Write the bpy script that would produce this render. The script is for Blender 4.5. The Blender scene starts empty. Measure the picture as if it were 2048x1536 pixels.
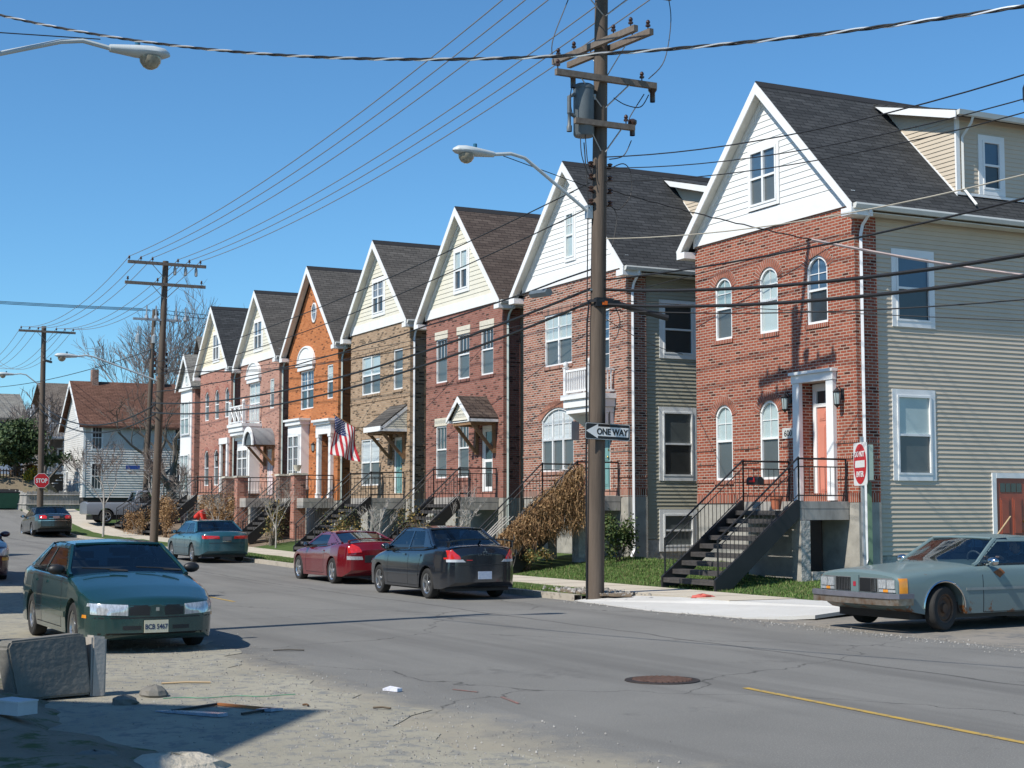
import bpy, bmesh, math, random
from mathutils import Vector, Matrix
from mathutils.bvhtree import BVHTree
random.seed(7)
R_ = math.radians
sc = bpy.context.scene
COL = sc.collection

# ------------------------------------------------------------------ mesh builder
class MB:
    def __init__(s): s.v = []; s.f = []; s.mi = []; s.cur = 0
    def add(s, vs, fs):
        n = len(s.v); s.v += [tuple(p) for p in vs]
        for f in fs: s.f.append([n + i for i in f]); s.mi.append(s.cur)
        return s
    def hexa(s, p):   # 8 points: bottom 4 ccw, top 4 ccw
        return s.add(p, [(3, 2, 1, 0), (4, 5, 6, 7), (0, 1, 5, 4), (1, 2, 6, 5), (2, 3, 7, 6), (3, 0, 4, 7)])
    def box(s, x0, x1, y0, y1, z0, z1, T=None):
        p = [(x0, y0, z0), (x1, y0, z0), (x1, y1, z0), (x0, y1, z0), (x0, y0, z1), (x1, y0, z1), (x1, y1, z1), (x0, y1, z1)]
        if T: p = [T(*q) for q in p]
        return s.hexa(p)
    def poly(s, pts): return s.add(pts, [tuple(range(len(pts)))])
    def prism(s, pts, off):
        n = len(pts); o = Vector(off)
        vs = [tuple(p) for p in pts] + [tuple(Vector(p) + o) for p in pts]
        fs = [tuple(range(n))[::-1], tuple(range(n, 2 * n))] + [(i, (i + 1) % n, n + (i + 1) % n, n + i) for i in range(n)]
        return s.add(vs, fs)
    def path(s, pts, r, n=6, cap=True):
        pts = [Vector(p) for p in pts]; m = len(pts)
        if not hasattr(r, '__len__'): r = [r] * m
        vs = []; prev = None
        for i, p in enumerate(pts):
            d = (pts[min(i + 1, m - 1)] - pts[max(i - 1, 0)])
            if d.length < 1e-9: d = Vector((0, 0, 1))
            d.normalize()
            if prev is None:
                a = Vector((0, 0, 1)) if abs(d.z) < .9 else Vector((1, 0, 0))
                u = d.cross(a).normalized()
            else:
                u = (prev - d * prev.dot(d))
                u = u.normalized() if u.length > 1e-6 else d.orthogonal().normalized()
            prev = u; w = d.cross(u)
            for k in range(n):
                t = 2 * math.pi * k / n
                vs.append(p + (u * math.cos(t) + w * math.sin(t)) * r[i])
        fs = []
        for i in range(m - 1):
            for k in range(n):
                a = i * n + k; b = i * n + (k + 1) % n
                fs.append((a, b, b + n, a + n))
        if cap: fs.append(tuple(range(n))[::-1]); fs.append(tuple(range((m - 1) * n, m * n)))
        return s.add(vs, fs)
    def lathe(s, prof, n=20, c=(0, 0, 0), axis='z'):  # prof: (r, h)
        vs = []
        for r, h in prof:
            for k in range(n):
                t = 2 * math.pi * k / n; a, b = r * math.cos(t), r * math.sin(t)
                q = (a, b, h) if axis == 'z' else ((a, h, b) if axis == 'y' else (h, a, b))
                vs.append((q[0] + c[0], q[1] + c[1], q[2] + c[2]))
        fs = []
        for i in range(len(prof) - 1):
            for k in range(n):
                a = i * n + k; b = i * n + (k + 1) % n
                fs.append((a, b, b + n, a + n))
        return s.add(vs, fs)
    def sphere(s, c, rx, ry, rz, n=10, m=6, jit=0):
        vs = []; fs = []
        for i in range(m + 1):
            a = math.pi * i / m
            for k in range(n):
                t = 2 * math.pi * k / n; j = 1 + random.uniform(-jit, jit)
                vs.append((c[0] + rx * j * math.sin(a) * math.cos(t), c[1] + ry * j * math.sin(a) * math.sin(t), c[2] + rz * j * math.cos(a)))
        for i in range(m):
            for k in range(n):
                a = i * n + k; b = i * n + (k + 1) % n
                fs.append((a, a + n, b + n, b))
        return s.add(vs, fs)
    def build(s, name, mats, parent=None, smooth=False, fix=True, **props):
        me = bpy.data.meshes.new(name)
        me.from_pydata(s.v, [], s.f)
        if not isinstance(mats, (list, tuple)): mats = [mats]
        for m in mats: me.materials.append(m)
        if len(mats) > 1: me.polygons.foreach_set('material_index', s.mi)
        if fix:
            bm = bmesh.new(); bm.from_mesh(me); bmesh.ops.recalc_face_normals(bm, faces=bm.faces)
            bm.to_mesh(me); bm.free()
        if smooth:
            me.polygons.foreach_set('use_smooth', [True] * len(me.polygons))
            try: me.set_sharp_from_angle(angle=R_(38 if smooth is True else smooth))
            except Exception: pass
        me.update()
        o = bpy.data.objects.new(name, me); COL.objects.link(o)
        if parent: o.parent = parent
        for k, v in props.items(): o[k] = v
        return o

def tag(o, label, cat, group=None):
    o['label'] = label; o['category'] = cat
    if group: o['group'] = group
    return o
def thing(name, label, cat, loc=(0, 0, 0), rz=0, group=None):
    o = bpy.data.objects.new(name, None); COL.objects.link(o)
    o.location = loc; o.rotation_euler = (0, 0, rz); o.empty_display_size = .2
    return tag(o, label, cat, group)
def copy_tree(o, parent=None):
    c = o.copy(); COL.objects.link(c); c.parent = parent
    for ch in list(o.children): copy_tree(ch, c)
    return c

# ------------------------------------------------------------------ materials
def base_mat(name):
    m = bpy.data.materials.new(name); m.use_nodes = True
    nt = m.node_tree; b = nt.nodes['Principled BSDF']
    return m, nt, b
def N(nt, t, **kw):
    n = nt.nodes.new(t)
    for k, v in kw.items():
        if k in n.inputs: n.inputs[k].default_value = v
        else: setattr(n, k, v)
    return n
def c4(c): return (c[0], c[1], c[2], 1)
def M(name, c, r=.7, metal=0, var=.12, scale=3., spec=.5, bump=0, bscale=None, coat=0, c2=None, stretch=None):
    m, nt, b = base_mat(name); L = nt.links.new
    tc = N(nt, 'ShaderNodeTexCoord'); src = tc.outputs['Object']
    if stretch:
        mp = N(nt, 'ShaderNodeMapping'); mp.inputs['Scale'].default_value = stretch
        L(src, mp.inputs['Vector']); src = mp.outputs['Vector']
    no = N(nt, 'ShaderNodeTexNoise', Scale=scale, Detail=6., Roughness=.65); L(src, no.inputs['Vector'])
    mx = N(nt, 'ShaderNodeMix', data_type='RGBA')
    if c2 is None:
        a = [max(0, x * (1 - var)) for x in c]; d = [min(1, x * (1 + var)) for x in c]
    else: a, d = c, c2
    mx.inputs[6].default_value = c4(a); mx.inputs[7].default_value = c4(d)
    cr = N(nt, 'ShaderNodeMapRange'); cr.inputs['From Min'].default_value = .3; cr.inputs['From Max'].default_value = .7
    L(no.outputs['Fac'], cr.inputs['Value']); L(cr.outputs['Result'], mx.inputs[0]); L(mx.outputs[2], b.inputs['Base Color'])
    b.inputs['Roughness'].default_value = r; b.inputs['Metallic'].default_value = metal
    b.inputs['Specular IOR Level'].default_value = spec
    if coat: b.inputs['Coat Weight'].default_value = coat; b.inputs['Coat Roughness'].default_value = .06
    if bump:
        n2 = N(nt, 'ShaderNodeTexNoise', Scale=bscale or scale * 8, Detail=5.); L(src, n2.inputs['Vector'])
        bp = N(nt, 'ShaderNodeBump', Strength=1., Distance=bump); L(n2.outputs['Fac'], bp.inputs['Height']); L(bp.outputs['Normal'], b.inputs['Normal'])
    return m

def brick_mat(name, cols, mortar, soldier=False, bw=.213, bh=.0677, ms=.011, dark=.12):
    m, nt, b = base_mat(name); L = nt.links.new
    tc = N(nt, 'ShaderNodeTexCoord'); sp = N(nt, 'ShaderNodeSeparateXYZ'); L(tc.outputs['Object'], sp.inputs[0])
    ad = N(nt, 'ShaderNodeMath', operation='ADD'); L(sp.outputs['X'], ad.inputs[0]); L(sp.outputs['Y'], ad.inputs[1])
    cb = N(nt, 'ShaderNodeCombineXYZ')
    if soldier: L(sp.outputs['Z'], cb.inputs['X']); L(ad.outputs[0], cb.inputs['Y'])
    else: L(ad.outputs[0], cb.inputs['X']); L(sp.outputs['Z'], cb.inputs['Y'])
    br = N(nt, 'ShaderNodeTexBrick'); br.offset = 0 if soldier else .5
    br.inputs['Scale'].default_value = 1; br.inputs['Brick Width'].default_value = .4 if soldier else bw
    br.inputs['Row Height'].default_value = bh; br.inputs['Mortar Size'].default_value = ms
    br.inputs['Mortar Smooth'].default_value = .15; br.inputs['Bias'].default_value = 0
    br.inputs['Color1'].default_value = (0, 0, 0, 1); br.inputs['Color2'].default_value = (1, 1, 1, 1); br.inputs['Mortar'].default_value = (.5, .5, .5, 1)
    L(cb.outputs[0], br.inputs['Vector'])
    rp = N(nt, 'ShaderNodeValToRGB'); cr = rp.color_ramp; L(br.outputs['Color'], rp.inputs[0])
    cr.elements[0].position = 0; cr.elements[0].color = c4([x * .3 for x in cols[0]])
    cr.elements[1].position = 1; cr.elements[1].color = c4(cols[-1])
    e = cr.elements.new(dark); e.color = c4([x * .5 for x in cols[0]])
    e = cr.elements.new(dark + .06); e.color = c4(cols[0])
    if len(cols) > 2: e = cr.elements.new(.6); e.color = c4(cols[1])
    no = N(nt, 'ShaderNodeTexNoise', Scale=1.3, Detail=5.); L(tc.outputs['Object'], no.inputs['Vector'])
    hs = N(nt, 'ShaderNodeMapRange'); hs.inputs['To Min'].default_value = .78; hs.inputs['To Max'].default_value = 1.18; L(no.outputs['Fac'], hs.inputs['Value'])
    n3 = N(nt, 'ShaderNodeTexNoise', Scale=60., Detail=3.); L(tc.outputs['Object'], n3.inputs['Vector'])
    h3 = N(nt, 'ShaderNodeMapRange'); h3.inputs['To Min'].default_value = .8; h3.inputs['To Max'].default_value = 1.2; L(n3.outputs['Fac'], h3.inputs['Value'])
    mu = N(nt, 'ShaderNodeMath', operation='MULTIPLY'); L(hs.outputs[0], mu.inputs[0]); L(h3.outputs[0], mu.inputs[1])
    mx = N(nt, 'ShaderNodeMix', data_type='RGBA'); L(br.outputs['Fac'], mx.inputs[0]); L(rp.outputs[0], mx.inputs[6]); mx.inputs[7].default_value = c4(mortar)
    vm = N(nt, 'ShaderNodeVectorMath', operation='SCALE'); L(mx.outputs[2], vm.inputs[0]); L(mu.outputs[0], vm.inputs['Scale'])
    L(vm.outputs[0], b.inputs['Base Color'])
    b.inputs['Roughness'].default_value = .88; b.inputs['Specular IOR Level'].default_value = .25
    sb = N(nt, 'ShaderNodeMath', operation='SUBTRACT'); sb.inputs[0].default_value = 1; L(br.outputs['Fac'], sb.inputs[1])
    bp = N(nt, 'ShaderNodeBump', Strength=.8, Distance=.008); L(sb.outputs[0], bp.inputs['Height']); L(bp.outputs[0], b.inputs['Normal'])
    return m

def shingle_mat(name, a, d):
    m, nt, b = base_mat(name); L = nt.links.new
    tc = N(nt, 'ShaderNodeTexCoord'); sp = N(nt, 'ShaderNodeSeparateXYZ'); L(tc.outputs['Object'], sp.inputs[0])
    cb = N(nt, 'ShaderNodeCombineXYZ'); L(sp.outputs['Y'], cb.inputs['X']); L(sp.outputs['Z'], cb.inputs['Y'])
    br = N(nt, 'ShaderNodeTexBrick'); L(cb.outputs[0], br.inputs['Vector']); br.inputs['Scale'].default_value = 1
    br.inputs['Brick Width'].default_value = .33; br.inputs['Row Height'].default_value = .1; br.inputs['Mortar Size'].default_value = .008
    br.inputs['Color1'].default_value = c4(a); br.inputs['Color2'].default_value = c4(d); br.inputs['Mortar'].default_value = c4([x * .45 for x in a])
    mp = N(nt, 'ShaderNodeMapping'); mp.inputs['Scale'].default_value = (.6, .45, 3); L(tc.outputs['Object'], mp.inputs[0])
    no = N(nt, 'ShaderNodeTexNoise', Scale=2.2, Detail=7., Roughness=.7); L(mp.outputs[0], no.inputs['Vector'])
    h = N(nt, 'ShaderNodeMapRange'); h.inputs['From Min'].default_value = .25; h.inputs['From Max'].default_value = .75; h.inputs['To Min'].default_value = .65; h.inputs['To Max'].default_value = 1.35; L(no.outputs[0], h.inputs[0])
    vm = N(nt, 'ShaderNodeVectorMath', operation='SCALE'); L(br.outputs['Color'], vm.inputs[0]); L(h.outputs[0], vm.inputs['Scale'])
    L(vm.outputs[0], b.inputs['Base Color']); b.inputs['Roughness'].default_value = .9; b.inputs['Specular IOR Level'].default_value = .2
    sb = N(nt, 'ShaderNodeMath', operation='SUBTRACT'); sb.inputs[0].default_value = 1; L(br.outputs['Fac'], sb.inputs[1])
    bp = N(nt, 'ShaderNodeBump', Strength=.7, Distance=.01); L(sb.outputs[0], bp.inputs['Height']); L(bp.outputs[0], b.inputs['Normal'])
    return m

def glass_pane(name, c, r=.05, c2=None, z0=None):   # opaque pane; curtain, screen and reflected sky put into its colour
    m, nt, b = base_mat(name); L = nt.links.new
    tc = N(nt, 'ShaderNodeTexCoord')
    no = N(nt, 'ShaderNodeTexNoise', Scale=1.7, Detail=3.); L(tc.outputs['Object'], no.inputs['Vector'])
    mx = N(nt, 'ShaderNodeMix', data_type='RGBA'); L(no.outputs[0], mx.inputs[0])
    mx.inputs[6].default_value = c4([x * .75 for x in c]); mx.inputs[7].default_value = c4(c2 or [x * 1.2 for x in c])
    L(mx.outputs[2], b.inputs['Base Color']); b.inputs['Roughness'].default_value = .5
    b.inputs['Coat Weight'].default_value = 1; b.inputs['Coat Roughness'].default_value = r
    n2 = N(nt, 'ShaderNodeTexNoise', Scale=1.2, Detail=1.); L(tc.outputs['Object'], n2.inputs['Vector'])
    bp = N(nt, 'ShaderNodeBump', Strength=.25, Distance=.02); L(n2.outputs[0], bp.inputs['Height']); L(bp.outputs[0], b.inputs['Coat Normal'])
    return m

def car_glass(name, tint=(.30, .36, .38), fac=.12):
    m, nt, b = base_mat(name); L = nt.links.new
    nt.nodes.remove(b); out = nt.nodes['Material Output']
    tr = N(nt, 'ShaderNodeBsdfTransparent', Color=c4(tint)); gl = N(nt, 'ShaderNodeBsdfGlossy', Color=(.9, .95, 1, 1), Roughness=.03)
    fr = N(nt, 'ShaderNodeFresnel', IOR=1.5); ad = N(nt, 'ShaderNodeMath', operation='ADD'); ad.inputs[1].default_value = fac * .5; ad.use_clamp = True
    L(fr.outputs[0], ad.inputs[0])
    mx = N(nt, 'ShaderNodeMixShader'); L(ad.outputs[0], mx.inputs[0]); L(tr.outputs[0], mx.inputs[1]); L(gl.outputs[0], mx.inputs[2]); L(mx.outputs[0], out.inputs[0])
    return m

def car_paint(name, c, r=.28, dust=.0, flake=.15, coat=1.0):
    m, nt, b = base_mat(name); L = nt.links.new
    tc = N(nt, 'ShaderNodeTexCoord')
    no = N(nt, 'ShaderNodeTexNoise', Scale=2.2, Detail=8., Roughness=.7); L(tc.outputs['Object'], no.inputs['Vector'])
    # road dust and salt film gathers low on the body
    sp = N(nt, 'ShaderNodeSeparateXYZ'); L(tc.outputs['Object'], sp.inputs[0])
    mr = N(nt, 'ShaderNodeMapRange'); mr.inputs['From Min'].default_value = .75; mr.inputs['From Max'].default_value = .15; L(sp.outputs['Z'], mr.inputs[0])
    ml = N(nt, 'ShaderNodeMath', operation='MULTIPLY'); L(mr.outputs[0], ml.inputs[0]); L(no.outputs[0], ml.inputs[1])
    m2 = N(nt, 'ShaderNodeMath', operation='MULTIPLY_ADD'); L(ml.outputs[0], m2.inputs[0]); m2.inputs[1].default_value = dust; m2.inputs[2].default_value = dust * .08
    mx = N(nt, 'ShaderNodeMix', data_type='RGBA'); L(m2.outputs[0], mx.inputs[0]); mx.inputs[6].default_value = c4(c); mx.inputs[7].default_value = (.28, .25, .21, 1)
    L(mx.outputs[2], b.inputs['Base Color'])
    rr = N(nt, 'ShaderNodeMapRange'); rr.inputs['To Min'].default_value = r * .8; rr.inputs['To Max'].default_value = r * 1.5; L(no.outputs[0], rr.inputs[0]); L(rr.outputs[0], b.inputs['Roughness'])
    b.inputs['Metallic'].default_value = flake; b.inputs['Coat Weight'].default_value = coat; b.inputs['Coat Roughness'].default_value = .07
    return m

BR = {}
def bricks(k, cols, mortar, dark=.12, ms=.011):
    BR[k] = (brick_mat('brick_' + k, cols, mortar, dark=dark, ms=ms), brick_mat('soldier_brick_' + k, cols, mortar, soldier=True, dark=dark, ms=ms))
bricks('red', [(.25, .058, .032), (.30, .076, .042), (.34, .095, .053)], (.44, .36, .29), .07, .0095)
bricks('mixed', [(.27, .09, .055), (.33, .12, .075), (.38, .16, .10)], (.46, .40, .34), .20, .011)
bricks('mauve', [(.25, .095, .07), (.29, .115, .085), (.33, .14, .105)], (.30, .22, .18), .10, .007)
bricks('tan', [(.33, .215, .13), (.39, .26, .165), (.44, .31, .20)], (.38, .31, .23), .16, .008)
bricks('orange', [(.45, .145, .045), (.51, .175, .058), (.55, .20, .07)], (.42, .21, .12), .05, .007)
bricks('pink', [(.40, .19, .14), (.46, .23, .17), (.50, .27, .20)], (.44, .33, .27), .07, .008)
bricks('rose', [(.38, .15, .105), (.44, .18, .13), (.47, .22, .16)], (.44, .33, .27), .06, .008)
bricks('brown', [(.22, .11, .08), (.28, .14, .10), (.34, .18, .13)], (.38, .32, .27), .2, .009)

white = M('white_paint', (.80, .80, .78), .5, var=.05, scale=2)
whitesid = M('white_siding', (.80, .79, .76), .55, var=.04, scale=1.2)
creamsid = M('cream_siding', (.70, .66, .54), .6, var=.05, scale=1.2)
yelsid = M('pale_yellow_siding', (.78, .70, .52), .6, var=.05, scale=1.2)
greysid = M('clay_siding', (.57, .485, .375), .6, var=.05, scale=1.0)
sagesid = M('sage_siding', (.40, .375, .29), .6, var=.05, scale=1.0)
oldsid = M('old_white_clapboard', (.62, .61, .58), .75, var=.12, scale=1.6)
shing_dk = shingle_mat('charcoal_shingles', (.038, .040, .042), (.060, .062, .064))
shing_gr = shingle_mat('grey_shingles', (.085, .078, .070), (.115, .105, .094))
shing_br = shingle_mat('brown_shingles', (.080, .060, .050), (.115, .088, .072))
shing_old = shingle_mat('old_brown_shingles', (.13, .065, .045), (.17, .088, .062))
shing_pale = shingle_mat('weathered_grey_shingles', (.20, .19, .17), (.25, .24, .21))
ridge_m = M('ridge_cap', (.018, .018, .02), .9)
cmu = M('concrete_block_wall', (.34, .32, .28), .92, var=.25, scale=2.5, bump=.004, bscale=40)
rock = M('split_face_block', (.40, .385, .35), .95, var=.35, scale=9, bump=.035, bscale=12)
gut = M('gutter_metal', (.62, .62, .58), .5, var=.05)
dsp_w = M('white_downspout', (.74, .74, .74), .45, var=.04)
dsp_g = M('grey_green_downspout', (.46, .52, .48), .5, var=.05)
p_dark = glass_pane('dark_window_glass', (.022, .026, .028))
p_scr = glass_pane('screened_window_glass', (.085, .10, .10), .3)
p_curt = glass_pane('curtained_window_glass', (.42, .50, .49), .08)
p_teal = glass_pane('sheer_curtain_glass', (.26, .36, .36), .06)
p_sky = glass_pane('sky_window_glass', (.05, .10, .16), .03)  # blue of the reflected sky put into the pane colour
p_blind = M('white_blinds', (.5, .55, .56), .5, var=.25, scale=3, stretch=(.2, .2, 14))
steel = M('black_painted_steel', (.012, .012, .013), .45, var=.3)
tread_m = M('dark_tread', (.055, .050, .047), .7, var=.3, scale=8)
woodm = M('weathered_wood', (.26, .15, .075), .8, var=.3, scale=6, stretch=(1, 1, 5))
greywood = M('grey_wood', (.33, .31, .28), .85, var=.3, scale=4, stretch=(1, 1, .3))
door_salmon = M('salmon_door_paint', (.62, .24, .17), .4, var=.05)
door_red = M('brick_red_door_paint', (.36, .09, .05), .4, var=.06)
door_teal = M('teal_door_paint', (.16, .32, .31), .45, var=.06)
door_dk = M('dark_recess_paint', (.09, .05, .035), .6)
stone = M('cream_stone', (.62, .57, .46), .85, var=.12, scale=10)
brass = M('brass', (.6, .42, .12), .3, 1)
blackm = M('black_plastic', (.012, .012, .013), .5)
rubber = M('tyre_rubber', (.022, .021, .020), .85, var=.3)
chrome = M('chrome', (.6, .6, .6), .15, 1, var=.05)
alu = M('alloy_wheel', (.52, .52, .52), .28, .9, var=.08)
red_lamp = M('red_tail_lens', (.55, .02, .015), .12, coat=1, var=.25, scale=14)
amber = M('amber_lens', (.75, .28, .02), .15, coat=1, var=.15)
clear_l = M('headlamp_lens', (.50, .52, .53), .1, .35, coat=1, var=.4, scale=16, stretch=(1, 3, 1))
polewood = M('creosoted_pole_wood', (.075, .055, .040), .85, c2=(.14, .105, .078), scale=1.2, stretch=(8, 8, .6), bump=.006, bscale=5)
armwood = M('crossarm_wood', (.12, .095, .075), .85, c2=(.20, .165, .135), scale=3, stretch=(4, 4, 4))
insul = M('insulator_porcelain', (.05, .025, .018), .25)
galv = M('galvanised_steel', (.42, .44, .44), .45, .6, var=.15, scale=8)
trafo = M('transformer_grey_paint', (.11, .13, .14), .5, var=.15)
wire_m = M('black_wire', (.012, .012, .013), .6)
wire_g = M('bare_aluminium_wire', (.22, .22, .22), .5, .3)
lamp_grey = M('lamp_housing_grey', (.50, .54, .54), .45, var=.08)
lamp_glass = M('lamp_refractor', (.30, .27, .20), .2, coat=.6, var=.3, scale=20)
conc = M('concrete', (.38, .35, .31), .9, var=.14, scale=1.6, bump=.004, bscale=30)
conc_new = M('pale_concrete', (.52, .505, .47), .9, var=.10, scale=1.2, bump=.003, bscale=30)
# ------------------------------------------------------------------ windows, walls, siding
def Tf(u, d, z): return (u, -d, z)                  # front: u along x, d outward
def Ts(W):                                          # right side wall: u along y, d outward (+x)
    return lambda u, d, z: (W + d, u, z)
def tbox(mb, T, u0, u1, d0, d1, z0, z1):
    p = [T(u0, d0, z0), T(u1, d0, z0), T(u1, d1, z0), T(u0, d1, z0), T(u0, d0, z1), T(u1, d0, z1), T(u1, d1, z1), T(u0, d1, z1)]
    return mb.hexa(p)
def arcpts(u0, u1, zc, rise, n=10, off=0):
    w = (u1 - u0) / 2; r = (w * w + rise * rise) / (2 * rise); cz = zc - r; cu = (u0 + u1) / 2
    a = math.asin(min(1, w / r)); r2 = r + off
    return [(cu + r2 * math.sin(t), cz + r2 * math.cos(t)) for t in [a - 2 * a * i / n for i in range(n + 1)]][::-1]  # left->right

def window(parent, T, u0, u1, z0, z1, rec=.07, arch=0, units=1, munt=None, low_munt=None, casing=0, up=None, lo=None, fw=.05, split=.5, fm=None, sill=True, rail=True, name='window'):
    up = up or p_dark; lo = lo or up; fm = fm or white
    f = MB(); d1 = -rec + .05; d0 = -rec - .01
    zt = z1 - arch
    tbox(f, T, u0, u0 + fw, d0, d1, z0, zt); tbox(f, T, u1 - fw, u1, d0, d1, z0, zt); tbox(f, T, u0 + fw, u1 - fw, d0, d1, z0, z0 + fw)
    if arch:
        o = arcpts(u0, u1, z1, arch); i = arcpts(u0 + fw, u1 - fw, z1 - fw, arch * .95)
        for k in range(len(o) - 1):
            q = [o[k], o[k + 1], i[k + 1], i[k]]
            pts = [T(a, d0, b) for a, b in q] + [T(a, d1, b) for a, b in q]
            f.add(pts, [(0, 1, 2, 3), (7, 6, 5, 4), (0, 4, 5, 1), (1, 5, 6, 2), (2, 6, 7, 3), (3, 7, 4, 0)])
    else: tbox(f, T, u0 + fw, u1 - fw, d0, d1, z1 - fw, z1)
    zm = z0 + (z1 - z0) * split
    cw = (u1 - u0 - 2 * fw - (units - 1) * fw * 1.3) / units
    if rail: tbox(f, T, u0 + fw, u1 - fw, d0 + .012, d1 - .006, zm - .025, zm + .025)
    for k in range(units):
        a = u0 + fw + k * (cw + fw * 1.3)
        if k: tbox(f, T, a - fw * 1.3, a, d0 + .002, d1 + .003, z0 + fw, z1 - (fw if not arch else arch * .5))
        for mt, q0, q1 in ((munt, zm + .025, z1 - fw), (low_munt, z0 + fw, zm - .025)):
            if mt:
                for c in range(1, mt[0]):
                    x = a + cw * c / mt[0]; tbox(f, T, x - .009, x + .009, -rec + .004, -rec + .02, q0, q1 - (.01 if arch else 0))
                for c in range(1, mt[1]):
                    z = q0 + (q1 - q0) * c / mt[1]; tbox(f, T, a, a + cw, -rec + .003, -rec + .018, z - .009, z + .009)
    if casing:
        c = casing
        tbox(f, T, u0 - c, u0 - .001, -.02, .035, z0 - c, z1 + c); tbox(f, T, u1 + .001, u1 + c, -.02, .035, z0 - c, z1 + c)
        tbox(f, T, u0 - .001, u1 + .001, -.02, .037, z1 + .001, z1 + c); tbox(f, T, u0 - .001, u1 + .001, -.02, .045, z0 - c, z0 - .001)
    w = f.build(name, fm, parent)
    # panes
    P = MB()
    tbox(P, T, u0 + fw * .6, u1 - fw * .6, -rec - .02, -rec, z0 + fw * .6, zm)
    P.build('pane', lo, w)
    P = MB()
    if arch:
        i = arcpts(u0 + fw * .6, u1 - fw * .6, z1 - fw * .6, arch * .97)
        q = [(u0 + fw * .6, zm + .002), (u1 - fw * .6, zm + .002)] + i[::-1]
        P.prism([T(a, -rec, b) for a, b in q], Vector(T(0, -rec - .02, 0)) - Vector(T(0, -rec, 0)))
    else: tbox(P, T, u0 + fw * .6, u1 - fw * .6, -rec - .02, -rec, zm + .002, z1 - fw * .6)
    P.build('pane', up, w)
    return w

def wall_holes(mb, T, u0, u1, z0, z1, holes, depth=.16):
    """flat wall with openings; holes: (a,b,c,d,arch)"""
    us = sorted(set([u0, u1] + [h[0] for h in holes] + [h[1] for h in holes])); zs = sorted(set([z0, z1] + [h[2] for h in holes] + [h[3] for h in holes]))
    for i in range(len(us) - 1):
        for j in range(len(zs) - 1):
            a, b, c, d = us[i], us[i + 1], zs[j], zs[j + 1]; cu, cz = (a + b) / 2, (c + d) / 2
            if any(h[0] < cu < h[1] and h[2] < cz < h[3] for h in holes): continue
            mb.poly([T(a, 0, c), T(b, 0, c), T(b, 0, d), T(a, 0, d)])
    for h in holes:
        a, b, c, d = h[:4]; ar = h[4] if len(h) > 4 else 0; dp = h[5] if len(h) > 5 else depth
        mb.poly([T(a, 0, c), T(a, -dp, c), T(a, -dp, d - ar), T(a, 0, d - ar)]); mb.poly([T(b, 0, c), T(b, 0, d - ar), T(b, -dp, d - ar), T(b, -dp, c)])
        mb.poly([T(a, 0, c), T(b, 0, c), T(b, -dp, c), T(a, -dp, c)])
        if ar:
            p = arcpts(a, b, d, ar, 12)
            for k in range(12):
                (xa, za), (xb, zb) = p[k], p[k + 1]
                mb.poly([T(xa, 0, za), T(xb, 0, zb), T(xb, 0, d), T(xa, 0, d)]); mb.poly([T(xa, 0, za), T(xa, -dp, za), T(xb, -dp, zb), T(xb, 0, zb)])
        else: mb.poly([T(a, 0, d), T(a, -dp, d), T(b, -dp, d), T(b, 0, d)])

def laps(mb, T, z0, z1, fl, fr, pitch=.102, th=.016, holes=()):
    n = max(1, int(round((z1 - z0) / pitch))); p = (z1 - z0) / n
    for i in range(n):
        a = z0 + i * p; b = a + p
        segs = [(fl(a), fr(a), fl(b), fr(b))]
        zc = (a + b) / 2
        hs = sorted([h for h in holes if h[2] < zc < h[3]])
        if hs:
            l, r = fl(a), fr(a); segs = []; cur = l
            for h in hs:
                if h[0] > cur: segs.append((cur, h[0], cur, h[0]))
                cur = max(cur, h[1])
            if cur < r: segs.append((cur, r, cur, r))
        for la, ra, lb, rb in segs:
            if ra - la < .01: continue
            mb.add([T(la, th, a), T(ra, th, a), T(rb, .003, b), T(lb, .003, b), T(la, .003, a), T(ra, .003, a)], [(0, 1, 2, 3), (4, 5, 1, 0)])

def brick_arch(T, u0, u1, zc, rise, mat_b, mortar_mat, parent, th=.21, n=17, ext=.06, name='brick_arch'):
    o = MB()
    w = (u1 - u0) / 2; r = (w * w + rise * rise) / (2 * rise); cz = zc - r; cu = (u0 + u1) / 2; a = math.asin(min(1, w / r)) + ext
    for k in range(n):
        t0 = -a + 2 * a * (k + .12) / n; t1 = -a + 2 * a * (k + .88) / n
        q = [(cu + rr * math.sin(t), cz + rr * math.cos(t)) for rr, t in ((r + .006, t0), (r + .006, t1), (r + th, t1), (r + th, t0))]
        o.prism([T(x, .014, z) for x, z in q], Vector(T(0, -.01, 0)) - Vector(T(0, .014, 0)))
    ob = o.build(name, mat_b, parent)
    m = MB(); ns = 16
    for k in range(ns):
        t0 = -a + 2 * a * k / ns; t1 = -a + 2 * a * (k + 1) / ns
        q = [(cu + rr * math.sin(t), cz + rr * math.cos(t)) for rr, t in ((r, t0), (r, t1), (r + th + .006, t1), (r + th + .006, t0))]
        m.poly([T(x, .006, z) for x, z in q])
    m.build('mortar_bed', mortar_mat, ob, fix=False)

mortar_m = M('pale_mortar', (.50, .44, .38), .9)
arch_brick = {k: M('arch_brick_' + k, c, .85, var=.35, scale=7) for k, c in dict(red=(.30, .10, .06), mixed=(.33, .14, .09), rose=(.36, .15, .11)).items()}

def flat_lintel(T, u0, u1, z0, z1, mat, parent, pr=.012, name='lintel'):
    o = MB(); tbox(o, T, u0, u1, -.01, pr, z0, z1); o.build(name, mat, parent)

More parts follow.
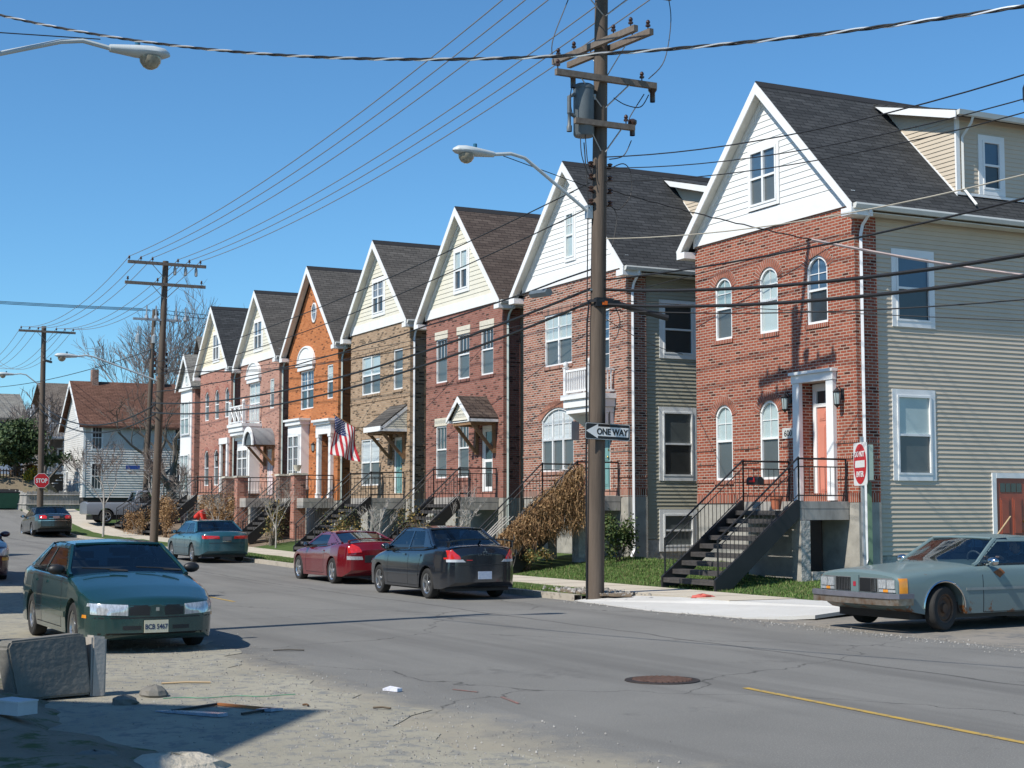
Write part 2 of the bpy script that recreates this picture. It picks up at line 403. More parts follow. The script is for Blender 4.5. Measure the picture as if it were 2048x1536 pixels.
def panel_door(parent, T, u0, u1, z0, z1, d, mat, name='door', lite=None, hinge_left=True):
    o = MB(); tbox(o, T, u0, u1, d - .05, d, z0, z1)
    w = u1 - u0; h = z1 - z0
    pan = [(.12, .44, .06, .36), (.56, .88, .06, .36), (.12, .44, .42, .80), (.56, .88, .42, .80)] + ([] if lite else [(.12, .44, .85, .95), (.56, .88, .85, .95)])
    for a, b, c, e in pan:
        tbox(o, T, u0 + w * a, u0 + w * b, d - .001, d + .012, z0 + h * c, z0 + h * e)
        tbox(o, T, u0 + w * (a + .04), u0 + w * (b - .04), d + .01, d + .022, z0 + h * (c + .02), z0 + h * (e - .02))
    dr = o.build(name, mat, parent)
    k = MB(); x = u1 - .08 if hinge_left else u0 + .08
    p = T(x, d + .05, z0 + h * .46); k.sphere(p, .03, .03, .03, 8, 5); p = T(x, d + .02, z0 + h * .56); k.sphere(p, .028, .02, .028, 8, 4)
    k.build('handle', brass, dr, smooth=True)
    if lite:
        g = MB(); n = lite
        for i in range(n): tbox(g, T, u0 + w * (.12 + .76 * i / n) + .01, u0 + w * (.12 + .76 * (i + 1) / n) - .01, d, d + .008, z0 + h * .86, z0 + h * .95)
        g.build('door_glass', p_dark, dr)
    return dr

def lantern(parent, T, u, z, d=0):
    o = MB(); p = Vector(T(u, d + .16, z)); q = Vector(T(u, d, z + .1))
    o.path([q, Vector(T(u, d + .1, z + .24)), Vector(T(u, d + .16, z + .2))], .012, 5)
    tbox(o, T, u - .05, u + .05, d, d + .02, z - .02, z + .2)
    o.lathe([(.001, .22), (.05, .17), (.10, .12), (.085, .115), (.085, .10)], 8, tuple(p)); o.lathe([(.06, -.17), (.075, -.15), (.03, -.20), (.001, -.24)], 8, tuple(p))
    for k in range(6):
        t = k * math.pi / 3; o.path([p + Vector((.082 * math.cos(t), .082 * math.sin(t), .115)), p + Vector((.062 * math.cos(t), .062 * math.sin(t), -.16))], .006, 4)
    l = o.build('lantern', blackm, parent)
    g = MB(); g.lathe([(.075, .10), (.056, -.15)], 8, tuple(p)); g.build('lantern_glass', p_curt, l)

# ------------------------------------------------------------------ outside stair with landing
def railing(mb, pts, n_bal, h=.9, low=.12, r=.022, post=True):
    pts = [Vector(p) for p in pts]
    for a, b in zip(pts[:-1], pts[1:]):
        up = Vector((0, 0, h)); lw = Vector((0, 0, low)); m = Vector((0, 0, h - .17))
        mb.path([a + up, b + up], r, 5); mb.path([a + lw, b + lw], r * .6, 4); mb.path([a + m, b + m], r * .6, 4)
        L = (b - a).length; n = max(2, int(L / .13))
        for k in range(1, n):
            q = a.lerp(b, k / n); mb.path([q + lw, q + m], .0085, 4, cap=False)
    for p in pts: mb.path([p - Vector((0, 0, .12)), p + Vector((0, 0, h + .01))], r, 5)

def stair(root, xr, zl, W=2.05, yl=1.32, run=2.13, zg=0., piers='cmu', land_mat=None, xl_land=None, xr_land=None, nt=9, rail=True, broken=False):
    """stair rising in +y to a landing at height zl in front of the wall (y = 0)"""
    xl = xr - W
    xa = xl if xl_land is None else xl_land; xb = xr if xr_land is None else xr_land
    lm = land_mat or greywood
    y0, z0, y1, z1 = -yl - run, zg + .02, -yl, zl - .02; s = None
    for x in (xl + .02, xr - .02):
        st = MB()
        p = [(x - .03, y0 - .04, z0 - .05), (x - .03, y0 + .30, z0 - .05), (x - .03, y1, z1 - .32), (x - .03, y1, z1 + .05), (x - .03, y1 - .06, z1 + .05), (x - .03, y0 - .04, z0 + .2)]
        st.prism(p, (.06, 0, 0)); q_ = st.build('stringer' if s else 'staircase', steel, s or root); s = s or q_
    b = MB(); b.box(xa, xb, -yl, -.002, zl - .16, zl - .005); b.build('landing', lm, s)
    b = MB(); b.box(xa + .05, xb - .002, -yl + .003, -yl + .12, zl - .40, zl - .165); b.box(xb - .14, xb - .004, -yl + .125, -.01, zl - .40, zl - .165); b.build('landing_beam', greywood, s)
    for i in range(nt):
        t = i / nt; y = y0 + (y1 - y0) * t; z = z0 + (z1 - z0) * (i + 1) / (nt + 1)
        tb = MB(); tb.box(xl + .055, xr - .055, y - .02, y + .27, z - .045, z); tb.box(xl + .055, xr - .055, y - .022, y + .004, z - .10, z - .047)
        tb.build('tread', tread_m, s)
    rl = MB(); e = Vector((0, 0, 0))
    railing(rl, [(xr - .02, y0 + .05, z0 + .12), (xr - .02, y1, z1 + .05)], 0); rr = MB()
    railing(rr, [(xl + .02, y0 + .05, z0 + .12), (xl + .02, y1, z1 + .05)], 0)
    if piers != 'brick':
        railing(rl, [(xr - .02, y1, zl), (xb - .02, -.06, zl)], 0); railing(rr, [(xl + .02, y1, zl), (xa + .02, -.06, zl)], 0)
    else:
        railing(rl, [(xr + .3, y1 + .2, zl), (xb - .02, y1 + .2, zl), (xb - .02, -.06, zl)], 0)
    rl.build('railing', steel, s); rr.build('railing', steel, s)
    if piers == 'cmu':
        c = MB(); c.box(xr - .30, xr + .0, -yl + .01, -yl + .26, zg - .3, zl - .41); c.box(xa, xr - .301, -yl + .13, -yl + .25, zg - .3, zl - .41); c.build('pier_wall', [cmu], s)
        c = MB(); c.box(xr + .004, xr + .02, -yl + .012, -yl + .25, zg - .3, zl - .41); c.build('split_face_pier', rock, s)
        c = MB(); c.box(xr - .02, xr + .06, -yl + .27, -.01, zg - .3, zg + .35); c.build('low_wall', rock, s)
    elif piers == 'rock':
        c = MB(); c.box(xr - .36, xr, -yl + .01, -yl + .36, zg - .3, zl - .41); c.build('split_face_pier', rock, s); c = MB(); c.box(xa, xa + .3, -yl + .01, -yl + .3, zg - .3, zl - .41); c.build('split_face_pier', rock, s)
    elif piers == 'brick':
        for px in (xl - .25, xr):
            pm = MB(); pm.box(px - .05, px + .42, -yl - .12, -yl + .38, zg - .4, zl + .92); pr = pm.build('brick_pier', BR['brown' if px < xr else 'rose'][0], s)
            cp = MB(); cp.box(px - .10, px + .47, -yl - .17, -yl + .43, zl + .923, zl + 1.0); cp.build('pier_cap', stone, s)
    return s

# ------------------------------------------------------------------ gable town house
def townhouse(name, X0, W, dz, label, brick, holes, zg, za, gab='lap', gsid=None, roofm=None, zb=1.78, side=greysid, gutm=None, depth=13, group='narrow gabled brick townhouses in the row',
              apex_u=None, gh=None, side_holes=(), rz_house=0, Y0=21.45, ret=.6, down=dsp_w, belts=(), zfoot=-.6, gwhole=None):
    H = thing(name, label, 'house', (X0, Y0, 0), rz_house, group)
    bm_, bs_ = BR[brick]; c = W / 2 if apex_u is None else apex_u
    # brick front
    w = MB()
    gable_brick = gab == 'brick'
    wall_holes(w, Tf, 0, W, zb, zg, holes)
    w.poly([(W, 0, zb), (W, ret, zb), (W, ret, zg), (W, 0, zg)]); w.poly([(0, ret, zb), (0, 0, zb), (0, 0, zg), (0, ret, zg)])
    w.poly([(W, ret, zb), (W - .12, ret, zb), (W - .12, ret, zg), (W, ret, zg)])
    if gable_brick: w.poly([(0, 0, zg), (W, 0, zg), (c, 0, za - .22)])
    w.build('brick_wall', bm_, H, fix=False)
    so = MB(); so.box(-.006, W + .006, -.012, ret - .01, zb - .004, zb + .20); 
    for bz in belts:
        u = 0.
        for h in sorted([h for h in holes if h[2] - .12 < bz + .05 and bz < h[3]]) + [(W, W)]:
            if h[0] - .06 > u: so.box(u - (.004 if u == 0 else 0), h[0] - .05 if h[0] < W else W - .03, -.022, .02, bz, bz + .05)
            u = h[1] + .05
        so.box(W - .029, W + .012, -.022, ret - .01, bz, bz + .05)
    so.build('soldier_course', bs_, H)
    f = MB(); f.box(.02, W - .02, .015, ret, zfoot, zb - .004); f.box(W - .3, W + .005, -.005, ret + .01, zfoot, zb - .006); f.build('block_foundation', cmu, H)
    # side walls
    xs = W - .10
    s = MB(); laps(s, Ts(xs), zb - 1.15, zg, lambda z: ret, lambda z: depth, .102, .026, [(h[0], h[1], h[2], h[3]) for h in side_holes])
    s.build('side_siding', side, H, fix=False)
    s = MB(); s.box(.1, xs - .001, ret + .02, depth, zfoot, zb - 1.16); s.build('side_foundation', rock, H)
    s = MB(); s.poly([(.1, ret, zb - 1.2), (.1, ret, zg), (.1, depth, zg), (.1, depth, zb - 1.2)])
    s.poly([(.1, depth, zfoot), (xs, depth, zfoot), (xs, depth, zg), (c, depth, za - .2), (.1, depth, zg)]); s.build('back_wall', side, H, fix=False)
    # gable
    sl = (za - zg) / (W / 2 + .28)
    if not gable_brick:
        g = MB(); zt = za - .30; z1 = zg + .30
        hl = [(gh[0] - .1, gh[1] + .1, gh[2] - .1, gh[3] + .1)] if gh else []
        hw = lambda z: max(.0, (zt - z) / (zt - zg) * (W / 2))
        laps(g, lambda u, d, z: (u, -.02 - d, z), z1, zt, lambda z: c - hw(z), lambda z: c + hw(z), .15, .018, hl)
        g.build('gable_siding', gsid or whitesid, H, fix=False)
        g = MB(); g.box(.0, W, -.05, .05, zg - .02, z1); g.build('frieze_board', white, H)
    # roof: two slabs with overhang
    ov = .30; ex = W / 2 + .33; zr = za; ze = za - ex * sl; t = .10
    rb = MB(); nx, nz = sl / math.hypot(sl, 1), 1 / math.hypot(sl, 1)
    for sg in (-1, 1):
        p = [(c, -ov, zr), (c + sg * ex, -ov, ze), (c + sg * ex, depth + .2, ze), (c, depth + .2, zr)]
        rb.prism(p, (0, 0, -t))
    rf = rb.build('roof', roofm or shing_dk, H)
    rb = MB(); rb.prism([(c - .16, -ov - .01, zr - .16 * sl + .012), (c, -ov - .01, zr + .02), (c + .16, -ov - .01, zr - .16 * sl + .012), (c + .14, -ov - .01, zr - .16 * sl - .02), (c, -ov - .01, zr - .02), (c - .14, -ov - .01, zr - .16 * sl - .02)], (0, depth + .2, 0))
    rb.build('ridge_cap', ridge_m, rf)
    # rakes, soffits and eave returns
    tr = MB(); so = MB()
    for sg in (-1, 1):
        a, b = c + sg * .0, c + sg * (ex + .0)
        q = [(a, -ov - .03, zr - .02), (b, -ov - .03, ze - .02), (b, -ov - .03, ze - .24), (a, -ov - .03, zr - .30)]
        tr.prism(q, (0, .028, 0))
        q = [(a, -.021, zr - .14), (c + sg * (W / 2 - .0), -.021, zr - .14 - sl * W / 2), (c + sg * (W / 2), -.021, zr - .34 - sl * W / 2), (a, -.021, zr - .36)]
        if not gable_brick: tr.prism(q, (0, -.035, 0))
        so.prism([(a, -ov, zr - .21), (b, -ov, ze - .13), (b, -.06, ze - .13), (a, -.06, zr - .21)], (0, 0, -.012))
        # eave return box
        x0, x1 = sorted((c + sg * (W / 2 - .01), c + sg * (ex + .01)))
        tr.box(x0, x1, -ov - .035, .25, ze - .26, ze - .10)
        so.box(x0, x1 - .01, .26, depth, ze - .19, ze - .17)
    tr.build('rake_trim', white, H); so.build('soffit', M('soffit', (.62, .60, .54), .7, var=.12, scale=2, stretch=(1, 1, 1)) if 'soffit' not in bpy.data.materials else bpy.data.materials['soffit'], H)
    for sg in (-1, 1):
        gx = c + sg * (ex + .02)
        gt = MB(); p = [(gx - .02 * sg, 0, ze - .02), (gx + .09 * sg, 0, ze - .01), (gx + .10 * sg, 0, ze - .05), (gx + .06 * sg, 0, ze - .13), (gx - .02 * sg, 0, ze - .13)]
        gt.prism([(x, -ov + .02, z) for x, y, z in p], (0, depth + .2, 0)); gt.build('gutter', gutm or gut, H)
    # downspout at right corner
    d = MB(); gx = c + ex + .04
    d.path([(gx, .16, ze - .10), (gx, .16, ze - .18), (W + .10, .16, ze - .42), (W + .055, .14, ze - .62), (W + .055, .14, .55), (W + .10, .0, .3), (W + .14, -.1, .16)], .045, 4); d.build('downspout', down, H)
    for h in side_holes:
        window(H, Ts(xs), h[0], h[1], h[2], h[3], rec=-.005, casing=.13, up=h[4] if len(h) > 4 else p_dark, lo=h[5] if len(h) > 5 else p_dark, fw=.045)
    return H
# ------------------------------------------------------------------ the row of houses
def dormer(H, W, zg, za, y0, depth, xf, zt, mat, wins, c=None):
    c = c or W / 2; sl = (za - zg) / (W / 2 + .28)
    zr = lambda x: za - (x - c) * sl
    zb_ = zr(xf)
    xt = c + .45; ztp = zr(xt) + .05                      # where the shed roof meets the main slope
    D = MB()
    n = int((zt - zb_) / .102)
    for i in range(n):                                   # cheek facing the street
        a = zb_ + (zt - zb_) * i / n; b = zb_ + (zt - zb_) * (i + 1) / n
        xa = c + (za - a) / sl; xb = c + (za - b) / sl
        D.add([(xa, y0 - .018, a), (xf, y0 - .018, a), (xf, y0 - .002, b), (xb, y0 - .002, b), (xa, y0, a), (xf, y0, a)], [(0, 1, 2, 3), (4, 5, 1, 0)])
    xb = c + (za - zt) / sl; xk = xt + .1
    D.poly([(xb, y0, zt), (xf, y0, zt), (xt, y0, ztp)])
    laps(D, Ts(xf - .001), zb_ - .0, zt, lambda z: y0, lambda z: depth - .5, .102, .016, [w[:4] for w in wins])
    d = D.build('dormer', mat, H, fix=False)
    r = MB(); ex = xf + .32; s2 = (ztp - zt) / (xf - xt); ze = zt - .05
    r.prism([(xt - .1, y0 - .28, ztp + .1), (ex, y0 - .28, ze), (ex, y0 - .28, ze + .09), (xt - .1, y0 - .28, ztp + .18)], (0, depth - y0, 0))
    r.build('dormer_roof', shing_dk, d)
    t = MB(); t.prism([(xt, y0 - .31, ztp + .08), (ex + .02, y0 - .31, ze + .06), (ex + .02, y0 - .31, ze - .13), (xt + .32, y0 - .31, ztp - .16)], (0, .026, 0))
    t.box(xf - .01, xf + .04, y0 - .03, y0 + .08, zb_ + .02, zt - .02); t.prism([(xf - .02, y0 - .02, zb_ + .06), (xf + .045, y0 - .02, zb_ + .0), (xf + .045, y0 - .02, zb_ + .06)], (0, depth - y0 - .5, 0))
    t.prism([(xb, y0 - .024, zt + .02), (xf + .03, y0 - .024, zb_ + .03), (xf + .03, y0 - .024, zb_ - .03), (xb, y0 - .024, zt - .06)], (0, .02, 0))
    t.build('dormer_trim', white, d)
    g = MB(); g.prism([(ex, y0 - .26, ze + .07), (ex + .11, y0 - .26, ze + .08), (ex + .09, y0 - .26, ze - .03), (ex, y0 - .26, ze - .04)], (0, depth - y0, 0))
    g.path([(ex + .04, y0 + .2, ze - .02), (ex - .02, y0 + .2, ze - .16), (xf + .06, y0 + .14, ze - .45), (xf + .06, y0 + .14, zb_ + .15), (xf + .4, y0 + .2, zr(xf + .4) + .12)], .04, 4)
    g.build('dormer_gutter', gut, d)
    for w in wins: window(H, Ts(xf), w[0], w[1], w[2], w[3], rec=-.005, casing=.13, up=p_sky, lo=p_dark, fw=.045)

GH = []
# -- house 600
H = H1 = townhouse('brick_house', -32.2, 6.17, 0, 'red brick gabled house on the corner, nearest in the row, salmon door numbered 600', 'red',
    [(.86, 1.57, 5.76, 7.29, .26), (2.70, 3.42, 5.74, 7.29, .26), (4.50, 5.24, 5.76, 7.29, .26), (.82, 1.54, 2.33, 4.16, .26), (2.65, 3.38, 2.32, 4.16, .26), (4.27, 5.25, 1.85, 4.46, 0, .42)],
    8.24, 11.68, gsid=whitesid, roofm=shing_dk, side=greysid, gh=(2.46, 3.50, 8.80, 10.12), belts=(2.28, 2.72, 3.06),
    side_holes=[(1.21, 2.17, 5.76, 7.23, p_sky, p_dark), (1.16, 2.12, 2.38, 4.12, p_curt, p_scr), (4.0, 4.86, .25, 2.33, p_dark, p_dark)][:2])
for i, (a, b, c, d, up, lo) in enumerate([(.86, 1.57, 5.76, 7.29, p_teal, p_scr), (2.70, 3.42, 5.74, 7.29, p_curt, p_curt), (4.50, 5.24, 5.76, 7.29, p_sky, p_dark), (.82, 1.54, 2.33, 4.16, p_curt, p_scr), (2.65, 3.38, 2.32, 4.16, p_curt, p_scr)]):
    window(H, Tf, a, b, c, d, arch=.26, munt=(2, 2), up=up, lo=lo, fw=.055, split=.5 if i < 3 else .52)
    brick_arch(Tf, a, b, d, .26, arch_brick['red'], mortar_m, H)
    o = MB(); o.box(a - .04, b + .04, -.03, -.002, c - .10, c - .003); o.build('brick_sill', BR['red'][1], H)
window(H, lambda u, d, z: (u, -.02 - d, z), 2.46, 3.50, 8.80, 10.12, rec=-.01, units=2, up=p_sky, lo=p_scr, casing=.09, fw=.05)
def u_side_door():
    o = MB(); T = Ts(6.07)
    tbox(o, T, 3.86, 3.98, -.02, .05, .1, 2.45); tbox(o, T, 4.86, 4.98, -.02, .05, .1, 2.45); tbox(o, T, 3.98, 4.86, -.02, .055, 2.33, 2.45)
    f = o.build('side_door_frame', white, H1); panel_door(H1, T, 3.985, 4.855, .12, 2.325, .03, door_red, lite=4)
u_side_door()
def H1_entry():
    o = MB()
    o.box(4.04, 4.28, -.10, -.002, 1.82, 4.46); o.box(5.24, 5.48, -.10, -.002, 1.82, 4.46); o.box(4.02, 5.50, -.12, -.004, 4.465, 4.64); o.box(3.98, 5.54, -.17, -.006, 4.645, 4.71)
    o.build('door_surround', white, H)
    o = MB(); o.box(4.30, 4.42, .27, .38, 1.86, 4.44); o.box(5.10, 5.22, .27, .38, 1.86, 4.44); o.box(4.42, 5.10, .27, .38, 4.28, 4.44); o.box(4.42, 5.10, .275, .38, 3.92, 4.00); o.box(4.27, 5.25, .385, .41, 1.85, 4.46)
    fr = o.build('door_frame', white, H)
    panel_door(H, Tf, 4.425, 5.095, 1.9, 3.915, -.30, door_salmon)
    o = MB(); o.box(4.425, 5.095, .31, .33, 4.0, 4.28); o.build('transom_pane', p_dark, fr)
    lantern(H, Tf, 5.70, 4.05); lantern(H, Tf, 3.84, 4.05)
    o = MB(); o.box(3.55, 3.98, -.025, -.003, 3.24, 3.48); pl = o.build('number_plate', M('grey_plate', (.55, .55, .52), .6), H)
    text('600', pl, .20, (3.765, -.03, 3.29), (math.pi / 2, 0, 0), blackm, 'house_number')
    # basement openings behind the stair
    window(H, lambda u, d, z: (u, .01 - d, z), 2.7, 3.5, .55, 1.45, rec=-.01, casing=.08, up=p_scr, lo=p_scr)
    o = MB(); o.box(4.1, 4.9, -.01, .01, -.2, 1.75); o.build('basement_door', door_dk, H)

def text(s, parent, size, loc, rot, mat, name='lettering', ext=.002, sx=1, align='CENTER', bold=.0):
    cu = bpy.data.curves.new(name, 'FONT'); cu.body = s; cu.size = size; cu.align_x = align; cu.extrude = ext; cu.offset = bold
    ob = bpy.data.objects.new(name, cu); COL.objects.link(ob)
    bpy.context.view_layer.update()
    me = bpy.data.meshes.new_from_object(ob.evaluated_get(bpy.context.evaluated_depsgraph_get()))
    bpy.data.objects.remove(ob); bpy.data.curves.remove(cu)
    me.materials.clear(); me.materials.append(mat)
    o = bpy.data.objects.new(name, me); COL.objects.link(o); o.parent = parent
    o.location = loc; o.rotation_euler = rot; o.scale = (sx, 1, 1)
    return o
H1_entry()
dormer(H, 6.17, 8.24, 11.68, 3.2, 12.5, 5.92, 10.62, greysid, [(3.98, 4.52, 8.98, 10.12)])
o = MB(); o.lathe([(.10, 0), (.10, 1.2), (.16, 1.2), (.18, 1.3), (.18, 1.55), (.14, 1.65), (.001, 1.7)], 14, (4.9, 6.6, 10.4)); o.build('flue_pipe', blackm, H, smooth=True)
stair(H, 5.85, 1.80, piers='cmu', zg=-.04)
# -- second house
H = H2 = townhouse('brick_house', -41.68, 6.15, .1, 'mixed red brick house with white gable and small white balcony, behind the tall utility pole', 'mixed',
    [(1.39, 3.05, 5.85, 7.39), (4.25, 5.19, 5.5, 7.2), (1.17, 3.13, 2.74, 4.61, .34), (4.3, 5.2, 2.15, 4.25)], 8.24, 11.72, gsid=whitesid, roofm=shing_dk, side=sagesid,
    gh=(2.81, 3.29, 8.91, 10.24), zb=1.98, belts=(2.5, 3.2), side_holes=[(1.2, 2.16, 5.9, 7.26, p_dark, p_dark), (1.16, 2.12, 2.54, 4.3, p_scr, p_dark), (1.16, 2.12, .62, 1.5, p_scr, p_scr)])
window(H, Tf, 1.39, 3.05, 5.85, 7.39, units=2, munt=(2, 2), up=p_curt, lo=p_scr); window(H, Tf, 4.25, 5.19, 5.5, 7.2, munt=(2, 3), low_munt=(2, 2), up=p_sky, lo=p_dark)
window(H, Tf, 1.17, 3.13, 2.74, 4.61, units=3, arch=.34, munt=(2, 2), up=p_blind, lo=p_scr); brick_arch(Tf, 1.17, 3.13, 4.61, .34, arch_brick['mixed'], mortar_m, H, n=36)
for a, b, z in ((1.35, 3.09, 5.85), (1.13, 3.17, 2.74)): o = MB(); o.box(a, b, -.03, -.002, z - .1, z - .003); o.build('brick_sill', BR['mixed'][1], H)
flat_lintel(Tf, 1.3, 3.14, 7.395, 7.62, BR['mixed'][1], H)
window(H, lambda u, d, z: (u, -.02 - d, z), 2.81, 3.29, 8.91, 10.24, rec=-.01, munt=(2, 2), up=p_curt, lo=p_curt, casing=.10)
o = MB(); o.box(4.3, 4.4, .05, .14, 2.15, 4.25); o.box(5.1, 5.2, .05, .14, 2.15, 4.25); o.box(4.4, 5.1, .05, .14, 4.15, 4.25); f = o.build('door_frame', white, H); panel_door(H, Tf, 4.405, 5.095, 2.16, 4.145, -.08, door_teal)
def balcony(H, u0, u1, pr, zd, zt, style='baluster'):
    o = MB(); o.box(u0 - .06, u1 + .06, -pr - .06, -.002, zd - .06, zd + .08); o.box(u0, u1, -pr, -.004, zd - .28, zd - .065); o.box(u0 + .06, u1 - .06, -pr + .06, -.005, zd - .44, zd - .285)
    for x in (u0 + .08, u1 - .14): o.prism([(x, -pr + .1, zd - .445), (x, -.01, zd - .445), (x, -.01, zd - .95)], (.06, 0, 0))
    b = o.build('balcony', white, H); r = MB()
    for x in (u0 + .05, u1 - .05):
        r.box(x - .055, x + .055, -pr + .0, -pr + .11, zd + .081, zt + .06); r.box(x - .07, x + .07, -pr - .015, -pr + .125, zt + .061, zt + .09)
        r.sphere((x, -pr + .055, zt + .17), .075, .075, .085, 10, 6)
        r.box(x - .03, x + .03, -pr + .115, -.006, zt - .06, zt); r.box(x - .03, x + .03, -pr + .115, -.006, zd + .14, zd + .19)
        n = int(pr / .12)
        for k in range(1, n): y = -pr + .1 + (pr - .1) * k / n; r.box(x - .016, x + .016, y - .016, y + .016, zd + .19, zt - .06)
    r.box(u0 + .11, u1 - .11, -pr + .025, -pr + .085, zt - .06, zt + .001); r.box(u0 + .11, u1 - .11, -pr + .025, -pr + .085, zd + .14, zd + .19)
    if style == 'baluster':
        n = int((u1 - u0) / .115)
        for k in range(1, n): x = u0 + .08 + (u1 - u0 - .16) * k / n; r.box(x - .018, x + .018, -pr + .037, -pr + .073, zd + .191, zt - .061)
    else:
        m = 3; w = (u1 - u0 - .2) / m
        for k in range(m):
            a = u0 + .1 + k * w; b2 = a + w
            for p, q in (((a, zd + .19), (b2, zt - .06)), ((a, zt - .06), (b2, zd + .19))): r.path([(p[0], -pr + .055, p[1]), (q[0], -pr + .055, q[1])], .022, 4)
            r.box(b2 - .02, b2 + .02, -pr + .03, -pr + .08, zd + .19, zt - .06)
    r.build('balcony_railing', white, b)
balcony(H, 4.08, 5.5, .85, 4.72, 5.50)
dormer(H, 6.15, 8.24, 11.72, 3.2, 12.5, 5.9, 10.65, greysid, [])
stair(H, 5.75, 2.0, piers='rock', zg=-.04)
# -- third house
H = H3 = townhouse('brick_house', -49.12, 6.05, .17, 'plum red brick house with cream lintels and small gabled door canopy', 'mauve',
    [(.85, 1.76, 5.95, 7.45), (2.65, 3.54, 5.95, 7.45), (4.43, 5.33, 5.95, 7.45), (.86, 1.74, 2.69, 4.47), (2.66, 3.5, 2.68, 4.47), (4.44, 5.28, 2.2, 4.32)], 8.24, 11.72, gsid=creamsid, roofm=shing_br, side=sagesid, gh=(2.5, 3.5, 8.96, 10.28), zb=2.0, group=None, down=dsp_g)
for a, b, c, d in [(.85, 1.76, 5.95, 7.45), (2.65, 3.54, 5.95, 7.45), (4.43, 5.33, 5.95, 7.45), (.86, 1.74, 2.69, 4.47), (2.66, 3.5, 2.68, 4.47)]:
    window(H, Tf, a, b, c, d, munt=(3, 1), up=p_dark, lo=p_scr, split=.55); flat_lintel(Tf, a - .08, b + .08, d + .003, d + .27, stone, H, .02)
    o = MB(); o.box(a - .04, b + .04, -.03, -.002, c - .1, c - .003); o.build('brick_sill', BR['mauve'][1], H)
window(H, lambda u, d, z: (u, -.02 - d, z), 2.5, 3.5, 8.96, 10.28, rec=-.01, units=2, up=p_curt, lo=p_dark, casing=.12)
o = MB(); o.box(4.44, 4.53, .05, .14, 2.2, 4.32); o.box(5.19, 5.28, .05, .14, 2.2, 4.32); o.box(4.53, 5.19, .05, .14, 4.23, 4.32); f = o.build('door_frame', white, H)
o = MB(); o.box(4.535, 4.62, .07, .12, 2.21, 4.225); o.box(5.10, 5.185, .07, .12, 2.21, 4.225); o.box(4.62, 5.10, .07, .12, 4.12, 4.225); o.box(4.62, 5.10, .07, .12, 3.15, 3.24); o.box(4.62, 5.10, .07, .12, 2.21, 2.36); s_ = o.build('storm_door', white, H)
o = MB(); o.box(4.62, 5.10, .09, .11, 2.36, 3.15); o.box(4.62, 5.10, .09, .11, 3.24, 4.12); o.build('storm_door_glass', p_dark, s_)
def canopy_gable(H, c, hw, pr, ze, zt, rm):
    o = MB()
    for sg in (-1, 1): o.prism([(c, -pr - .1, zt + .06), (c + sg * (hw + .12), -pr - .1, ze - .02), (c + sg * (hw + .12), -pr - .1, ze - .08), (c, -pr - .1, zt)], (0, pr + .09, 0))
    k = o.build('door_canopy', rm, H)
    o = MB()
    for sg in (-1, 1): o.prism([(c, -pr - .13, zt + .03), (c + sg * (hw + .13), -pr - .13, ze - .04), (c + sg * (hw + .13), -pr - .13, ze - .17), (c, -pr - .13, zt - .14)], (0, .028, 0)); o.box(*sorted((c + sg * (hw - .02), c + sg * (hw + .12))), -pr - .1, -.01, ze - .17, ze - .085)
    o.box(c - hw, c + hw, -pr + .02, -.01, ze - .16, ze - .12); o.build('canopy_trim', white, k)
    o = MB(); laps(o, lambda u, d, z: (u, -pr - d, z), ze - .1, zt - .05, lambda z: c - hw * (zt - z) / (zt - ze + .1), lambda z: c + hw * (zt - z) / (zt - ze + .1), .09, .012); o.build('canopy_gable', creamsid, k, fix=False)
    brackets(k, c, hw, pr, ze)
def brackets(k, c, hw, pr, ze):
    for sg in (-1, 1):
        o = MB(); x = c + sg * (hw - .10)
        o.box(x - .05, x + .05, -pr + .04, -.006, ze - .27, ze - .175); o.box(x - .05, x + .05, -.11, -.008, ze - 1.15, ze - .275)
        o.prism([(x - .04, -pr + .08, ze - .28), (x - .04, -pr + .22, ze - .28), (x - .04, -.115, ze - .98), (x - .04, -.115, ze - 1.12)], (.08, 0, 0)); o.build('bracket', woodm, k)
    o = MB(); o.box(c - hw + .15, c + hw - .15, -pr + .05, -pr + .14, ze - .26, ze - .18); o.build('canopy_beam', woodm, k)
canopy_gable(H, 4.86, .74, .92, 4.56, 5.18, shing_br)
o = MB(); o.prism([(4.05, -.012, 3.62), (4.23, -.012, 3.62), (4.14, -.012, 3.80)], (0, -.02, 0)); o.build('wall_plaque', blackm, H)
stair(H, 5.7, 2.02, piers='rock', zg=0)
# -- fourth house
H = H4 = townhouse('brick_house', -56.5, 5.95, .17, 'tan brick house with cream siding gable, teal door and shed canopy flying a flag', 'tan',
    [(1.2, 3.07, 6.0, 7.48), (4.38, 5.25, 6.0, 7.48), (1.18, 3.04, 2.54, 4.30), (4.42, 5.25, 2.2, 4.25)], 8.45, 11.76, gsid=creamsid, roofm=shing_gr, side=sagesid, gh=(2.43, 3.5, 9.01, 10.24), zb=2.02, group=None, down=dsp_w, belts=(3.0, 3.9, 4.8, 5.7, 6.6, 7.5))
for a, b, c, d, n in [(1.2, 3.07, 6.0, 7.48, 2), (4.38, 5.25, 6.0, 7.48, 1), (1.18, 3.04, 2.54, 4.30, 2)]:
    window(H, Tf, a, b, c, d, units=n, up=p_curt if c > 4 and n > 1 else (p_blind if n > 1 else p_scr), lo=p_scr); flat_lintel(Tf, a - .06, b + .06, d + .003, d + .23, BR['tan'][1], H, .004)
    o = MB(); o.box(a - .04, b + .04, -.03, -.002, c - .1, c - .003); o.build('brick_sill', BR['tan'][1], H)
window(H, lambda u, d, z: (u, -.02 - d, z), 2.43, 3.5, 9.01, 10.24, rec=-.01, units=2, munt=(2, 2), up=p_sky, lo=p_dark, casing=.12)
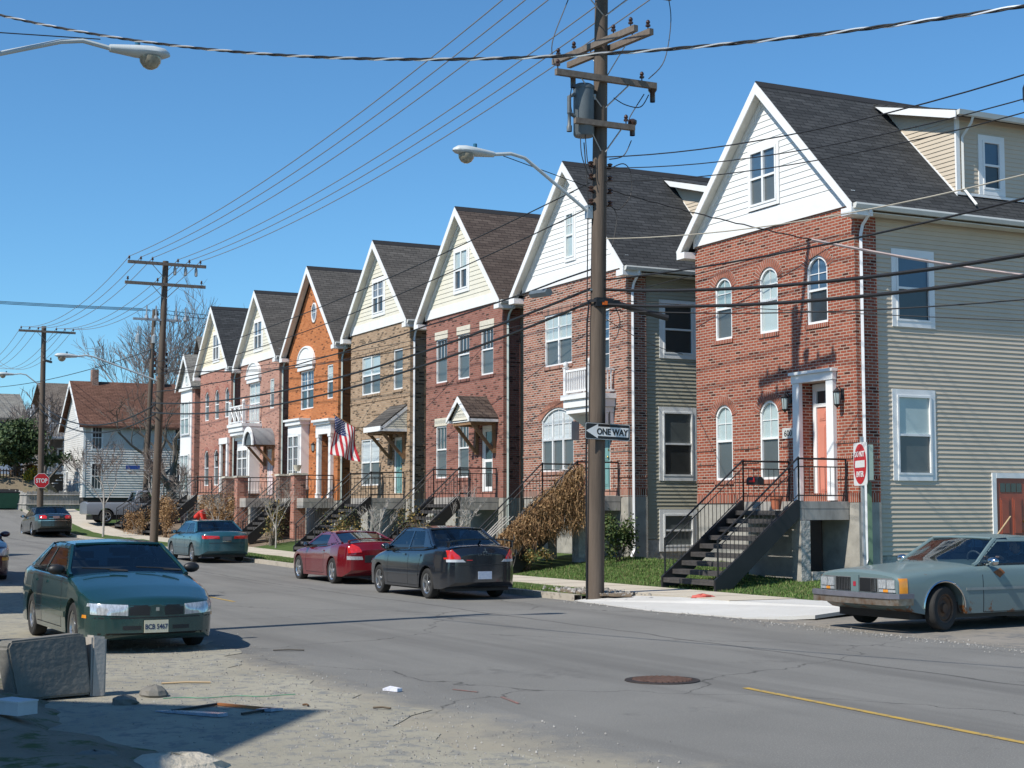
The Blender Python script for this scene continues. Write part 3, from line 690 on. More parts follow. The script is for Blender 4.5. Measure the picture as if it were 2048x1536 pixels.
o = MB(); o.box(4.42, 4.52, .05, .14, 2.2, 4.25); o.box(5.15, 5.25, .05, .14, 2.2, 4.25); o.box(4.52, 5.15, .05, .14, 4.15, 4.25); f = o.build('door_frame', white, H); panel_door(H, Tf, 4.525, 5.145, 2.21, 4.145, -.08, door_teal)
o = MB(); o.prism([(4.1, -1.02, 4.62), (5.7, -1.02, 4.62), (5.7, -.003, 5.42), (4.1, -.003, 5.42)], (0, 0, -.07)); k = o.build('door_canopy', shing_gr, H)
o = MB(); o.box(4.08, 5.72, -1.05, -1.0, 4.42, 4.60)
for x in (4.09, 5.66): o.prism([(x, -1.0, 4.44), (x, -1.0, 4.56), (x, -.005, 5.34), (x, -.005, 5.22)], (.05, 0, 0)); o.box(x, x + .05, -.995, -.006, 4.42, 4.52)
o.build('canopy_trim', white, k)
o = MB(); laps(o, lambda u, d, z: (5.69 + d, u, z), 4.52, 5.2, lambda z: -1.0 + (z - 4.52) / .8, lambda z: -.01, .09, .012); o.build('canopy_gable', creamsid, k, fix=False)
brackets(k, 4.9, .72, .98, 4.6)
stair(H, 5.59, 2.05, piers='rock', zg=.1)
# -- fifth house
H = H5 = townhouse('brick_house', -64.1, 6.2, .22, 'bright orange brick house with brick gable and little oval window', 'orange',
    [(1.61, 3.24, 5.87, 7.50), (4.91, 5.58, 6.13, 7.52), (4.32, 5.44, 2.2, 4.70, 0, .6)], 8.37, 11.84, gab='brick', roofm=shing_gr, side=sagesid, zb=2.0, group=None, down=dsp_g, belts=())
window(H, Tf, 1.61, 3.24, 5.87, 7.50, units=2, munt=(2, 2), up=p_sky, lo=p_dark); window(H, Tf, 4.91, 5.58, 6.13, 7.52, munt=(2, 2), up=p_curt, lo=p_dark)
def half_moon(H, c, hw, z0, h):
    o = MB(); n = 14
    for rr, d in ((1, .10), (.8, .06)):
        pts = [(c + hw * rr * math.cos(math.pi * i / n), -.002, z0 + h * rr * math.sin(math.pi * i / n)) for i in range(n + 1)]
        o.prism(pts, (0, -d - (0.03 if rr < 1 else 0), 0))
    ring = [(c + hw * .93 * math.cos(math.pi * i / n), -.11, z0 + h * .93 * math.sin(math.pi * i / n)) for i in range(n + 1)]
    o.path(ring, .045, 5); o.box(c - hw - .04, c + hw + .04, -.16, -.003, z0 - .12, z0 - .002); o.box(c - hw + .06, c + hw - .06, -.11, -.004, z0 - .30, z0 - .122)
    o.build('arched_pediment', white, H)
half_moon(H, 2.42, 1.02, 7.82, .72)
o = MB(); n = 20
for k in range(n):
    a, b = 2 * math.pi * k / n, 2 * math.pi * (k + 1) / n; q = lambda t, r, y: (3.28 + (.30 + r) * math.cos(t), y, 9.87 + (.42 + r) * math.sin(t))
    o.prism([q(a, 0, -.05), q(b, 0, -.05), q(b, -.05, -.05), q(a, -.05, -.05)], (0, .048, 0))
f = o.build('oval_window', white, H); o = MB(); o.prism([(3.28 + .27 * math.cos(2 * math.pi * k / n), -.015, 9.87 + .39 * math.sin(2 * math.pi * k / n)) for k in range(n)], (0, .013, 0)); o.build('pane', p_sky, f)
o = MB(); o.box(3.27, 3.29, -.035, -.018, 9.5, 10.24); o.box(3.0, 3.56, -.033, -.017, 9.86, 9.88); o.build('muntin', white, f)
def bay(H, u0, u1, pr, z0, z1, corn):
    o = MB(); o.box(u0, u1, -pr, -.003, z0, z1); b = o.build('bay_window', white, H)
    o = MB(); o.box(u0 - .10, u1 + .10, -pr - .10, -.004, z1 + .001, z1 + corn); o.box(u0 - .17, u1 + .17, -pr - .17, -.006, z1 + corn + .001, z1 + corn + .09); o.box(u0 - .05, u1 + .05, -pr - .05, -.007, z0 - .12, z0 - .001); o.build('bay_cornice', white, b)
    window(H, lambda u, d, z: (u, -pr - d, z), u0 + .18, u1 - .18, z0 + .12, z1 - .42, rec=-.015, units=2, munt=(2, 1), low_munt=(2, 3), up=p_dark, lo=p_dark, split=.76, fw=.07)
bay(H, 1.0, 2.75, .35, 2.6, 5.2, .17)
o = MB()
for x in (4.06, 5.48): o.box(x, x + .26, -.14, -.002, 2.05, 4.70); o.box(x - .03, x + .29, -.17, -.003, 2.05, 2.3); o.box(x - .03, x + .29, -.17, -.003, 4.58, 4.701)
o.box(4.0, 5.8, -.16, -.005, 4.705, 5.1); o.box(3.92, 5.88, -.24, -.006, 5.101, 5.2); o.box(3.86, 5.94, -.32, -.007, 5.201, 5.3); o.build('door_surround', white, H)
o = MB(); o.box(4.33, 5.43, .52, .58, 2.2, 4.69); f = o.build('door_frame', woodm, H); panel_door(H, Tf, 4.45, 5.3, 2.22, 4.3, -.50, door_dk)
lantern(H, Tf, 3.72, 4.2)
stair(H, 4.7, 2.1, W=1.6, piers='brick', zg=.15, xr_land=5.9, land_mat=conc)
window(H, lambda u, d, z: (u, .005 - d, z), 4.9, 5.6, .3, 1.5, rec=-.01, casing=.08, up=p_dark, lo=p_scr)
# -- sixth house
H = H6 = townhouse('brick_house', -71.3, 5.9, .25, 'pink brick house with white cross-braced balcony and grey barrel door canopy', 'pink',
    [(1.48, 3.07, 5.6, 7.52), (4.57, 5.16, 6.18, 7.53), (4.2, 5.1, 2.3, 4.35)], 8.49, 11.76, gsid=creamsid, roofm=shing_gr, side=sagesid, gh=(2.3, 3.42, 9.05, 10.34), zb=2.1, group=None, down=dsp_g)
window(H, Tf, 1.48, 3.07, 5.6, 7.52, units=2, munt=(2, 2), low_munt=(2, 2), up=p_curt, lo=p_curt); window(H, Tf, 4.57, 5.16, 6.18, 7.53, munt=(2, 2), up=p_curt, lo=p_scr)
half_moon(H, 2.27, 1.0, 7.84, .68); window(H, lambda u, d, z: (u, -.02 - d, z), 2.3, 3.42, 9.05, 10.34, rec=-.01, units=2, up=p_sky, lo=p_dark, casing=.12)
balcony(H, 1.15, 3.4, .9, 5.5, 6.42, 'cross'); bay(H, 1.3, 3.2, .5, 2.5, 4.85, .15)
def barrel():
    o = MB(); c, hw, n = 4.68, .72, 12
    p = [(c + hw * math.cos(math.pi * i / n), 4.52 + .78 * math.sin(math.pi * i / n)) for i in range(n + 1)]; q = [(c + (hw - .04) * math.cos(math.pi * i / n), 4.52 + .73 * math.sin(math.pi * i / n)) for i in range(n + 1)]
    o.prism([(x, -1.0, z) for x, z in p + q[::-1]], (0, .995, 0)); k = o.build('door_canopy', M('standing_seam_grey', (.30, .32, .33), .4, .3), H, smooth=True)
    o = MB(); o.prism([(x, -1.06, z) for x, z in [(c + (hw + .06) * math.cos(math.pi * i / n), 4.50 + .84 * math.sin(math.pi * i / n)) for i in range(n + 1)] + [(c + (hw - .14) * math.cos(math.pi * i / n), 4.50 + .62 * math.sin(math.pi * i / n)) for i in range(n, -1, -1)]], (0, .055, 0)); o.build('canopy_trim', white, k)
    o = MB(); o.prism([(x, -.96, z) for x, z in q], (0, .03, 0)); o.build('canopy_gable', trafo, k); brackets(k, c, .72, .98, 4.75)
barrel()
o = MB(); o.box(4.2, 4.3, .05, .14, 2.3, 4.35); o.box(5.0, 5.1, .05, .14, 2.3, 4.35); o.box(4.3, 5.0, .05, .14, 4.25, 4.35); f = o.build('door_frame', white, H); panel_door(H, Tf, 4.305, 4.995, 2.31, 4.245, -.08, M('pale_pink_door_paint', (.72, .60, .60), .45))
stair(H, 4.1, 2.15, W=1.6, piers='brick', zg=.25, xr_land=5.4, land_mat=conc)
# -- seventh house
H = H7 = townhouse('brick_house', -78.4, 5.55, .35, 'rose brick house with pale yellow gable and white door surround near the row end', 'rose',
    [(.95, 1.65, 6.16, 7.64, .26), (2.77, 3.45, 6.16, 7.64, .26), (4.55, 5.2, 6.16, 7.64, .26), (.97, 1.76, 2.85, 4.65, .28), (2.72, 3.5, 2.85, 4.65, .28), (4.25, 5.15, 2.5, 4.85, 0, .4)], 8.64, 11.88, gsid=yelsid, roofm=shing_dk, side=sagesid, gh=(2.5, 3.5, 9.14, 10.47), zb=2.4, group=None, down=dsp_g)
for a, b, c, d, r in [(.95, 1.65, 6.16, 7.64, .26), (2.77, 3.45, 6.16, 7.64, .26), (4.55, 5.2, 6.16, 7.64, .26), (.97, 1.76, 2.85, 4.65, .28), (2.72, 3.5, 2.85, 4.65, .28)]:
    window(H, Tf, a, b, c, d, arch=r, up=p_dark, lo=p_scr); brick_arch(Tf, a, b, d, r, arch_brick['rose'], mortar_m, H, n=13)
window(H, lambda u, d, z: (u, -.02 - d, z), 2.5, 3.5, 9.14, 10.47, rec=-.01, units=2, up=p_sky, lo=p_dark, casing=.12)
o = MB(); o.box(4.02, 4.26, -.1, -.002, 2.45, 4.85); o.box(5.14, 5.38, -.1, -.002, 2.45, 4.85); o.box(3.98, 5.42, -.13, -.004, 4.855, 5.15); o.build('door_surround', white, H)
o = MB(); o.box(4.27, 5.13, .33, .38, 2.5, 4.84); f = o.build('door_frame', woodm, H); panel_door(H, Tf, 4.35, 5.05, 2.52, 4.3, -.31, M('olive_door_paint', (.20, .17, .06), .5))
lantern(H, Tf, 3.75, 4.2)
stair(H, 4.6, 2.35, W=2.0, piers='rock', zg=.42, xr_land=5.4)
# -- eighth house: set back, white two-storey bay at its corner
def house8():
    H = thing('brick_house', 'red brick house at the far row end with white two-storey corner bay', 'house', (-85.8, 21.45, 0))
    bm_, bs_ = BR['rose']; o = MB(); o.box(0, 3.45, 1.6, 10, .2, 8.2); o.box(3.5, 6.1, .06, 10, .2, 8.1); o.build('brick_wall', bm_, H)
    o = MB(); o.box(3.5, 5.7, 0, .055, 2.3, 8.0); o.box(3.42, 6.2, -.12, 1.5, 8.001, 8.2); o.build('bay_panel', whitesid, H)
    for z0, z1 in ((2.6, 4.6), (5.6, 7.4)): window(H, Tf, 3.75, 5.45, z0, z1, rec=-.03, units=2, munt=(1, 1), up=p_curt, lo=p_teal, fw=.09)
    o = MB(); c = 4.85
    for sg in (-1, 1): o.prism([(c, -.25, 9.95), (c + sg * 1.6, -.25, 8.15), (c + sg * 1.6, -.25, 8.05), (c, -.25, 9.85)], (0, 4, 0))
    for sg in (-1, 1): o.prism([(1.7, 1.3, 11.3), (1.7 + sg * 2.2, 1.3, 8.3), (1.7 + sg * 2.2, 1.3, 8.2), (1.7, 1.3, 11.2)], (0, 9, 0))
    rf = o.build('roof', shing_pale, H); o = MB()
    for sg in (-1, 1): o.prism([(c, -.28, 9.95), (c + sg * 1.62, -.28, 8.12), (c + sg * 1.62, -.28, 7.95), (c, -.28, 9.7)], (0, .03, 0))
    o.build('rake_trim', white, H); o = MB(); laps(o, lambda u, d, z: (u, -.01 - d, z), 8.2, 9.8, lambda z: c - (9.85 - z) / 1.12, lambda z: c + (9.85 - z) / 1.12, .12, .015); o.build('gable_siding', whitesid, H, fix=False)
    window(H, lambda u, d, z: (u, -.02 - d, z), 4.6, 5.1, 8.35, 9.2, rec=-.01, up=p_curt, lo=p_curt, casing=.05)
    stair(H, 5.4, 2.2, W=1.6, piers='rock', zg=.7)
house8()
H8 = bpy.data.objects
# -- houses across the street whose gables throw the shadows on the near roadside
for i, (ax, ay, br, lb) in enumerate([(-10.85, -5.78, 'red', 'brick gabled house beside the photographer, only its gable shadow crosses the gravel'), (-29.85, -1.17, 'tan', 'tan brick gabled house on the near side, shading the kerb behind the green sedan'),
                                      (-39.65, .36, 'mauve', 'plum brick gabled house on the near side, third along the kerb'), (-54.95, -.6, 'orange', 'orange brick gabled house on the near side, farthest along the kerb')]):
    H = townhouse('brick_house', ax + 3.08, 6.16, 0, lb, br, [(.9, 1.6, 5.8, 7.3), (4.5, 5.2, 5.8, 7.3), (.9, 1.6, 2.3, 4.1), (2.7, 3.4, 2.3, 4.1), (4.3, 5.2, 1.9, 4.2)], 8.24, 11.68, gh=(2.5, 3.5, 8.9, 10.1), rz_house=math.pi, Y0=ay - .30, group=None, roofm=shing_gr)
    for a, b, c, d in [(.9, 1.6, 5.8, 7.3), (4.5, 5.2, 5.8, 7.3), (.9, 1.6, 2.3, 4.1), (2.7, 3.4, 2.3, 4.1)]: window(H, Tf, a, b, c, d, up=p_curt, lo=p_scr)
    window(H, lambda u, d, z: (u, -.02 - d, z), 2.5, 3.5, 8.9, 10.1, rec=-.01, units=2, up=p_sky, lo=p_dark, casing=.1); panel_door(H, Tf, 4.3, 5.2, 1.9, 4.2, -.1, door_teal)
for o_ in list(bpy.data.objects):
    if o_.get('category') == 'house': o_['group'] = 'gabled brick townhouses'
# ------------------------------------------------------------------ the ground
LEVELS = [(-200, 3.4), (-120, 2.6), (-104, 2.1), (-96, 1.78), (-91, 1.40), (-84, .62), (-78, .27), (-64, .12), (-50, -.06), (-36, -.2), (100, -.2)]
def Rz(X):
    """level of the street surface: flat by the corner, climbing towards the far end"""
    def f(x):
        for (p, q), (r, t) in zip(LEVELS[:-1], LEVELS[1:]):
            if x <= r: return q + (t - q) * max(0, (x - p)) / (r - p)
        return -.2
    return (f(X - 2.5) + f(X - 1) + f(X) + f(X + 1) + f(X + 2.5)) / 5
def noise1(x, s=0): return math.sin(x * 1.7 + s) * .5 + math.sin(x * 4.1 + s * 2.3) * .3 + math.sin(x * 9.7 + s) * .2
def sheet(name, xs, ys, zf, mat, kind='structure', skip=None):
    mb = MB(); n = len(ys)
    mb.v = [(x, y, zf(x, y)) for x in xs for y in ys]
    for i in range(len(xs) - 1):
        for j in range(n - 1):
            if skip and skip((xs[i] + xs[i + 1]) / 2, (ys[j] + ys[j + 1]) / 2): continue
            mb.f.append([i * n + j, (i + 1) * n + j, (i + 1) * n + j + 1, i * n + j + 1]); mb.mi.append(0)
    o = mb.build(name, mat, fix=False, smooth=True); o['kind'] = kind
    return o
def fr(a, b, st):
    n = max(1, int(math.ceil(abs(b - a) / st))); return [a + (b - a) * i / n for i in range(n + 1)]

def world_mat(name, c1, c2, sc1, c3=None, sc2=40, r=.95, bump=.006, bsc=60, f3=.5, crack=False, extra=None):
    m, nt, b = base_mat(name); L = nt.links.new
    g = N(nt, 'ShaderNodeNewGeometry'); P = g.outputs['Position']
    n1 = N(nt, 'ShaderNodeTexNoise', Scale=sc1, Detail=8., Roughness=.65); L(P, n1.inputs['Vector'])
    r1 = N(nt, 'ShaderNodeMapRange'); r1.inputs['From Min'].default_value = .35; r1.inputs['From Max'].default_value = .65; L(n1.outputs[0], r1.inputs[0])
    mx = N(nt, 'ShaderNodeMix', data_type='RGBA'); L(r1.outputs[0], mx.inputs[0]); mx.inputs[6].default_value = c4(c1); mx.inputs[7].default_value = c4(c2); col = mx.outputs[2]
    if c3:
        n2 = N(nt, 'ShaderNodeTexNoise', Scale=sc2, Detail=4., Roughness=.7); L(P, n2.inputs['Vector'])
        r2 = N(nt, 'ShaderNodeMapRange'); r2.inputs['From Min'].default_value = f3; r2.inputs['From Max'].default_value = f3 + .12; L(n2.outputs[0], r2.inputs[0])
        m2 = N(nt, 'ShaderNodeMix', data_type='RGBA'); L(r2.outputs[0], m2.inputs[0]); L(col, m2.inputs[6]); m2.inputs[7].default_value = c4(c3); col = m2.outputs[2]
    if extra: col = extra(nt, P, col)
    L(col, b.inputs['Base Color']); b.inputs['Roughness'].default_value = r; b.inputs['Specular IOR Level'].default_value = .3
    n3 = N(nt, 'ShaderNodeTexNoise', Scale=bsc, Detail=5., Roughness=.7); L(P, n3.inputs['Vector'])
    bp = N(nt, 'ShaderNodeBump', Strength=.7, Distance=bump); L(n3.outputs[0], bp.inputs['Height']); L(bp.outputs[0], b.inputs['Normal'])
    return m
def mixc(nt, fac, a, c):
    L = nt.links.new; m = N(nt, 'ShaderNodeMix', data_type='RGBA'); L(fac, m.inputs[0]); L(a, m.inputs[6]); m.inputs[7].default_value = c4(c); return m.outputs[2]
def mathn(nt, op, a, b=None, clamp=False):
    n = N(nt, 'ShaderNodeMath', operation=op); n.use_clamp = clamp
    for i, v in enumerate((a, b)):
        if v is None: continue
        if isinstance(v, (int, float)): n.inputs[i].default_value = v
        else: nt.links.new(v, n.inputs[i])
    return n.outputs[0]
def asphalt_extra(nt, P, col):
    L = nt.links.new; sp = N(nt, 'ShaderNodeSeparateXYZ'); L(P, sp.inputs[0])
    # sealed cracks and the darker wheel tracks follow the street
    nz = N(nt, 'ShaderNodeTexNoise', Scale=.8, Detail=5.); L(P, nz.inputs['Vector'])
    mp = N(nt, 'ShaderNodeMapping'); mp.inputs['Scale'].default_value = (.06, 1.1, 1); L(P, mp.inputs[0])
    st = N(nt, 'ShaderNodeTexNoise', Scale=1.3, Detail=4.); L(mp.outputs[0], st.inputs['Vector'])
    f = N(nt, 'ShaderNodeMapRange'); f.inputs['From Min'].default_value = .5; f.inputs['From Max'].default_value = .75; f.inputs['To Max'].default_value = .75; L(st.outputs[0], f.inputs[0])
    col = mixc(nt, f.outputs[0], col, (.115, .110, .102))
    oi = N(nt, 'ShaderNodeTexNoise', Scale=.55, Detail=7., Roughness=.8); L(P, oi.inputs['Vector']); fo = N(nt, 'ShaderNodeMapRange'); fo.inputs['From Min'].default_value = .60; fo.inputs['From Max'].default_value = .70; fo.inputs['To Max'].default_value = .55; L(oi.outputs[0], fo.inputs[0]); col = mixc(nt, fo.outputs[0], col, (.085, .082, .078))
    vo = N(nt, 'ShaderNodeTexVoronoi', feature='DISTANCE_TO_EDGE', Scale=.16); 
    wv = N(nt, 'ShaderNodeVectorMath', operation='MULTIPLY_ADD'); L(nz.outputs['Color'], wv.inputs[0]); wv.inputs[1].default_value = (1.6, 1.6, 0); L(P, wv.inputs[2]); L(wv.outputs[0], vo.inputs['Vector'])
    ck = N(nt, 'ShaderNodeMapRange'); ck.inputs['From Min'].default_value = .0; ck.inputs['From Max'].default_value = .0035; ck.inputs['To Min'].default_value = .75; ck.inputs['To Max'].default_value = 0; L(vo.outputs[0], ck.inputs[0])
    col = mixc(nt, ck.outputs[0], col, (.035, .033, .03))
    # one long lengthwise seam
    d = mathn(nt, 'ABSOLUTE', mathn(nt, 'SUBTRACT', mathn(nt, 'ADD', sp.outputs['Y'], mathn(nt, 'MULTIPLY', nz.outputs[0], .3)), 12.1))
    s = mathn(nt, 'MULTIPLY', mathn(nt, 'LESS_THAN', d, .03), .6); col = mixc(nt, s, col, (.04, .038, .036))
    # sand blown in from the near shoulder
    n4 = N(nt, 'ShaderNodeTexNoise', Scale=.9, Detail=9., Roughness=.75); L(P, n4.inputs['Vector'])
    e = mathn(nt, 'ADD', mathn(nt, 'SUBTRACT', 6.05, sp.outputs['Y']), mathn(nt, 'MULTIPLY', mathn(nt, 'SUBTRACT', n4.outputs[0], .5), 3.4))
    e = mathn(nt, 'MULTIPLY', e, 1.2, True); col = mixc(nt, mathn(nt, 'MULTIPLY', e, .85), col, (.32, .285, .215))
    return col
asph = world_mat('asphalt', (.155, .150, .138), (.195, .188, .172), .35, (.30, .29, .26), 70, bump=.006, bsc=110, f3=.54, extra=asphalt_extra)
grav = world_mat('gravel_and_sand', (.29, .265, .205), (.37, .34, .265), .7, (.22, .215, .195), 5, bump=.02, bsc=45, f3=.50)
worn = world_mat('worn_pavement', (.21, .19, .16), (.28, .25, .21), .5, (.16, .155, .145), 3, bump=.012, bsc=60)
walk = world_mat('sidewalk_concrete', (.47, .42, .335), (.54, .48, .39), .8, (.38, .35, .29), 20, bump=.003, bsc=60, f3=.6)
apr = world_mat('pale_apron_concrete', (.50, .485, .45), (.57, .555, .52), .8, (.43, .41, .38), 18, bump=.003, bsc=60, f3=.62)
curbm = world_mat('kerb_concrete', (.37, .33, .27), (.45, .40, .33), 1.2, (.24, .215, .18), 6, bump=.008, bsc=30, f3=.55)
dirt = world_mat('bare_earth', (.16, .12, .085), (.22, .175, .125), .8, (.28, .24, .19), 12, bump=.02, bsc=25, f3=.6)
lawnm = world_mat('lawn_soil', (.050, .090, .018), (.075, .115, .028), 1.1, (.13, .12, .06), 9, bump=.02, bsc=50, f3=.60)
hillm = world_mat('dry_hillside', (.17, .13, .085), (.22, .18, .12), .2, (.10, .12, .045), .5, bump=.03, bsc=5, f3=.52)

def far_z(X, Y):
    z = Rz(X) - .06
    if X < -104: z += min(2.0, (-104 - X) * .05)
    return z
xs = fr(260, -26, 14) + fr(-30, -110, 3.5)[0:] + fr(-114, -200, 6) + fr(-240, -900, 60)
ys = fr(-500, -60, 60) + fr(-50, 120, 7) + fr(140, 700, 60)
sheet('ground', xs, ys, far_z, hillm)
ROADX = fr(60, -33, 3) + fr(-34.5, -150, 1.5)
sheet('road', ROADX, fr(-5, 15.03, 2.2), lambda x, y: Rz(x), asph)
# near gravel shoulder with a ragged edge
gx = fr(34, -45, .28); mb = MB()
yb_ = lambda x: 5.30 + .45 * noise1(x * .5, 1.3) + .2 * noise1(x * 2.3, 2) + (.5 * min(1, (-15.7 - x) / 2.8) if x < -15.7 else 0)
for x in gx: mb.v += [(x, -4.9, Rz(x) + .012), (x, 2.5, Rz(x) + .012), (x, yb_(x), Rz(x) + .006)]
for i in range(len(gx) - 1):
    for k in (0, 1): a = i * 3 + k; mb.f.append([a, a + 3, a + 4, a + 1]); mb.mi.append(0)
o = mb.build('gravel_shoulder', grav, fix=True); o['kind'] = 'structure'
# earth bank on the near left, where the concrete blocks stand
ex = fr(-10.0, -46, .38); ey = fr(-4.8, 3.9, .38)
def bank_z(x, y):
    e = 2.8 + .35 * noise1(x * .8, 4) ; h = max(0, min(1, (e - y) / .7)); return Rz(x) - .02 + .16 * h * h * (3 - 2 * h) + .03 * noise1(x * 2 + y * 3, 1) * h
bankm = world_mat('earth_and_grass_bank', (.17, .145, .105), (.24, .21, .16), 1.0, (.07, .095, .03), 3.2, bump=.03, bsc=18, f3=.53)
sheet('earth_bank', ex, ey, bank_z, bankm)
sheet('cross_street', fr(-22.9, -8, 1.5), fr(15.031, 90, 3), lambda x, y: -.2 + .012 * min(y - 15, 12), worn)
sheet('far_cross_street', fr(-94.2, -99, 1.2), fr(-5, 13.8, 2), lambda x, y: Rz(x) + .012, apr)
# kerb, tree lawn, sidewalk, yard
def strip(name, x0, x1, y0, y1, dz, mat, step=1.5, zf=None, thick=.12):
    X = fr(x0, x1, step); mb = MB()
    zf = zf or (lambda x, y: Rz(x) + dz)
    for x in X: mb.v += [(x, y0, Rz(x) - .03), (x, y0, zf(x, y0)), (x, y1, zf(x, y1)), (x, y1, Rz(x) - .03)]
    for i in range(len(X) - 1):
        for k in range(3): a = i * 4 + k; mb.f.append([a, a + 4, a + 5, a + 1]); mb.mi.append(0)
    o = mb.build(name, mat, fix=True); o['kind'] = 'structure'; return o
strip('curb', -27.0, -93.0, 15.031, 15.20, .12, curbm)
sheet('grass_verge', fr(-27.1, -93.0, 1.2), [15.202, 15.5, 15.8, 16.1, 16.398], lambda x, y: Rz(x) + .10 + (y - 15.2) * .03 + .02 * noise1(x * 1.9 + y, 3), lawnm)
strip('sidewalk', -23.6, -92.8, 16.40, 17.95, .15, walk)
yard = lambda x, y: Rz(x) + .14 + max(0, min(1, (y - 18.0) / 3.2)) * .40 * (1 if x < -30 else max(.25, (-23 - x) / 7 * .75 + .25)) + .015 * noise1(x * 2 + y, 2)
sheet('lawn', fr(-23.0, -58, 1.0), fr(17.952, 21.5, .5), yard, lawnm)
sheet('planting_bed', fr(-58.001, -84, 1.0), fr(17.952, 21.5, .9), yard, dirt)
sheet('side_lawn', fr(-23.0, -26.0, 1.0), fr(21.501, 60, 3), lambda x, y: yard(x, 21.5), lawnm)
sheet('far_lawn', fr(-93.01, -104, 2), fr(15.031, 40, 3), lambda x, y: Rz(x) + .05, lawnm)
sheet('hillside', fr(-94.6, -116, .6), fr(7, 18.4, .8), lambda x, y: Rz(x) + .03 + 1.75 * max(0, min(1, (-94.8 - x) / 2.4)) * max(0, min(1, (18.4 - y) / 1.2)) + .08 * noise1(x + y * 2, 2), hillm)
sheet('vacant_lot', fr(-79.8, -93.0, 1.1), fr(17.96, 45, 3), lambda x, y: Rz(x) + .14, lawnm)
ap = [(-27.0, 15.035), (-23.7, 14.77), (-21.3, 15.13), (-20.4, 15.86), (-20.9, 17.3), (-22.0, 21.0), (-22.98, 21.0), (-22.98, 17.94), (-23.6, 17.9), (-23.65, 16.4), (-25.2, 16.35), (-26.3, 16.1), (-27.05, 15.7)]
mb = MB(); zt = lambda x, y: -.188 + .13 * max(0, min(1, (y - 15.0) / 1.4))
mb.prism([(x, y, zt(x, y)) for x, y in ap], (0, 0, -.06)); o = mb.build('corner_apron', apr, fix=True); o['kind'] = 'structure'
mb = MB()
for x in fr(-25, -92, 1.52): mb.box(x - .008, x + .008, 16.402, 17.948, Rz(x) + .12, Rz(x) + .1525)
o = mb.build('sidewalk_joints', M('dark_joint_gap', (.12, .10, .08), .95)); o['kind'] = 'structure'  # dark strips along the slab joints
# yellow centre line (worn) and manhole
yel = world_mat('worn_yellow_paint', (.46, .30, .06), (.40, .27, .08), 3, (.17, .155, .12), 14, f3=.52, bump=.001)
def lane(name, x0, x1, y0, y1, w=.11):
    mb = MB()
    X = fr(x0, x1, .8)
    for x in X:
        y = y0 + (y1 - y0) * (x - x0) / (x1 - x0); mb.v += [(x, y - w / 2, Rz(x) + .005), (x, y + w / 2, Rz(x) + .005)]
    for i in range(len(X) - 1): mb.f.append([2 * i, 2 * i + 2, 2 * i + 3, 2 * i + 1]); mb.mi.append(0)
    o = mb.build(name, yel, fix=True); o['kind'] = 'structure'
lane('center_line', 6, -13.05, 8.1, 9.25, .085); lane('center_line', -29.8, -38, 8.9, 9.1, .08); 
mh = thing('manhole_cover', 'round rusty iron manhole cover set in the asphalt lane', 'manhole cover', (-14.02, 8.87, -.2))
mb = MB(); mb.lathe([(.33, .002), (.33, .014), (.40, .010), (.405, -.01)], 28); mb.build('ring', M('cast_iron_ring', (.045, .035, .03), .7, .4), mh)
mb = MB(); mb.lathe([(.001, .018), (.325, .014)], 28)
for k in range(-5, 6): mb.box(-math.sqrt(.1 - (k * .055) ** 2), math.sqrt(.1 - (k * .055) ** 2), k * .055 - .008, k * .055 + .008, .010, .022)
mb.build('lid', M('rusty_cast_iron', (.11, .065, .05), .75, .2, var=.4, scale=12), mh)
patch_m = world_mat('gravelly_patch', (.26, .24, .21), (.33, .30, .26), 1.2, (.16, .15, .14), 18, bump=.02, bsc=40)
mb = MB(); pts = []
for k in range(40): t = 2 * math.pi * k / 40; r = 1 + .25 * noise1(t * 2, 1); pts.append((-27.6 + 1.2 * r * math.cos(t), 15.85 + .50 * r * math.sin(t), -.045))
mb.prism(pts, (0, 0, -.05)); o = mb.build('broken_ground', dirt); o['kind'] = 'structure'

# ------------------------------------------------------------------ grass, stones, litter
def grass(name, n, region, h0, h1, zf, cols, w=.012, label=''):
    mb = MB(); k = 0
    while k < n:
        x, y = region()
        z = zf(x, y); a = random.uniform(0, 6.28); h = random.uniform(h0, h1); l = random.uniform(.2, .7) * h; b = a + random.uniform(.8, 2.2)
        mb.cur = random.randrange(len(cols))
        ww = w * random.uniform(.7, 1.5)
        mb.add([(x - ww * math.cos(a), y - ww * math.sin(a), z - .01), (x + ww * math.cos(a), y + ww * math.sin(a), z - .01), (x + l * math.cos(b), y + l * math.sin(b), z + h)], [(0, 1, 2)]); k += 1
    o = mb.build(name, cols, fix=False); o['kind'] = 'stuff'; tag(o, label, 'grass'); return o
gcols = [M('grass_blade_%d' % i, c, .8, var=.2, scale=2) for i, c in enumerate([(.065, .135, .02), (.085, .16, .028), (.12, .18, .04), (.18, .18, .07)])]
def reg_near():
    while True:
        return random.uniform(-35.5, -23.1), random.uniform(17.98, 21.4)
grass('grass', 26000, reg_near, .02, .065, yard, gcols, .011, 'short green lawn grass in front of the red corner house')
grass('grass', 11000, lambda: (random.uniform(-56, -27.8), random.uniform(15.22, 16.38)), .02, .07, lambda x, y: Rz(x) + .10, gcols, .013, 'patchy grass verge between the kerb and the sidewalk')
grass('grass', 5000, lambda: (-16.5 - 13 * random.random() ** 1.3, random.uniform(.2, 2.9)), .03, .12, bank_z, gcols[:3] + [M('dry_grass_blade', (.30, .25, .13), .8)], .008, 'thin weeds on the bank around the concrete blocks')
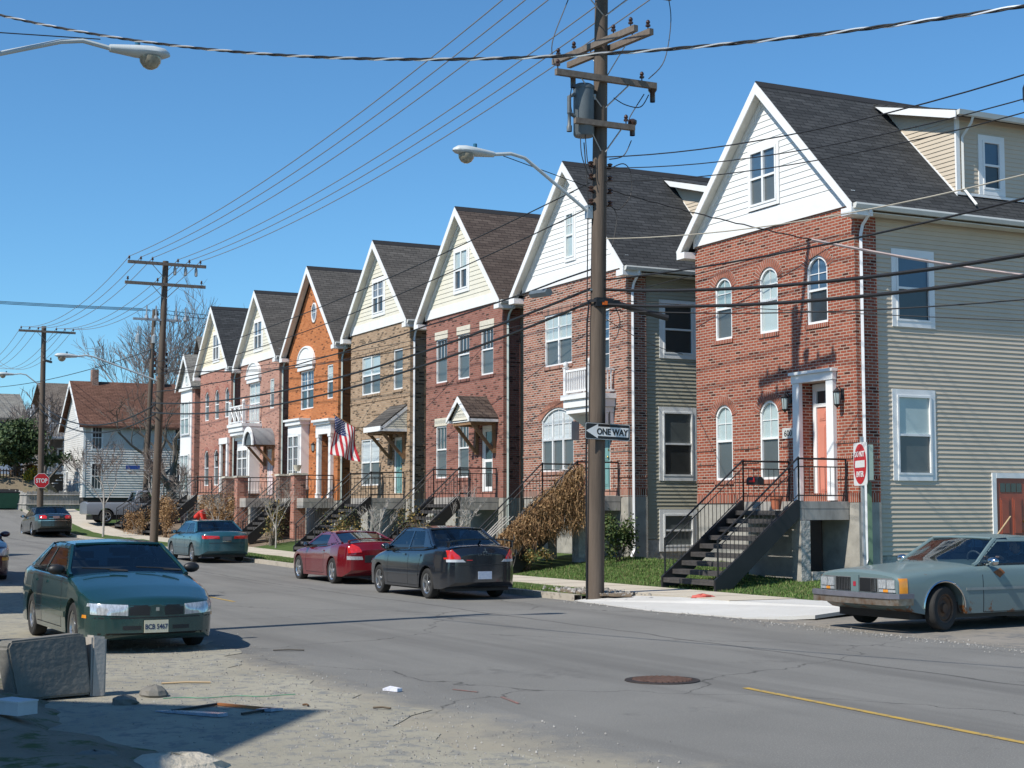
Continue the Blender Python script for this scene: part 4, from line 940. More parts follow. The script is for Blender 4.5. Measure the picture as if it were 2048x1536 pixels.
def stones(name, n, reg, s0, s1, zf, mats, label):
    mb = MB()
    for _ in range(n):
        x, y = reg(); z = zf(x, y); s = random.uniform(s0, s1) * random.choice((.6, .8, 1, 1.4)); mb.cur = random.randrange(len(mats))
        vs = []; m = 5
        for k in range(m): a = 2 * math.pi * k / m + random.uniform(-.4, .4); r = s * random.uniform(.6, 1.2); vs.append((x + r * math.cos(a), y + r * math.sin(a), z - .003))
        for k in range(m): v = vs[k]; f_ = random.uniform(.35, .7); vs.append((x + (v[0] - x) * f_, y + (v[1] - y) * f_, z + s * random.uniform(.5, .9)))
        mb.add(vs, [(k, (k + 1) % m, m + (k + 1) % m, m + k) for k in range(m)] + [tuple(range(m, 2 * m))])
    o = mb.build(name, mats, fix=False); o['kind'] = 'stuff'; return tag(o, label, 'gravel')
sm = [M('stone_%d' % i, c, .9, var=.2) for i, c in enumerate([(.26, .235, .20), (.32, .30, .27), (.18, .165, .15), (.38, .36, .33)])]
def near_reg():
    while True:
        x = -8.4 - 14 * random.random() ** 1.2; y = random.gauss(4.3, .9)
        if 1.0 < y < 6.9: return x, y
stones('loose_gravel', 4200, near_reg, .004, .009, lambda x, y: -.19, sm, 'loose pebbles scattered over the sandy near shoulder')
stones('loose_gravel', 900, lambda: (random.uniform(-27, -14), 14.85 + random.gauss(0, .22)), .005, .014, lambda x, y: -.19, sm, 'loose grit gathered along the edge of the corner apron')
stones('loose_gravel', 500, lambda: (random.gauss(-27.7, .7), random.gauss(15.85, .25)), .01, .04, lambda x, y: -.05, sm, 'broken stones on the bare earth around the tall utility pole')
# ------------------------------------------------------------------ utility poles, wires, lamps, signs
def insulator(mb, x, y, z, r=.045, h=.14):
    mb.lathe([(.012, z - .06), (.012, z + .02), (r, z + .02), (r * 1.05, z + .045), (r * .55, z + .065), (r * .9, z + .085), (r * .75, z + h - .02), (r * .3, z + h), (.001, z + h)], 8, (x, y, 0))
CAM_SCALE = 1.125   # factor by which kerb-side positions and sizes below are scaled about the camera
def scale_about_cam(x, y, z=0.): return (x * CAM_SCALE, y * CAM_SCALE, 1.6 + (z - 1.6) * CAM_SCALE)
def pole(x, y, zg, ztop, r0, r1, label, lean=(0, 0), group='wooden utility poles', unscaled=False):
    P = thing('utility_pole', label, 'utility pole', (x, y, zg) if unscaled else scale_about_cam(x, y, zg), 0, group); P['foot'] = zg
    if not unscaled: P.scale = (CAM_SCALE,) * 3
    mb = MB(); n = 14; H = ztop - zg
    mb.path([(lean[0] * t, lean[1] * t, -.3 + (H + .3) * t) for t in [i / n for i in range(n + 1)]], [r0 + (r1 - r0) * (i / n) for i in range(n + 1)], 14)
    mb.build('pole_shaft', polewood, P, smooth=True); return P
def arm(P, z, half, dx=0, off=.12, ax='y', ins=(), brace=.55, th=.11, c=0, ang=0, lean=(0, 0)):
    """crossarm on pole P at absolute height z; ax y = across the street"""
    z -= P['foot']; cx, cy = lean
    rot = Matrix.Rotation(ang, 3, 'Z')
    def T(a, b, zz):     # a along arm, b outwards from the pole
        v = Vector((b, a, 0)); v = rot @ v; return (v.x + cx, v.y + cy, zz)
    mb = MB(); mb.box(c - half, c + half, off, off + .09, z - th / 2, z + th / 2, T); A = mb.build('crossarm', armwood, P)
    if brace:
        mb = MB()
        for s in (-1, 1): mb.path([T(s * brace, off + .05, z - th / 2), T(0, off - .02, z - .55)], .014, 4); 
        mb.build('arm_brace', galv, A)
    for a in ins:
        mb = MB(); p = T(a, off + .045, 0); insulator(mb, p[0], p[1], z + th / 2 + .04); mb.build('insulator', insul, A, smooth=True)
    return A
def cobra(x, y, z, ya, z_att, label, length=.78, arm_r=.032, bend=True, dirn=-1, unscaled=False):
    """cobra-head lamp: arm bolted at (x, ya, z_att), head out over the street at y (dirn -1 means towards -y)"""
    L = thing('street_lamp', label, 'street lamp', (x, ya, z_att) if unscaled else scale_about_cam(x, ya, z_att), 0, 'cobra head street lamps')
    if not unscaled: L.scale = (CAM_SCALE,) * 3
    d = dirn; yy = y - ya; zz = z - z_att
    tip = Vector((0, yy - d * length, zz + .06)); k = Vector((0, yy - d * (length + .62), zz + .06))
    mb = MB(); mb.path([(0, 0, 0), tuple(Vector((0, 0, 0)).lerp(k, .5)), tuple(k), tuple(k.lerp(tip, .45) + Vector((0, 0, .05))), tuple(tip)], arm_r, 8); a = mb.build('lamp_arm', lamp_grey, L, smooth=True)
    mb = MB(); mb.box(-.06, .06, -.05, .05, -.12, .12); mb.build('mounting_bracket', galv, a)
    mb = MB(); sec = [(0, .055, .05, .05), (.14, .085, .065, .06), (.34, .13, .085, .075), (.55, .155, .10, .075), (.70, .13, .085, .05), (.77, .06, .04, .02), (.79, .01, .005, .005)]
    rings = []
    for t, hw, up, dn in sec:
        rings.append([(hw * math.cos(2 * math.pi * q / 14), yy - d * (length - t), zz + .06 + (up if math.sin(2 * math.pi * q / 14) > 0 else dn) * math.sin(2 * math.pi * q / 14)) for q in range(14)])
    vs = [p for r in rings for p in r]; fs = [(i * 14 + q, i * 14 + (q + 1) % 14, (i + 1) * 14 + (q + 1) % 14, (i + 1) * 14 + q) for i in range(len(rings) - 1) for q in range(14)] + [tuple(range(14))]
    mb.add(vs, fs); h = mb.build('lamp_head', lamp_grey, L, smooth=True)
    mb = MB(); yc = yy - d * (length - .53); mb.lathe([(.145, 0), (.135, -.07), (.09, -.13), (.04, -.155), (.001, -.16)], 14, (0, yc, zz + .06 - .055)); mb.build('refractor', lamp_glass, h, smooth=True)
    mb = MB(); mb.lathe([(.035, 0), (.035, .07), (.001, .075)], 10, (0, yy - d * (length - .36), zz + .14)); mb.build('photocell', M('photocell_blue', (.02, .12, .2), .4), h)
    return L
WIRES = []
def wire(a, b, sag, r, label, mat=None, n=26, group=None, name='overhead_wire', wob=0, cat='wire', sides=5, ma=False, mb_=False, rng=(0, 1)):
    a, b = Vector(a if ma else scale_about_cam(*a)), Vector(b if mb_ else scale_about_cam(*b)); sag *= CAM_SCALE; r *= CAM_SCALE; mb = MB(); pts = []
    for i in range(n + 1):
        t = rng[0] + (rng[1] - rng[0]) * i / n; p = a.lerp(b, t) - Vector((0, 0, 4 * sag * t * (1 - t)))
        if wob: p.z += wob * math.sin(i * 2.3) ; p.y += wob * math.cos(i * 1.7)
        pts.append(p - a)
    mb.path(pts, r, sides); o = mb.build(name, mat or wire_m, smooth=True); o.location = a
    return tag(o, label, cat, group)

# main pole (in front of the second house)
MX, MY = -23.9, 13.72
lx, ly = .10, .20                                   # slight lean
def Mp(z): t = (z - .05) / 14.0; return (MX + lx * t, MY + ly * t)
P1 = pole(MX, MY, .05, 11.45, .165, .118, 'tall brown utility pole with transformer standing at the corner, carrying the ONE WAY sign', (lx * .8, ly * .8))
le = lambda z: (lx * (z - .05) / 14, ly * (z - .05) / 14)
arm(P1, 9.42, 1.05, ins=(-.98, .78), lean=le(9.42), brace=.5, c=.03); arm(P1, 8.58, .62, lean=le(8.6), brace=.35, ins=(.45,), th=.10)
a_d = R_(97)
arm(P1, 10.05, 1.25, ang=a_d, off=.13, ins=(-1.15, -.7, .55, .95), lean=le(10), brace=.5); arm(P1, 10.05, 1.25, ang=a_d, off=-.22, ins=(-1.1, -.6, .6, 1.1), lean=le(10), brace=0)
arm(P1, 11.15, 1.4, ins=(-1.3, -.9, -.5, .5, .9, 1.3), lean=le(11.15), brace=.6)
def transformer():
    c = (lx * .6, -.34 + ly * .6)
    mb = MB(); mb.lathe([(.001, 0), (.17, 0), (.19, .03), (.19, .86), (.20, .87), (.20, .92), (.15, .96), (.001, .98)], 18, (c[0], c[1], 8.30)); T_ = mb.build('transformer', trafo, P1, smooth=True)
    mb = MB(); mb.path([(c[0], c[1] - .19, 8.66), (c[0], c[1] - .30, 8.70), (c[0], c[1] - .30, 9.0), (c[0], c[1] - .19, 9.06)], .04, 7); mb.lathe([(.05, 0), (.05, .1), (.035, .12), (.03, .32), (.045, .34), (.001, .36)], 8, (c[0], c[1] - .30, 8.36)); mb.build('bushing', trafo, T_, smooth=True)
    mb = MB(); mb.box(c[0] - .05, c[0] + .05, c[1] + .17, c[1] + .30, 8.5, 8.6); mb.box(c[0] - .05, c[0] + .05, c[1] + .17, c[1] + .30, 9.0, 9.1); mb.build('mounting_bracket', galv, T_)
    mb = MB()
    for (y, z) in ((.62, 8.62), (1.06, 9.30), (-.62, 9.36)): mb = MB(); mb.lathe([(.05, -.22), (.05, -.05), (.085, 0), (.085, .06), (.04, .09), (.001, .1)], 8, (.17, y + ly * .6, z)); mb.build('fused_cutout', insul, P1, smooth=True)
    mb = MB()
    for k in range(4):
        for s in (-1, 1):
            z = 7.85 - k * .23 - .05; mb.lathe([(.03, -.05), (.055, -.03), (.03, 0), (.055, .03), (.03, .05)], 8, (lx * .5 + .05, ly * .5 + s * .20, z))
            mb.path([(lx * .5, ly * .5, z - .05), (lx * .5 + .05, ly * .5 + s * .2, z - .05), (lx * .5 + .05, ly * .5 + s * .2, z + .05)], .012, 4)
    mb.build('secondary_rack', insul, P1)
    mb = MB(); mb.path([(.02, -.175, -.05), (.02, -.17, 2.6), (.03, -.15, 4.9), (.04, -.11, 5.3)], .018, 5); mb.path([(.05, -.16, 5.3), (.05, -.13, 7.2), (.03, -.2, 8.2)], .012, 4); mb.build('ground_wire', wire_m, P1)
    # loops of drop cable
    mb = MB(); f = lambda y, z: (.2, y + .08, z)
    for q in ([(-.98, 9.5), (-1.02, 9.9), (-.75, 10.6), (-.45, 11.3)], [(1.0, 9.5), (1.35, 9.9), (1.5, 10.7), (1.4, 11.3)], [(1.0, 9.2), (.82, 8.95), (.5, 8.95), (.25, 9.05)], [(.9, 9.2), (.6, 8.75), (.6, 8.68)],
              [(-.6, 9.25), (-.66, 8.9), (-.6, 8.6)], [(.62, 8.3), (.45, 8.0), (.15, 7.9)], [(-.35, 8.3), (-.3, 7.8), (-.2, 7.6)], [(-.45, 8.3), (-.42, 7.9), (-.25, 7.5)], [(.2, 7.75), (.45, 7.85), (.6, 7.7), (.6, 7.3), (.35, 7.0), (.15, 7.05)],
              [(.2, 6.3), (.3, 6.8), (.25, 7.0)], [(.2, 5.3), (.35, 5.0), (.3, 4.7), (.22, 4.6)]):
        pts = []; Q = [Vector(f(y, z)) for y, z in q]
        for i in range(len(Q) - 1):
            a = Q[max(i - 1, 0)]; b = Q[i]; c_ = Q[i + 1]; d = Q[min(i + 2, len(Q) - 1)]
            for k in range(6):
                t = k / 6; pts.append(.5 * ((2 * b) + (c_ - a) * t + (2 * a - 5 * b + 4 * c_ - d) * t * t + (3 * b - a - 3 * c_ + d) * t ** 3))
        mb.path(pts + [Q[-1]], .010, 4)
    mb.build('jumper_cables', wire_m, P1)
    mb = MB(); mb.lathe([(.20, 0), (.20, .05), (.20, .05)], 14, (lx * .4, ly * .38, 5.28)); mb.box(-.02, .22, -.05, .30, 5.20, 5.36); mb.box(.05, .2, .22, .44, 5.22, 5.34); sp = mb.build('splice_hardware', blackm, P1)
    mb = MB(); mb.box(.221, .235, .06, .16, 5.23, 5.30); mb.build('orange_tag', M('orange_tag', (.85, .16, .01), .5), sp)
    mb = MB(); mb.box(-.05, .07, -.1, .1, 4.9 + .6, 4.93 + .6); mb.build('cable_clamp', galv, P1)
transformer()
o = wire((MX + .05, MY + .36, 5.36), (MX + .45, MY + 1.30, 5.08), .0, .055, 'fat black splice case hanging from the cable right of the tall pole', n=4, name='splice_case', cat='splice case', sides=8)
o = wire((MX - .3, MY - .75, 5.52), (MX - 1.2, MY - .62, 5.60), .0, .075, 'grey cable terminal box hanging left of the tall pole', mat=trafo, n=3, name='cable_terminal', cat='cable terminal', sides=6)
cobra(MX + .02, 10.92, 7.78, MY - .10, 6.98, 'grey cobra head lamp on the tall pole by the ONE WAY sign')
# second pole
P2 = pole(-56.5, 13.8, .33, 10.85, .16, .11, 'brown utility pole with two crossarms rising behind the blue green sedan', (.15, .22))
arm(P2, 10.72, 1.46, ins=(-1.36, -.93, -.5, .45, .88, 1.3), c=.05, brace=.5, lean=(.12, .2)); arm(P2, 9.95, 1.5, ins=(-1.4, -.3, 1.35), brace=.5, lean=(.12, .2))
mb = MB()
gp = M('grey_porcelain', (.35, .34, .32), .3)
for y in (.35, .75, 1.15): mb = MB(); mb.lathe([(.03, -.35), (.06, -.32), (.06, -.1), (.035, -.05), (.05, .05), (.001, .1)], 8, (.24, y + .2, 10.35)); mb.build('fused_cutout', gp, P2)
mb = MB(); 
for k in range(4):
    for s in (-1, 1): mb.lathe([(.03, -.06), (.06, -.03), (.03, 0), (.06, .03), (.03, .06)], 8, (.08, .12 + s * .22, 7.05 - k * .22))
mb.build('secondary_rack', insul, P2)
mb = MB(); mb.box(.1, .2, -.95, .85, 8.6 - .33, 8.68 - .33); mb.build('lower_arm', galv, P2)
mb = MB()
for y in (-.55, -.2, .55, .9): mb = MB(); mb.lathe([(.07, -.05), (.08, 0), (.06, .1), (.03, .12), (.03, .45), (.001, .5)], 8, (.15, y + .1, 8.35)); mb.build('lightning_arrester', galv, P2)
cobra(-56.45, 10.1, 7.10, 13.9, 6.35, 'grey cobra head lamp on the second utility pole, seen before the bare trees')
P3 = pole(-81, 13.95, 1.05, 11.05, .17, .12, 'far utility pole on the left carrying the red STOP sign', (.1, -.05))
arm(P3, 10.75, 1.42, ins=(-1.3, -.88, -.45, .45, .88, 1.3), brace=.5, lean=(.1, .1)); arm(P3, 9.25, .6, ins=(-.5, .5), brace=0, ang=R_(60), lean=(.1, 0))
P4 = pole(-90, 21.4, 1.2, 13.4, .17, .12, 'slim bare utility pole standing before the white clapboard house', (.1, .35), unscaled=True)
arm(P4, 13.2, .7, ins=(-.6, 0, .6), ang=R_(70), brace=0, lean=(.1, .33))
mb = MB()
for y in (-.6, .35, .8): mb = MB(); mb.lathe([(.001, 0), (.16, .02), (.16, .45), (.08, .5), (.04, .55), (.04, .95), (.001, 1.)], 10, (.2, y, 10.2)); mb.build('lightning_arrester', galv, P4)
P5 = pole(-112, 14.5, 1.9, 12.6, .16, .11, 'distant utility pole beyond the left edge of the fence')
arm(P5, 12.3, 1.4, ins=(-1.3, -.88, -.45, .45, .88, 1.3), brace=.5)
P6 = pole(-19.7, 2.25, 0, 9.2, .16, .12, 'utility pole on the near roadside holding the left street lamp')
PE = pole(2.5, 13.8, 0, 12.2, .17, .12, 'utility pole on the far kerb beyond the right edge'); arm(PE, 11.9, 1.4, ins=(-1.3, -.9, -.5, .5, .9, 1.3), brace=.5)
cobra(-19.7, 4.92, 7.50, 2.30, 7.14, 'grey cobra head lamp with blue photocell hanging in from the left edge', dirn=1, length=.8)
cobra(-81, 11.7, 8.45, 13.9, 7.9, 'distant street lamp arm at the left edge above the evergreen')
cobra(-104, 19.9, 8.0, 21.2, 7.6, 'small white cobra head lamp before the brown roof', dirn=-1, unscaled=True)
# primary wires between the top arms
gA = 'bare primary wires on the crossarms'
for k, (ya, yb, yc) in enumerate([(-1.3, -1.36, -1.3), (-.9, -.93, -.88), (-.5, -.5, -.45), (.5, .45, .45), (.9, .88, .88), (1.3, 1.3, 1.3)]):
    nm = ['outermost left', 'second from left', 'third from left', 'fourth from left', 'fifth from left', 'outermost right'][k]
    x0, y0 = Mp(11.3); wire((x0 + .16, y0 + ya, 11.32), (-56.2, 14.0 + yb, 10.92), .55, .013, nm + ' of six wires from the tall pole to the second pole', wire_g, group=gA)
    wire((-56.2, 14.0 + yb, 10.92), (-80.75, 14.05 + yc, 10.95), .75, .013, nm + ' of six wires from the second pole to the far pole', wire_g, group=gA)
    wire((-80.75, 14.05 + yc, 10.95), (-111.9, 14.5 + yc, 12.45), 1.5, .013, nm + ' of six wires leaving the far pole at the left edge', wire_g, group=gA)
    wire((x0 + .16, y0 + ya, 11.32), (2.5 + .16, 13.8 + yc, 12.05), .4, .011, nm + ' of six high wires leaving the frame above the tall pole', wire_g, group=gA)
# cables to the left, tall pole -> second pole -> far pole
gC = 'black communication cables'
X, Y = Mp(5.5)
wire((X, Y - .17, 5.58), (-56.4, 13.62, 5.55), .62, .026, 'upper thick black cable from the tall pole to the second pole', group=gC)
wire((X, Y - .17, 5.34), (-56.4, 13.62, 5.20), .68, .026, 'lower thick black cable from the tall pole to the second pole', group=gC)
wire((X, Y - .12, 5.95), (-56.4, 13.66, 5.95), .35, .017, 'thin lashed cable running above the thick pair', wob=.012, group=gC)
wire((-56.4, 13.75, 5.5), (-81, 13.8, 7.1), .95, .03, 'upper black cable between the second and far poles', group=gC)
wire((-56.4, 13.75, 5.15), (-81, 13.8, 6.8), .95, .03, 'lower black cable between the second and far poles', group=gC)
wire((-81, 13.8, 6.9), (-112, 14.5, 7.4), 1.2, .03, 'black cable leaving the far pole to the left', group=gC)
wire((-56.4, 13.75, 7.6), (-112, 11.0, 10.4), .9, .016, 'thin wire from the second pole across the sky to the left edge', group=gC)
for z, s in ((7.05, .35), (6.6, .4)): wire((X + .05, Y - .2, z + .45), (-56.4, 13.7, z), s, .012, 'secondary wire at lamp height, %s of two, tall pole to second pole' % ('upper' if s < .4 else 'lower'), wire_m, group='secondary wires')
# to the right
EX, EY = 2.4, 13.75
def w_right(z0, y2048, r, label, mat=None, dz=.2, zE=None):
    # height at the right frame edge comes from an image pixel row; sag follows from that
    t = .3970; A = Vector((X + .1, Y + .1, z0)); zE = zE if zE else z0 + dz
    zz = 1.6 + (1021 - y2048) / 3072 * (27.5 - 23.1 * t)
    lin = z0 + (zE - z0) * t; s = max(.02, (lin - zz) / (4 * t * (1 - t)))
    return wire(A, (EX, EY, zE), s, r, label, mat, group='cables to the right of the tall pole', n=34)
w_right(5.57, 505, .028, 'upper of two thick black cables crossing the red brick house', dz=.3); w_right(5.30, 548, .028, 'lower of two thick black cables crossing the red brick house', dz=.3)
w_right(5.75, 388, .016, 'black cable just below the white gable of the red house', dz=.9)
w_right(6.5, 340, .010, 'pale thin wire below the red house gutter', M('pale_wire', (.42, .38, .30), .5), dz=.9)
w_right(7.55, 213, .009, 'lowest of three thin wires crossing the white gable', dz=.5); w_right(7.8, 185, .009, 'middle of three thin wires crossing the white gable', dz=.5); w_right(8.0, 135, .011, 'highest of three thin wires crossing the white gable', dz=.6)
wire((X + .1, Y + .2, 7.4), (-14, 30, 5.54), .975, .012, 'black service cable drooping from the tall pole across the red house gable', wob=.01, group='service drops', rng=(0, .196))
sd = wire((X + .1, Y + .2, 7.4), (-14, 30, 5.54), .975, .026, 'pale pink sheathed service cable crossing the red house front and side window', M('pink_grey_conduit', (.46, .36, .33), .6), n=30, group='service drops', rng=(.192, 1))
wire((X + .1, Y + .15, 5.2), (-6.0, 18.2, 4.9), .55, .011, 'thin black wire sagging across the red brick door', group='service drops'); wire((X, Y + .1, 5.4), (-8.0, 24.0, 3.6), .15, .008, 'thin drop wire slanting down over the clay siding', group='service drops')
wire((X - .1, Y + .15, 5.1), (-35.5, 23.2, 5.9), .1, .008, 'short drop wire from the tall pole to the second house side', group='service drops', mb_=True)
for k, (p, q) in enumerate([((-26.4, 21.35, 7.6), 'first'), ((-36.0, 21.3, 7.3), 'second'), ((-43.6, 21.3, 7.4), 'third'), ((-51.2, 21.3, 7.6), 'fourth')]):
    wire((-56.3, 13.9, 6.6 + .1 * k), p, .5, .009, 'thin service drop from the second pole to the %s house' % q, group='service drops', mb_=True)
for k in range(3): wire((-89.9, 21.0 + .5 * k, 13.45 - .05 * k), (-93 + 20 * k * 0, -12, 14.6 - .12 * k), .3, .016, 'far wire crossing the sky behind the gables, %s of three' % ['top', 'middle', 'bottom'][k], group='far wires across the second street', ma=True, mb_=True)
for k in range(2): wire((-90 + .1, 21.6 + .3 * k, 13.45 - .25 * k), (-88, 55, 12.7 - .25 * k), .3, .016, 'far wire running behind the yellow gable, %s of two' % ['upper', 'lower'][k], group='far wires across the second street', ma=True, mb_=True)
wire((-19.6, 2.2, 7.5), (-19.7, 4.0, 7.66), .0, .008, 'stay wire above the arm of the left street lamp', group='lamp stay wires'); wire((MX, MY - .1, 7.45), (MX, 11.9, 7.84), .0, .008, 'stay wire above the arm of the lamp on the tall pole', group='lamp stay wires')
# heavy twisted cable over the roadway
a, b, sag = Vector((-22.07, 2.59, 8.60)), Vector((2.7, 15.4, 7.25)), 2.17
T3 = thing('twisted_cable', 'heavy twisted black and silver cable sagging across the top of the view', 'cable', a)
n = 520
for j in range(3):
    mb = MB(); pts = []
    for i in range(n + 1):
        t = i / n; p = a.lerp(b, t) - Vector((0, 0, 4 * sag * t * (1 - t))) - a; ph = t * 27.9 / .66 * 2 * math.pi + j * 2.094
        pts.append(p + Vector((-.011 * math.sin(ph) * .45, .011 * math.sin(ph) * .89, .011 * math.cos(ph))))
    mb.path(pts, .0085 if j else .009, 5); mb.build('strand', wire_m if j else M('bright_aluminium_strand', (.75, .74, .72), .35, .6), T3, smooth=True)

# ------------------------------------------------------------------ signs
sgn_white = M('sign_sheeting_white', (.72, .72, .70), .4, var=.05); sgn_black = M('sign_black', (.015, .015, .015), .45); sgn_red = M('sign_red', (.50, .015, .02), .4, var=.08); sgn_back = M('bare_sign_back', (.42, .43, .44), .5, .5)
def rrect(w, h, r, n=5):
    return [(sx * (w / 2 - r) + r * math.cos(a), sy * (h / 2 - r) + r * math.sin(a)) for sx, sy, a0 in ((1, 1, 0), (-1, 1, 90), (-1, -1, 180), (1, -1, 270)) for a in [R_(a0 + 90 * k / n) for k in range(n + 1)]]
def plate(name, pts, y0, y1, mat, parent):
    mb = MB(); mb.prism([(x, y0, z) for x, z in pts], (0, y1 - y0, 0)); return mb.build(name, mat, parent)
# local frame: sign face looks to -y, x to the right
def one_way():
    S = thing('one_way_sign', 'black and white ONE WAY sign with left arrow strapped to the tall pole', 'road sign', scale_about_cam(MX + .23, MY + .15, 3.0), R_(90 - 4)); S.scale = (1.1,) * 3
    S.rotation_euler = (0, R_(2), R_(86))
    pl = plate('sign_plate', rrect(.914, .305, .03), 0, .006, sgn_black, S)
    plate('sign_border', rrect(.90, .29, .026), -.002, .0, sgn_white, pl); plate('sign_field', rrect(.885, .275, .022), -.0035, -.0015, sgn_black, pl)
    plate('arrow', [(-.44, 0), (-.20, .13), (-.20, .085), (.42, .085), (.42, -.085), (-.20, -.085), (-.20, -.13)], -.006, -.004, sgn_white, pl)
    text('ONE WAY', pl, .155, (.09, -.007, -.055), (math.pi / 2, 0, 0), sgn_black, sx=.86, bold=.006)
    mb = MB(); mb.box(-.02, .02, .006, .05, -.15, .15); mb.build('strap', galv, S)
    S2 = thing('one_way_sign', 'second arrow sign set crosswise just above the ONE WAY sign', 'road sign', scale_about_cam(MX + .10, MY + .26, 3.22), R_(150), None)
    S2.rotation_euler = (0, 0, R_(152)); q = plate('sign_plate', rrect(.914, .305, .03), 0, .006, sgn_black, S2)
    plate('arrow', [(.44, 0), (.20, .13), (.20, .085), (-.42, .085), (-.42, -.085), (.20, -.085), (.20, -.13)], -.004, -.001, sgn_white, q)
    S3 = thing('sign_back', 'bare grey back of a sign behind the ONE WAY sign', 'road sign', scale_about_cam(MX - .1, MY - .33, 3.02), R_(-60)); plate('sign_plate', rrect(.30, .38, .03), 0, .006, sgn_back, S3)
one_way()
def dne():
    S = thing('do_not_enter_sign', 'red and white DO NOT ENTER sign on a bent post before the red corner house', 'road sign', scale_about_cam(-21.45, 17.75, 0), R_(-22)); S.scale = (CAM_SCALE,) * 3
    mb = MB(); mb.path([(.03, .03, 0), (.0, .03, .5), (-.05, .03, 1.15), (-.06, .03, 2.9)], .035, 6); mb.build('sign_post', galv, S)
    h = Vector((-.06, 0, 2.42)); W_ = .76
    pl = MB(); pl.prism([(x + h.x, -.006, z + h.z) for x, z in rrect(W_, W_, .05)], (0, .008, 0)); p = pl.build('sign_plate', sgn_white, S)
    pl = MB(); pl.prism([(h.x + .355 * math.cos(2 * math.pi * k / 40), -.010, h.z + .355 * math.sin(2 * math.pi * k / 40)) for k in range(40)], (0, .003, 0)); pl.build('red_disc', sgn_red, p)
    pl = MB(); pl.box(h.x - .27, h.x + .27, -.014, -.011, h.z - .062, h.z + .062); pl.build('white_bar', sgn_white, p)
    text('DO NOT', p, .135, (h.x, -.014, h.z + .13), (math.pi / 2, 0, 0), sgn_white, bold=.004); text('ENTER', p, .135, (h.x, -.014, h.z - .225), (math.pi / 2, 0, 0), sgn_white, bold=.004)
    mb = MB(); mb.box(h.x + .33, h.x + .35, .01, .12, 2.13, 2.75); mb.build('side_plate', M('green_sign_back', (.25, .34, .30), .5), S)
    mb = MB(); mb.box(-.02, .05, .10, .16, 0, 2.1); mb.build('green_stake', M('green_post_paint', (.10, .17, .11), .6), S)
dne()
def stop():
    S = thing('stop_sign', 'red octagonal STOP sign mounted on the far utility pole', 'road sign', scale_about_cam(-80.75, 13.95, 3.12), R_(86)); S.scale = (CAM_SCALE,) * 3
    oc = lambda r: [(r * math.cos(R_(22.5 + 45 * k)), r * math.sin(R_(22.5 + 45 * k))) for k in range(8)]
    p = plate('sign_plate', oc(.40), 0, .006, sgn_white, S); plate('red_face', oc(.375), -.003, -.001, sgn_red, p); text('STOP', p, .30, (0, -.006, -.105), (math.pi / 2, 0, 0), sgn_white, sx=.78, bold=.008)
    mb = MB(); mb.box(-.02, .02, .006, .1, -.3, .3); mb.build('strap', galv, S)
    S = thing('street_name_sign', 'small blue street name blade on the slim bare pole', 'road sign', (-89.6, 20.6, 4.1), R_(80)); plate('sign_plate', rrect(.8, .22, .02), 0, .006, M('sign_blue', (.015, .05, .22), .4), S)
    mb = MB(); mb.box(-.02, .9, .0, .03, -.2, -.13); mb.build('bracket_arm', galv, S)
stop()
# ------------------------------------------------------------------ cars
def interp(pts, smooth=.0):
    def f(s):
        if s <= pts[0][0]: return pts[0][1]
        for (a, va), (b, vb) in zip(pts[:-1], pts[1:]):
            if s <= b: return va + (vb - va) * (s - a) / max(1e-6, b - a)
        return pts[-1][1]
    if not smooth: return f
    def g(s):
        ws = [(-1, .1), (-.6, .2), (-.2, .2), (.2, .2), (.6, .2), (1, .1)]
        return sum(w * f(s + k * smooth) for k, w in ws)
    return g
def clip_poly(P, a, b, c):   # keep a*x+b*y<=c
    out = []
    for i in range(len(P)):
        p, q = P[i], P[(i + 1) % len(P)]; dp = a * p[0] + b * p[1] - c; dq = a * q[0] + b * q[1] - c
        if dp <= 0: out.append(p)
        if (dp < 0 < dq) or (dq < 0 < dp): t = dp / (dp - dq); out.append((p[0] + (q[0] - p[0]) * t, p[1] + (q[1] - p[1]) * t))
    return out
